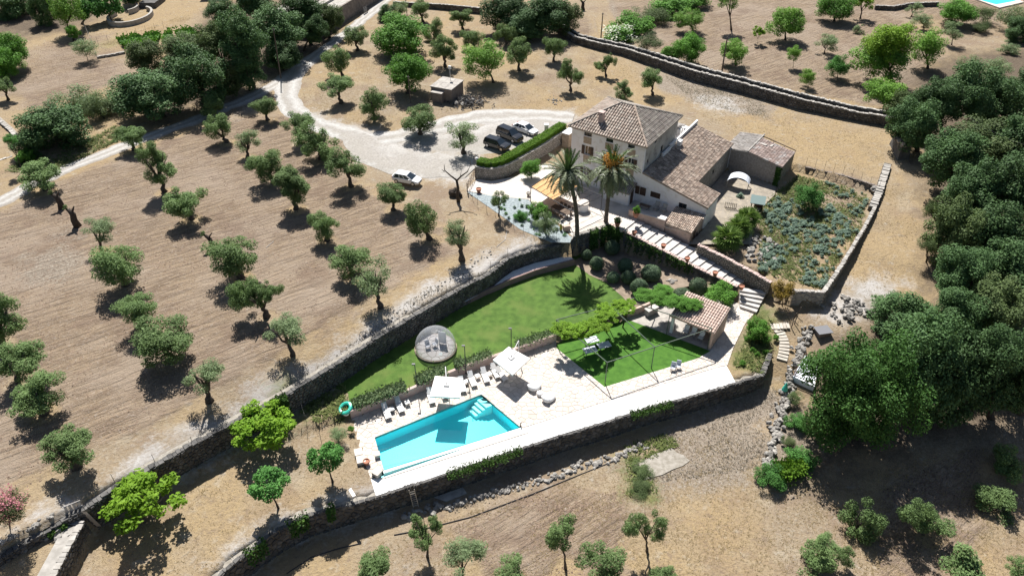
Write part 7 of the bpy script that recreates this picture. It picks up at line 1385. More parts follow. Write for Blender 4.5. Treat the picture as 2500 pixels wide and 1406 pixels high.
creeper('ivy', 'sparse creeper hanging at the left curve of the big wall', LW[1:6], .25, -1.2, .5, 'ivy', 1800, 4); creeper('ivy', 'dark ivy mass on the terrace wall under the right palm', TW[2:] + [HF(-.3, -7.8), HF(2.5, -8.1)], .2, 1.2, 4.1, 'ivy', 4200, 5, d0=.12); creeper('ivy', 'ivy patches hanging on the stair wall', ST_L[1:4], .15, 1.2, [3.9, 3.2, 2.4], 'ivy', 1500, 6, d0=.12)
creeper('ivy', 'creeper climbing the near corner of the grey barn', [BP(7.3, -.1, 0), BP(7.95, -.1, 0), BP(7.95, 1.5, 0)], .1, 2.5, 5.6, 'ivy', 700, 7, d0=.08); creeper('ivy', 'creeper on the wall foot in the bottom left corner', sub(UW, 60, 180), .2, 2.3, 3.0, 'ivy', 700, 8)
SHB = off(PWL, .55); creeper('wall_shrubs', 'band of low grey green shrubs along the top of the pink wall', SHB[:5], .33, .9, 1.75, 'olive_pale', 7500, 9, .10, 'shrubs'); creeper('wall_shrubs', 'thin low planting at the upper end of the pink wall', SHB[4:], .3, .9, 1.5, 'olive_pale', 2600, 10, .09, 'shrubs')
creeper('ivy', 'creeper over the loose stone wall end beside the ivy bush', line([(1850, 1165), (1900, 1155), (1960, 1140)], -1.6), .5, -2.2, -.7, 'hedge', 2600, 11, .12); creeper('field_greens', 'leafy vegetable rows in the green plot at the top left', PX([(290, 112), (350, 100), (420, 95), (480, 85)], 4), 1.6, 4.0, 4.9, 'carob', 4200, 12, .22, 'vegetables')
# ------------------------------------------------------------------ ground cover: tufts, weeds, clods (nobody could count these)
def scatter(name, mat, polys, z, n, seed, hgt=(.10, .28), kind='tuft', dens=None, spread=2.0):
    r = np.random.default_rng(seed); P = [];
    ws = np.array([abs(area2(p)) for p in polys]); cnt = (n * ws / ws.sum()).astype(int)
    for p, m in zip(polys, cnt):
        a = np.array(p); k = 0
        while k < m:
            X = r.uniform(a[:, 0].min(), a[:, 0].max(), m * 2); Y = r.uniform(a[:, 1].min(), a[:, 1].max(), m * 2); ok = inside(p, X, Y) & (fbm(X * .35, Y * .35, seed) > .2 + .5 * r.random(len(X))); X, Y = X[ok][:m - k], Y[ok][:m - k]; k += max(len(X), 1); P.append(np.stack([X, Y], 1))
    P = np.concatenate(P); zz = Z(P[:, 0], P[:, 1]); N_ = len(P); h = r.uniform(*hgt, N_)
    if kind == 'tuft':
        B = 3; az = r.uniform(0, 6.28, (N_, B)); C = np.repeat(P, B, 0); Zr = np.repeat(zz, B); H = np.repeat(h, B) * r.uniform(.6, 1.2, N_ * B); az = az.ravel(); ex = np.cos(az); ey = np.sin(az); wd = H * .30
        v0 = np.stack([C[:, 0] - ey * wd, C[:, 1] + ex * wd, Zr - .02], 1); v1 = np.stack([C[:, 0] + ey * wd, C[:, 1] - ex * wd, Zr - .02], 1); v2 = np.stack([C[:, 0] + ex * H * spread + ey * wd * .4, C[:, 1] + ey * H * spread - ex * wd * .4, Zr + H], 1); v3 = np.stack([C[:, 0] + ex * H * spread - ey * wd * .4, C[:, 1] + ey * H * spread + ex * wd * .4, Zr + H * .9], 1)
        V = np.stack([v0, v1, v2, v3], 1).reshape(-1, 3); F = np.arange(len(V)).reshape(-1, 4)
    else:
        az = r.uniform(0, 6.28, N_); k3 = [(np.cos(az + i * 2.094), np.sin(az + i * 2.094)) for i in range(3)]; vs_ = [np.stack([P[:, 0] + c * h * r.uniform(.7, 1.2, N_), P[:, 1] + s * h * r.uniform(.7, 1.2, N_), zz - .03], 1) for c, s in k3] + [np.stack([P[:, 0] + r.normal(size=N_) * h * .15, P[:, 1], zz + h * r.uniform(.5, .9, N_)], 1)]
        V = np.stack(vs_, 1).reshape(-1, 3); b = np.arange(N_)[:, None] * 4; F = np.concatenate([b + np.array([[0, 1, 3]]), b + np.array([[1, 2, 3]]), b + np.array([[2, 0, 3]])], 0)
    me = bpy.data.meshes.new(name); k = F.shape[1]; me.vertices.add(len(V)); me.vertices.foreach_set('co', V.ravel().astype(np.float32)); me.loops.add(F.size); me.loops.foreach_set('vertex_index', F.ravel().astype(np.int32)); me.polygons.add(len(F)); me.polygons.foreach_set('loop_start', np.arange(0, F.size, k, dtype=np.int32)); me.polygons.foreach_set('loop_total', np.full(len(F), k, np.int32)); me.update(calc_edges=True)
    a = me.attributes.new('tone', 'FLOAT', 'FACE'); a.data.foreach_set('value', r.random(len(F)).astype(np.float32)); me.materials.append(M[mat]); o = bpy.data.objects.new(name, me); SC.collection.objects.link(o); o['kind'] = 'stuff'; return o
A_ = P_
scatter('dry_grass', 'straw', [A_([(720, 230), (1000, 60), (1400, 80), (1620, 200), (1400, 270), (1200, 265), (1000, 300), (830, 300)], 4), A_([(1660, 230), (2160, 310), (2160, 440), (1960, 400), (1740, 310)], 3.6), A_([(2060, 690), (2180, 430), (2240, 560), (2160, 740)], 2.2), A_([(240, 1290), (570, 1050), (840, 980), (900, 1170), (680, 1290), (520, 1400), (200, 1400)], .5)], 0, 20000, 41, (.03, .09))
scatter('dry_grass', 'straw', [A_([(880, 1340), (1540, 1110), (1800, 1020), (2000, 1180), (2500, 1090), (2500, 1420), (800, 1430)], -2.5), A_([(240, 110), (500, 20), (420, 80), (300, 110)], 4), A_([(1890, 740), (2020, 750), (1990, 790), (1900, 870), (1880, 800)], .4)], 0, 16000, 42, (.03, .09))
scatter('dry_weeds', 'weed', [A_([(1560, 1180), (1640, 1060), (1860, 945), (1910, 960), (1860, 1140)], -2.3), A_([(1620, 185), (1860, 245), (1880, 290), (1700, 250)], 3.7), A_([(300, 1180), (1050, 700), (1380, 600), (1130, 700), (480, 1085)], 3.7), A_([(560, 240), (650, 200), (650, 230), (560, 280)], 4), A_([(0, 430), (60, 400), (280, 330), (200, 380)], 3.9)], 0, 9000, 43, (.04, .13), spread=1.1)
scatter('green_weeds', 'greenweed', [A_([(10, 420), (60, 390), (160, 370), (280, 310), (300, 340), (120, 430)], 3.9), A_([(1530, 1090), (1620, 1060), (1660, 1085), (1560, 1130), (1610, 1200), (1530, 1210)], -2.5), A_([(720, 990), (840, 940), (860, 1010), (780, 1040)], .6), A_([(1790, 890), (1845, 765), (1888, 790), (1880, 870), (1860, 910)], .1), A_([(1860, 500), (1950, 430), (2120, 470), (2100, 560), (2005, 700), (1850, 660)], 2.6)], 0, 9000, 44, (.08, .26))
scatter('soil_clods', 'clod', [A_([(-20, 640), (0, 520), (300, 385), (600, 285), (700, 280), (880, 440), (1080, 560), (1120, 610), (960, 700), (600, 900), (200, 1110), (-20, 1250)]), A_([(60, 120), (230, 60), (310, 125), (330, 190), (60, 270)], 4), A_([(1560, 110), (2100, 0), (2300, 120), (2150, 260), (1800, 185)], 4)], 0, 26000, 45, (.05, .16), 'clod')
scatter('soil_clods', 'clod', [A_([(1100, 1280), (1300, 1200), (1530, 1200), (1520, 1406), (1200, 1420)], -2.6), A_([(2150, 1200), (2380, 1100), (2420, 1250), (2300, 1420), (2150, 1420)], -2.3), A_([(1950, 640), (1850, 560), (1900, 450), (2100, 480), (2090, 560)], 2.6)], 0, 7000, 46, (.05, .18), 'clod')
# ------------------------------------------------------------------ olive trees
OG = 'olive trees in the ploughed field'; UG = 'olive trees on the dry grass above the driveway'; FG = 'young olive trees in the foreground field'
def olive(bx, by, box, label, group=OG, r0=.34, kind='olive', **k):
    k.setdefault('grow', 1.22 if kind == 'young' else 1.08); return tree('olive_tree', 'olive tree', kind, bx, by, box, label, group, r0, **k)
olive(328, 368, (283, 302, 352, 357), 'small olive with a short thick trunk leaning at the lower edge of the white road')
olive(110, 464, (45, 395, 142, 457), 'wide flat olive overhanging the white road at the far left')
olive(403, 468, (333, 348, 426, 440), 'two clumped olive right of the small roadside olive', lobes=[(333, 345, 385, 400), (355, 375, 426, 440)])
olive(553, 348, (498, 278, 560, 338), 'compact olive with a wide black trunk, below the olive on the road edge')
olive(532, 285, (487, 230, 546, 284), 'olive standing right on the lower road edge under the tall oaks', r0=.25)
olive(655, 294, (614, 236, 673, 280), 'lone olive in the bend where the drive leaves the road')
olive(604, 384, (570, 315, 632, 372), 'thin greyish olive between the road and the wide dense olives', kind='thin', r0=.3)
olive(731, 350, (690, 262, 763, 326), 'forked olive at the field edge below the drive junction', r0=.38)
olive(783, 390, (730, 298, 820, 386), 'dark dense olive beside the forked olive at the upper field edge')
olive(668, 446, (604, 354, 690, 438), 'broad olive with a dark shadow, upper middle of the ploughed field')
olive(859, 455, (799, 355, 887, 432), 'olive at the right upper corner of the ploughed field, nearest above the white car')
olive(722, 510, (666, 410, 757, 490), 'tall wispy olive in the middle of the ploughed field', lobes=[(666, 415, 757, 470), (690, 408, 750, 490)])
olive(467, 535, (404, 437, 500, 528), 'pale green olive with a wide round shadow, alone in the middle left of the field', nproto=1)
olive(800, 588, (753, 507, 822, 582), 'upright dense olive left of two overlapping olives in the field centre', nproto=2)
olive(588, 677, (508, 570, 622, 672), 'large rounded olive with a dead stump peeping out above it', r0=.4)
olive(249, 614, (195, 525, 278, 586), 'small airy olive on a thin bent trunk in the left part of the field', kind='thin', r0=.26)
olive(307, 697, (231, 590, 345, 694), 'wide spreading olive below the small airy olive on the left', r0=.4)
olive(358, 800, (287, 712, 374, 786), 'lopsided olive with a long bare leaning trunk, above the widest olive', r0=.26, lift=.4)
olive(414, 880, (328, 768, 472, 876), 'widest olive of the lower field with a low dense crown', r0=.42, nproto=3)
olive(652, 772, (560, 668, 688, 766), 'olive split into a big left crown and a small right crown', lobes=[(560, 668, 640, 765), (632, 672, 688, 738)], r0=.36)
olive(714, 866, (640, 762, 742, 842), 'half bare grey olive by the pale track above the dry stone wall', kind='thin', r0=.28)
olive(862, 674, (803, 582, 904, 666), 'olive whose crown meets a greyer olive to its lower right', nproto=4)
olive(928, 750, (866, 630, 957, 728), 'grey green olive beside the pale track, over a long shadow', kind='thin', r0=.33)
olive(1050, 584, (992, 486, 1066, 578), 'dense olive right of centre, below the car and left of a split trunk olive', nproto=5)
olive(1128, 634, (1080, 530, 1150, 602), 'sparse olive with a split hollow trunk next to the curved garden end of the field', kind='thin', r0=.38)
olive(961, 512, (921, 445, 993, 496), 'small olive directly below the white hatchback', lobes=[(921, 445, 985, 492), (955, 462, 993, 496)], r0=.3)
olive(1133, 374, (1088, 288, 1168, 356), 'open pale olive on the gravel between the drive and the parked cars', kind='thin', r0=.36, group=UG)
olive(512, 978, (447, 868, 540, 950), 'upright olive just above the pale track with twin stems', kind='thin', r0=.34)
olive(4, 838, (-45, 722, 46, 822), 'upper one of the olives cut by the left picture edge', r0=.4)
olive(42, 930, (-12, 826, 100, 925), 'middle olive of the three stacked along the left edge, touching the one below')
olive(108, 1008, (20, 910, 140, 1008), 'lowest of the three olives stacked along the left edge', r0=.4)
olive(188, 1140, (103, 1036, 222, 1142), 'large olive above the pink oleander in the bottom left', r0=.42, nproto=0)
olive(872, 124, (838, 58, 897, 110), 'topmost olive beside the white road, near the long barn wall', UG)
olive(838, 190, (786, 112, 849, 176), 'olive with a bent trunk at the inner side of the road curve', UG)
olive(832, 252, (782, 178, 857, 226), 'wide low olive under the bent trunk olive inside the road curve', UG)
olive(914, 291, (876, 206, 944, 282), 'olive left of the bright round carob, above the drive', UG)
olive(1028, 330, (977, 252, 1063, 322), 'olive island tree in the gravel drive, under the grey hut', UG, r0=.4)
olive(1087, 164, (1054, 86, 1116, 152), 'slender olive above the grey hut roof', UG)
olive(1131, 75, (1097, 17, 1153, 60), 'olive near the far boundary wall with a stout forked trunk', UG)
olive(1032, 56, (1001, -6, 1050, 42), 'olive in front of the far boundary wall by the road end', UG)
olive(1160, 120, (1126, 66, 1181, 114), 'low olive between the stout forked olive and the pale almond', UG, r0=.2)
olive(1060, 100, (1034, 46, 1082, 96), 'small olive behind the large bright carob', UG, r0=.2)
olive(1268, 172, (1232, 92, 1298, 160), 'olive with a broad shadow right of the pale almond', UG)
olive(1352, 150, (1327, 84, 1381, 134), 'olive just below the dark oak clump and the double wall', UG, r0=.28)
olive(1392, 222, (1360, 144, 1426, 206), 'leaning two part olive above the bend of rubble, left of the wall pole', UG, lobes=[(1360, 144, 1400, 200), (1390, 165, 1426, 205)], r0=.28)
olive(1480, 187, (1450, 122, 1506, 174), 'olive with a side clump hanging left, under the wall pole', UG, lobes=[(1475, 122, 1506, 165), (1450, 143, 1480, 175)], r0=.24)
olive(1525, 246, (1501, 200, 1547, 240), 'little many stemmed olive bush right behind the farmhouse roof', UG, r0=.14)
olive(1593, 232, (1562, 160, 1620, 214), 'olive right of the little olive bush, beyond the house roof', UG, r0=.28)
olive(1237, 108, (1206, 40, 1262, 102), 'olive at the left foot of the dark oak clump', UG, r0=.26)
olive(1043, 1358, (990, 1238, 1082, 1332), 'young olive growing over the loose stone row', FG, 0.12, kind='young', lobes=[(990, 1260, 1050, 1335), (1045, 1238, 1082, 1310)])
olive(1128, 1412, (1080, 1308, 1186, 1404), 'bushy young olive at the bottom edge, right of the stone row olive', FG, .12, kind='thin')
olive(910, 1420, (862, 1344, 952, 1404), 'young olive at the bottom edge, farthest left in the front field', FG, .11, kind='young')
olive(1381, 1388, (1332, 1248, 1412, 1338), 'tall thin young olive below the middle of the big retaining wall', FG, .12, kind='young')
olive(1580, 1346, (1522, 1218, 1626, 1340), 'tallest young olive in the front field, beside the tuft of green scrub', FG, .12, kind='young', lobes=[(1522, 1218, 1572, 1325), (1575, 1245, 1626, 1320)])
olive(1470, 1425, (1420, 1334, 1512, 1404), 'open young olive on the bottom edge between two taller ones', FG, .1, kind='young')
olive(1238, 1428, (1204, 1364, 1280, 1416), 'small young olive cut by the bottom edge below the ladder', FG, .1, kind='young')
olive(1620, 1440, (1588, 1388, 1646, 1425), 'tuft of a young olive just showing at the bottom edge', FG, .1, kind='young')
olive(2078, 1300, (2066, 1222, 2146, 1310), 'young olive at the tip of the forest shadow', FG, .13, kind='young')
olive(2254, 1304, (2207, 1206, 2318, 1300), 'wide young olive on the soil band beside the shadow', FG, .14, kind='young', lobes=[(2207, 1206, 2270, 1275), (2240, 1235, 2318, 1300)])
olive(2434, 1148, (2428, 1080, 2504, 1160), 'young olive leaning right at the right edge, above all others there', FG, .12, kind='young')
olive(2408, 1240, (2388, 1190, 2482, 1266), 'sprawling young olive with a crooked stem near the right edge', FG, .12, kind='young')
olive(2032, 1384, (1950, 1302, 2086, 1404), 'three lobed young olive at the bottom, left of the shadow tip', FG, .13, kind='young', lobes=[(1985, 1302, 2045, 1350), (1950, 1350, 2040, 1404), (2045, 1325, 2086, 1390)])
olive(2486, 1424, (2462, 1354, 2510, 1402), 'young olive cut by the bottom right corner', FG, .1, kind='young')
olive(2362, 1440, (2300, 1374, 2425, 1420), 'flat young olive on the bottom edge under the ridged soil', FG, .1, kind='young')
# ------------------------------------------------------------------ other trees and shrubs of the grounds
T = tree
T('mulberry_tree', 'tree', 'lime', 352, 1272, (262, 1156, 440, 1282), 'bright lime green spreading tree below the white plank gate', None, .16, fork=.35)
T('mulberry_tree', 'tree', 'lime', 655, 1085, (580, 983, 722, 1098), 'bright lime green tree against the ivy on the long wall', None, .16, fork=.35)
T('apricot_tree', 'fruit tree', 'fruit', 812, 1176, (754, 1076, 836, 1160), 'round fruit tree with a hollow crown, nearest the pool corner', None, .10, 'bark_dark', .5)
T('apricot_tree', 'fruit tree', 'fruit', 680, 1240, (604, 1136, 699, 1226), 'round dark green fruit tree on the dry slope above the lower wall', None, .10, 'bark_dark', .5)
T('carob_tree', 'tree', 'carob', 972, 132, (908, 34, 1052, 130), 'large domed carob, upper of two bright green ones above the drive', None, .35)
T('carob_tree', 'tree', 'carob', 995, 228, (934, 121, 1054, 222), 'round vivid green carob left of the grey hut', None, .35)
T('almond_tree', 'almond tree', 'almond', 1206, 202, (1120, 98, 1242, 192), 'pale green airy tree with a curved trunk behind the grey hut', None, .22, 'bark_dark')
T('orange_tree', 'fruit tree', 'bush', 1298, 442, (1267, 382, 1328, 432), 'glossy green round tree below the clipped hedge by the patio', None, .14, fork=.5)
UO = 'trees of the ploughed orchard'
for a in [('almond', 1693, 80, (1646, 14, 1722, 76), 'yellowish tree above two greener bushes near the orchard wall', .2), ('carob', 1690, 158, (1640, 76, 1727, 156), 'bright green bush tree right behind the double wall', .2),
          ('feather', 1580, 134, (1542, 77, 1622, 128), 'dark feathery round bush left of the bright bush behind the double wall', .1), ('bush', 1640, 152, (1606, 106, 1662, 154), 'low bright shrub between the feathery bush and the bright bush tree', .08),
          ('almond', 1797, 160, (1754, 84, 1832, 156), 'rounded green tree beside the leaning orchard pole', .18), ('almond', 1786, 74, (1748, -32, 1806, 20), 'dark stemmed tree cut by the top edge left of the pale green orchard tree', .2),
          ('limebig', 1917, 98, (1872, 8, 1964, 88), 'pale green upright orchard tree with a dark trunk', .22), ('lime', 1850, 108, (1834, 64, 1867, 94), 'tiny yellow sapling left of the upright orchard tree', .04),
          ('almond', 1936, 166, (1919, 112, 1959, 150), 'small green sapling in a line with the tiny yellow one', .05), ('almond', 1973, 214, (1952, 164, 1994, 210), 'small rounded sapling nearest the long double wall', .06),
          ('darkbush', 2045, 192, (2016, 128, 2076, 186), 'dark glossy round bush between the sapling and the big lime crown', .08), ('carob', 2036, 52, (1994, -22, 2090, 46), 'broad darker tree at the top edge above a wide shadow', .25),
          ('lime', 2100, 46, (2084, -24, 2134, 28), 'yellow green tree cut by the top edge beside the broad darker tree', .18), ('almond', 2265, 168, (2218, 70, 2312, 160), 'green tree right of the big lime crown', .25),
          ('almond', 2156, 272, (2108, 178, 2214, 266), 'loose pale green tree where the double wall meets the wood', .18)]:
    T('orchard_tree', 'tree', a[0], a[1], a[2], a[3], a[4], UO, a[5], 'bark_dark', .5)
T('orchard_tree', 'tree', 'limebig', 2180, 205, (2084, 42, 2240, 190), 'biggest lime and green double crown of the upper right orchard', UO, .3, 'bark_dark', lobes=[(2110, 42, 2235, 150), (2084, 90, 2215, 195)])
for a in [(2012, 132, (1989, 80, 2048, 122), 'grey small olive with an umbrella shape among the orchard trees'), (2225, 42, (2214, 2, 2252, 30), 'small grey olive by the far terrace wall at the top'), (2255, 70, (2228, 28, 2282, 62), 'grey olive with a broken trunk below the far terrace wall'),
          (2323, 110, (2303, 54, 2358, 96), 'thin grey olive below the neighbouring pool hedge'), (2448, 128, (2440, 104, 2492, 126), 'low grey olive arching over at the far right upper slope'), (2105, 82, (2084, 58, 2112, 84), 'half hidden grey olive behind the biggest lime crown')]:
    olive(a[0], a[1], a[2], a[3], UO, .13, kind='thin')
for a in [('carob', 2340, 60, (2290, -4, 2384, 58), 'dark green bush tree in front of the turquoise pool far away'), ('feather', 2410, 58, (2382, 8, 2444, 56), 'olive green shrub right under the far turquoise pool'), ('greybush', 2470, 75, (2436, 5, 2510, 72), 'pale green tree right of the far turquoise pool'),
          ('feather', 2388, 78, (2360, 58, 2420, 86), 'dry shrub on the bank below the far pool hedge'), ('oak', 2500, 100, (2455, 40, 2540, 105), 'dark tree filling the top right corner')]:
    T('garden_tree', 'tree', a[0], a[1], a[2], a[3], a[4], 'planting round the far pool', .12, 'bark_dark')
# flowering hedge running along the upper orchard
for i, (a, lb) in enumerate([((1470, 62, 1545, 106), 'white flowered end of the long bank hedge by the wall pole'), ((1500, 30, 1590, 84), 'second white flowered stretch of the bank hedge'), ((1545, 8, 1630, 62), 'brownish green stretch of the bank hedge'), ((1590, -14, 1680, 44), 'bright stretch of the bank hedge at the top edge'), ((1640, -34, 1730, 22), 'uppermost stretch of the bank hedge')]):
    t = T('hedge_shrub', 'shrub', ('bush', 'bush', 'feather', 'bush', 'bush')[i], (a[0] + a[2]) / 2, a[3] - 8, a, lb, 'hedge along the bank', .08, hk=.5, grow=1.25)
    if i < 1:
        c = [o for o in t.children if o.name.startswith('crown')][0]; f = link_copy(CR['petals', 0].copy(), 'flowers', t, c.location, c.rotation_euler, [k * 1.02 for k in c.scale]); f.data.materials.clear(); f.data.materials.append(M['whitepetal'])
t = T('oleander_bush', 'shrub', 'oleander', 22, 1285, (-30, 1170, 70, 1296), 'pink flowering oleander at the bottom left edge', None, .06, hk=.9)
c = [o for o in t.children if o.name.startswith('crown')][0]; link_copy(CR['petals', 0], 'flowers', t, c.location, c.rotation_euler, [k * 1.03 for k in c.scale])
for k, a in enumerate([('greybush', 826, 1078, (803, 1038, 849, 1080), 'round grey lavender bush left of the pool terrace'), ('bush', 840, 1055, (848, 1030, 866, 1060), 'small pale shrub at the pool terrace edge'), ('darkbush', 1975, 512, (1938, 440, 2016, 510), 'round dark green bush inside the walled garden'),
          ('amber', 1910, 745, (1878, 672, 1942, 738), 'amber and green round shrub at the corner of the garden wall'), ('bush', 1852, 828, (1818, 780, 1888, 824), 'low green shrub beside the plank footpath'), ('bush', 1895, 832, (1886, 812, 1904, 834), 'small green shrub at the upper end of the curved footpath'),
          ('ivyb', 1325, 540, (1286, 480, 1345, 545), 'bright green shrub behind the grey shrub at the patio bed'), ('greybush', 1340, 578, (1300, 520, 1367, 570), 'grey green rounded shrub at the patio bed end'), ('bush', 1210, 462, (0, 0, 0, 0), ''),
          ('darkbush', 1268, 535, (1252, 508, 1290, 548), 'dark green low shrub left of the bright shrub in the bed'), ('darkbush', 55, 415, (5, 322, 40, 355), 'small dark bush by the far left field path'), ('greybush', 215, 150, (174, 88, 240, 142), 'round grey olive bush at the fence corner in the far field')]):
    if not a[4]: continue
    T('garden_shrub', 'shrub', 'bush' if a[0] == 'ivyb' else a[0], a[1], a[2], a[3], a[4], None, .07, hk=.8)
T('fig_tree', 'tree', 'young', 1218, 528, (1196, 455, 1240, 505), 'small tree growing in the blue gravel bed by the patio path', None, .12)
T('feathery_shrub', 'shrub', 'feather', 1560, 1150, (1540, 1120, 1600, 1200), 'green scrub tuft left of the concrete slab', None, .05, hk=.5)
T('feathery_shrub', 'shrub', 'feather', 1548, 1195, (1528, 1160, 1592, 1240), 'second green scrub tuft above the tallest young olive', None, .05, hk=.4)
# ------------------------------------------------------------------ woods on the left
WG = 'trees of the wood beside the road'
for a in [('oak', 400, 285, (285, 165, 460, 280), 'broad holm oak low in the roadside wood, left front', .3), ('oak', 500, 260, (405, 105, 552, 258), 'tall rounded holm oak at the front of the roadside wood', .35), ('browny', 345, 180, (308, 92, 400, 178), 'yellowish oak on the upper left flank of the roadside wood', .25),
          ('oak', 620, 215, (530, 20, 645, 160), 'oak right of the tall rounded one in the roadside wood', .3), ('browny', 560, 200, (478, 40, 580, 150), 'brighter oak behind the tall rounded one', .3), ('oak', 690, 150, (600, 10, 740, 130), 'wide dark oak in the middle of the roadside wood by the thin pole', .3),
          ('oak', 760, 110, (680, -25, 790, 70), 'dark oak behind the wide one in the roadside wood', .3), ('browny', 805, 92, (775, 5, 838, 80), 'yellowish oak at the barn end of the roadside wood', .28), ('oak', 740, 125, (730, 30, 800, 105), 'small oak in front of the yellowish one by the barn', .25),
          ('oak', 640, 60, (560, -60, 660, 45), 'oak at the top edge of the roadside wood, above the brighter one', .3), ('oak', 560, 60, (500, -10, 570, 55), 'oak at the upper left end of the roadside wood next to the enclosure', .3), ('browny', 430, 140, (395, 85, 500, 150), 'light leafy thicket behind the wood by the green plot', .15),
          ('oak', 165, 350, (45, 245, 215, 350), 'low spreading oak above the left end of the road', .3), ('greybush', 200, 270, (130, 240, 240, 300), 'dense olive crown behind the low spreading oak', .2), ('greybush', 255, 290, (195, 215, 265, 298), 'greyish bush tree between the low oak and the wood', .15), ('greybush', 285, 270, (212, 205, 320, 285), 'wide grey green bush tree joining the wood', .15),
          ('oak', 610, 222, (555, 120, 655, 216), 'low leafy oak under the roadside wood near the road fork', .2), ('oak', 690, 172, (640, 95, 735, 166), 'low oak behind the slanting pole by the road fork', .2), ('browny', 545, 240, (520, 150, 590, 236), 'small brownish oak at the right foot of the roadside wood', .18),
          ('oak', 95, 375, (28, 310, 110, 380), 'small oak at the left end of the low oak row', .2), ('bush', 60, 395, (35, 360, 85, 400), 'little bush under the small oak by the road', .08)]:
    T('oak_tree', 'tree', a[0], a[1], a[2], a[3], a[4], WG, a[5], 'bark_dark', .6, grow=1.03)
LG = 'trees at the far left edge'
for a in [('carob', 25, 170, (-25, 70, 66, 160), 'green carob cut by the left edge beyond the curved field'), ('carob', 15, 190, (-35, 110, 50, 195), 'second green carob at the left edge, just in front'), ('olive', 20, 245, (-20, 178, 34, 230), 'olive with a black trunk at the left edge below the carobs'),
          ('oak', 40, 40, (-30, -40, 72, 50), 'dark tree in the top left corner'), ('oak', 100, 60, (70, -30, 135, 64), 'dark tree right of the top left corner'), ('almond', 165, 80, (120, -30, 205, 70), 'bright green tree at the top left, in a row with dark ones'), ('fruit', 200, 60, (190, -25, 250, 65), 'mid green tree in the top left row by the stone trough'),
          ('fruit', 270, 50, (228, -30, 300, 55), 'darker green tree left of the curved stone trough'), ('bush', 180, 100, (160, 55, 195, 95), 'low bright bush in front of the top left row'), ('oak', 310, 18, (290, -30, 345, 15), 'tree over the curved stone trough at the top')]:
    T('field_tree', 'tree', a[0], a[1], a[2], a[3], a[4], LG, .25, 'bark_dark', .6)
CG = 'dark oaks above the dry grass'
for a in [('oak', 1240, 75, (1172, -30, 1290, 70), 'left oak of the dark clump at the top centre'), ('oak', 1320, 90, (1265, -20, 1400, 85), 'middle oak of the dark clump at the top centre'), ('browny', 1390, 85, (1340, -5, 1420, 78), 'olive toned oak at the right of the dark clump top centre'), ('oak', 1290, 95, (1225, 30, 1330, 90), 'lowest oak of the dark clump behind the wall'),
          ('oak', 940, 50, (920, 15, 975, 65), 'narrow dark tree at the road end by the far wall'), ('greybush', 975, 40, (955, 0, 1000, 40), 'grey tree beside the narrow dark one at the road end')]:
    T('oak_tree', 'tree', a[0], a[1], a[2], a[3], a[4], CG, .28, 'bark_dark', .6)
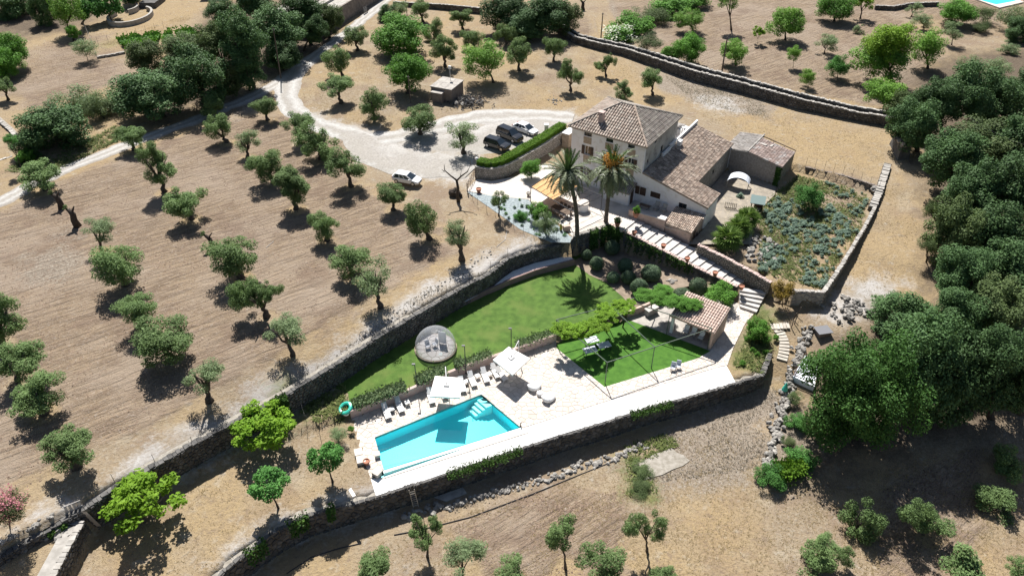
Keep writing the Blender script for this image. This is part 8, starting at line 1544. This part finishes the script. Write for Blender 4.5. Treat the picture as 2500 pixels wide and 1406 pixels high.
# ------------------------------------------------------------------ the wood on the right
RG = 'oaks of the wood on the right'
for a in [('big', 2090, 1064, (1966, 790, 2242, 1108), 'huge lush tree standing out in front of the wood, shading the field', .45), ('oak', 2270, 1012, (2150, 770, 2320, 1008), 'oak joined to the right side of the huge lush tree', .35), ('oak', 2330, 1016, (2235, 800, 2390, 1018), 'front oak of the wood, second right of the huge lush tree', .35),
          ('oak', 2230, 800, (2135, 752, 2270, 850), 'small oak behind the huge lush tree by the rocks', .25), ('oak', 2420, 1018, (2340, 780, 2480, 1012), 'dark oak at the front of the wood towards the right edge', .35), ('oak', 2490, 1005, (2420, 800, 2540, 1008), 'front oak cut by the right edge', .35),
          ('oak', 2345, 860, (2270, 690, 2400, 830), 'oak of the second row, above the front oaks', .3), ('browny', 2440, 850, (2370, 680, 2500, 810), 'oak in the second row near the right edge', .3), ('oak', 2370, 760, (2285, 590, 2420, 730), 'rounded oak facing the track below the garden', .32), ('oak', 2480, 740, (2400, 590, 2540, 730), 'oak at the right edge level with the amber shrub', .3),
          ('browny', 2345, 640, (2260, 475, 2390, 640), 'light topped oak overhanging the track', .32), ('oak', 2450, 640, (2360, 490, 2500, 620), 'oak beside the light topped one towards the edge', .3), ('oak', 2390, 560, (2320, 395, 2440, 520), 'oak above the light topped one', .3), ('oak', 2480, 560, (2410, 380, 2550, 520), 'right edge oak level with the walled garden', .3),
          ('oak', 2340, 470, (2255, 310, 2400, 450), 'high oak bright at its top, by the end of the garden wall', .32), ('browny', 2400, 420, (2330, 300, 2480, 410), 'bright oak in the upper half of the wood', .3), ('oak', 2490, 430, (2440, 270, 2560, 400), 'right edge oak under the thin cable', .3),
          ('oak', 2240, 370, (2172, 235, 2290, 360), 'left end oak of the wood over the ruined wall stub', .3), ('browny', 2220, 300, (2165, 215, 2260, 310), 'dull oak where the double wall ends in the wood', .28), ('oak', 2300, 330, (2235, 175, 2350, 300), 'oak above the wall stub, second from the left end', .3), ('oak', 2390, 310, (2310, 160, 2420, 280), 'oak of the upper wood with a smooth dark dome', .3),
          ('oak', 2450, 300, (2390, 190, 2500, 310), 'dark oak of the upper wood under the cable', .3), ('greybush', 2370, 200, (2336, 130, 2402, 190), 'grey tufted tree on top of the wood', .2), ('greybush', 2440, 190, (2398, 135, 2472, 195), 'second grey tufted tree on top of the wood', .2), ('oak', 2500, 250, (2460, 200, 2560, 290), 'oak on the right edge high in the wood', .28),
          ('feather', 2262, 640, (2240, 570, 2290, 620), 'small oak branch clump reaching over the track', .1), ('feather', 2290, 560, (2255, 480, 2300, 540), 'leafy edge clump of the wood over the track', .12)]:
    T('holm_oak', 'tree', a[0], a[1], a[2], a[3], a[4], RG, a[5], 'bark_dark', .5, grow=(1.04 if a[3][0] < 2300 and a[3][1] < 700 else 1.25) if a[0] in ('oak', 'browny') else 1.0)
for a in [('darkbush', 1880, 1175, (1843, 1125, 1925, 1190), 'ivy covered bush at the lower end of the loose stone wall'), ('darkbush', 1960, 1130, (1915, 1100, 2000, 1150), 'flowering bush between the ivy bush and the forest shade'), ('feather', 1940, 985, (1922, 950, 1966, 990), 'small shrub beside the greenhouse frame'),
          ('darkbush', 1930, 1040, (1915, 1005, 1975, 1050), 'dark shrub in the stony strip below the greenhouse'), ('feather', 1920, 1085, (1905, 1055, 1945, 1095), 'dull shrub lowest in the stony strip')]:
    T('scrub_bush', 'shrub', a[0], a[1], a[2], a[3], a[4], 'bushes by the loose stone wall', .06, hk=.7)
# unploughed rings of dry grass round the feet of the field olives
_k = np.empty(len(sheet.vertices) * 4, np.float32); sheet.attributes['mask'].data.foreach_get('color', _k); _k = _k.reshape(-1, 4)
for o in SC.objects:
    if o.get('category') == 'olive tree':
        d = np.hypot(V_[:, 0] - o.location.x - .2, V_[:, 1] - o.location.y + .2); _k[:, 0] *= np.clip((d - 1.0) / .9, .1, 1)
sheet.attributes['mask'].data.foreach_set('color', _k.ravel())
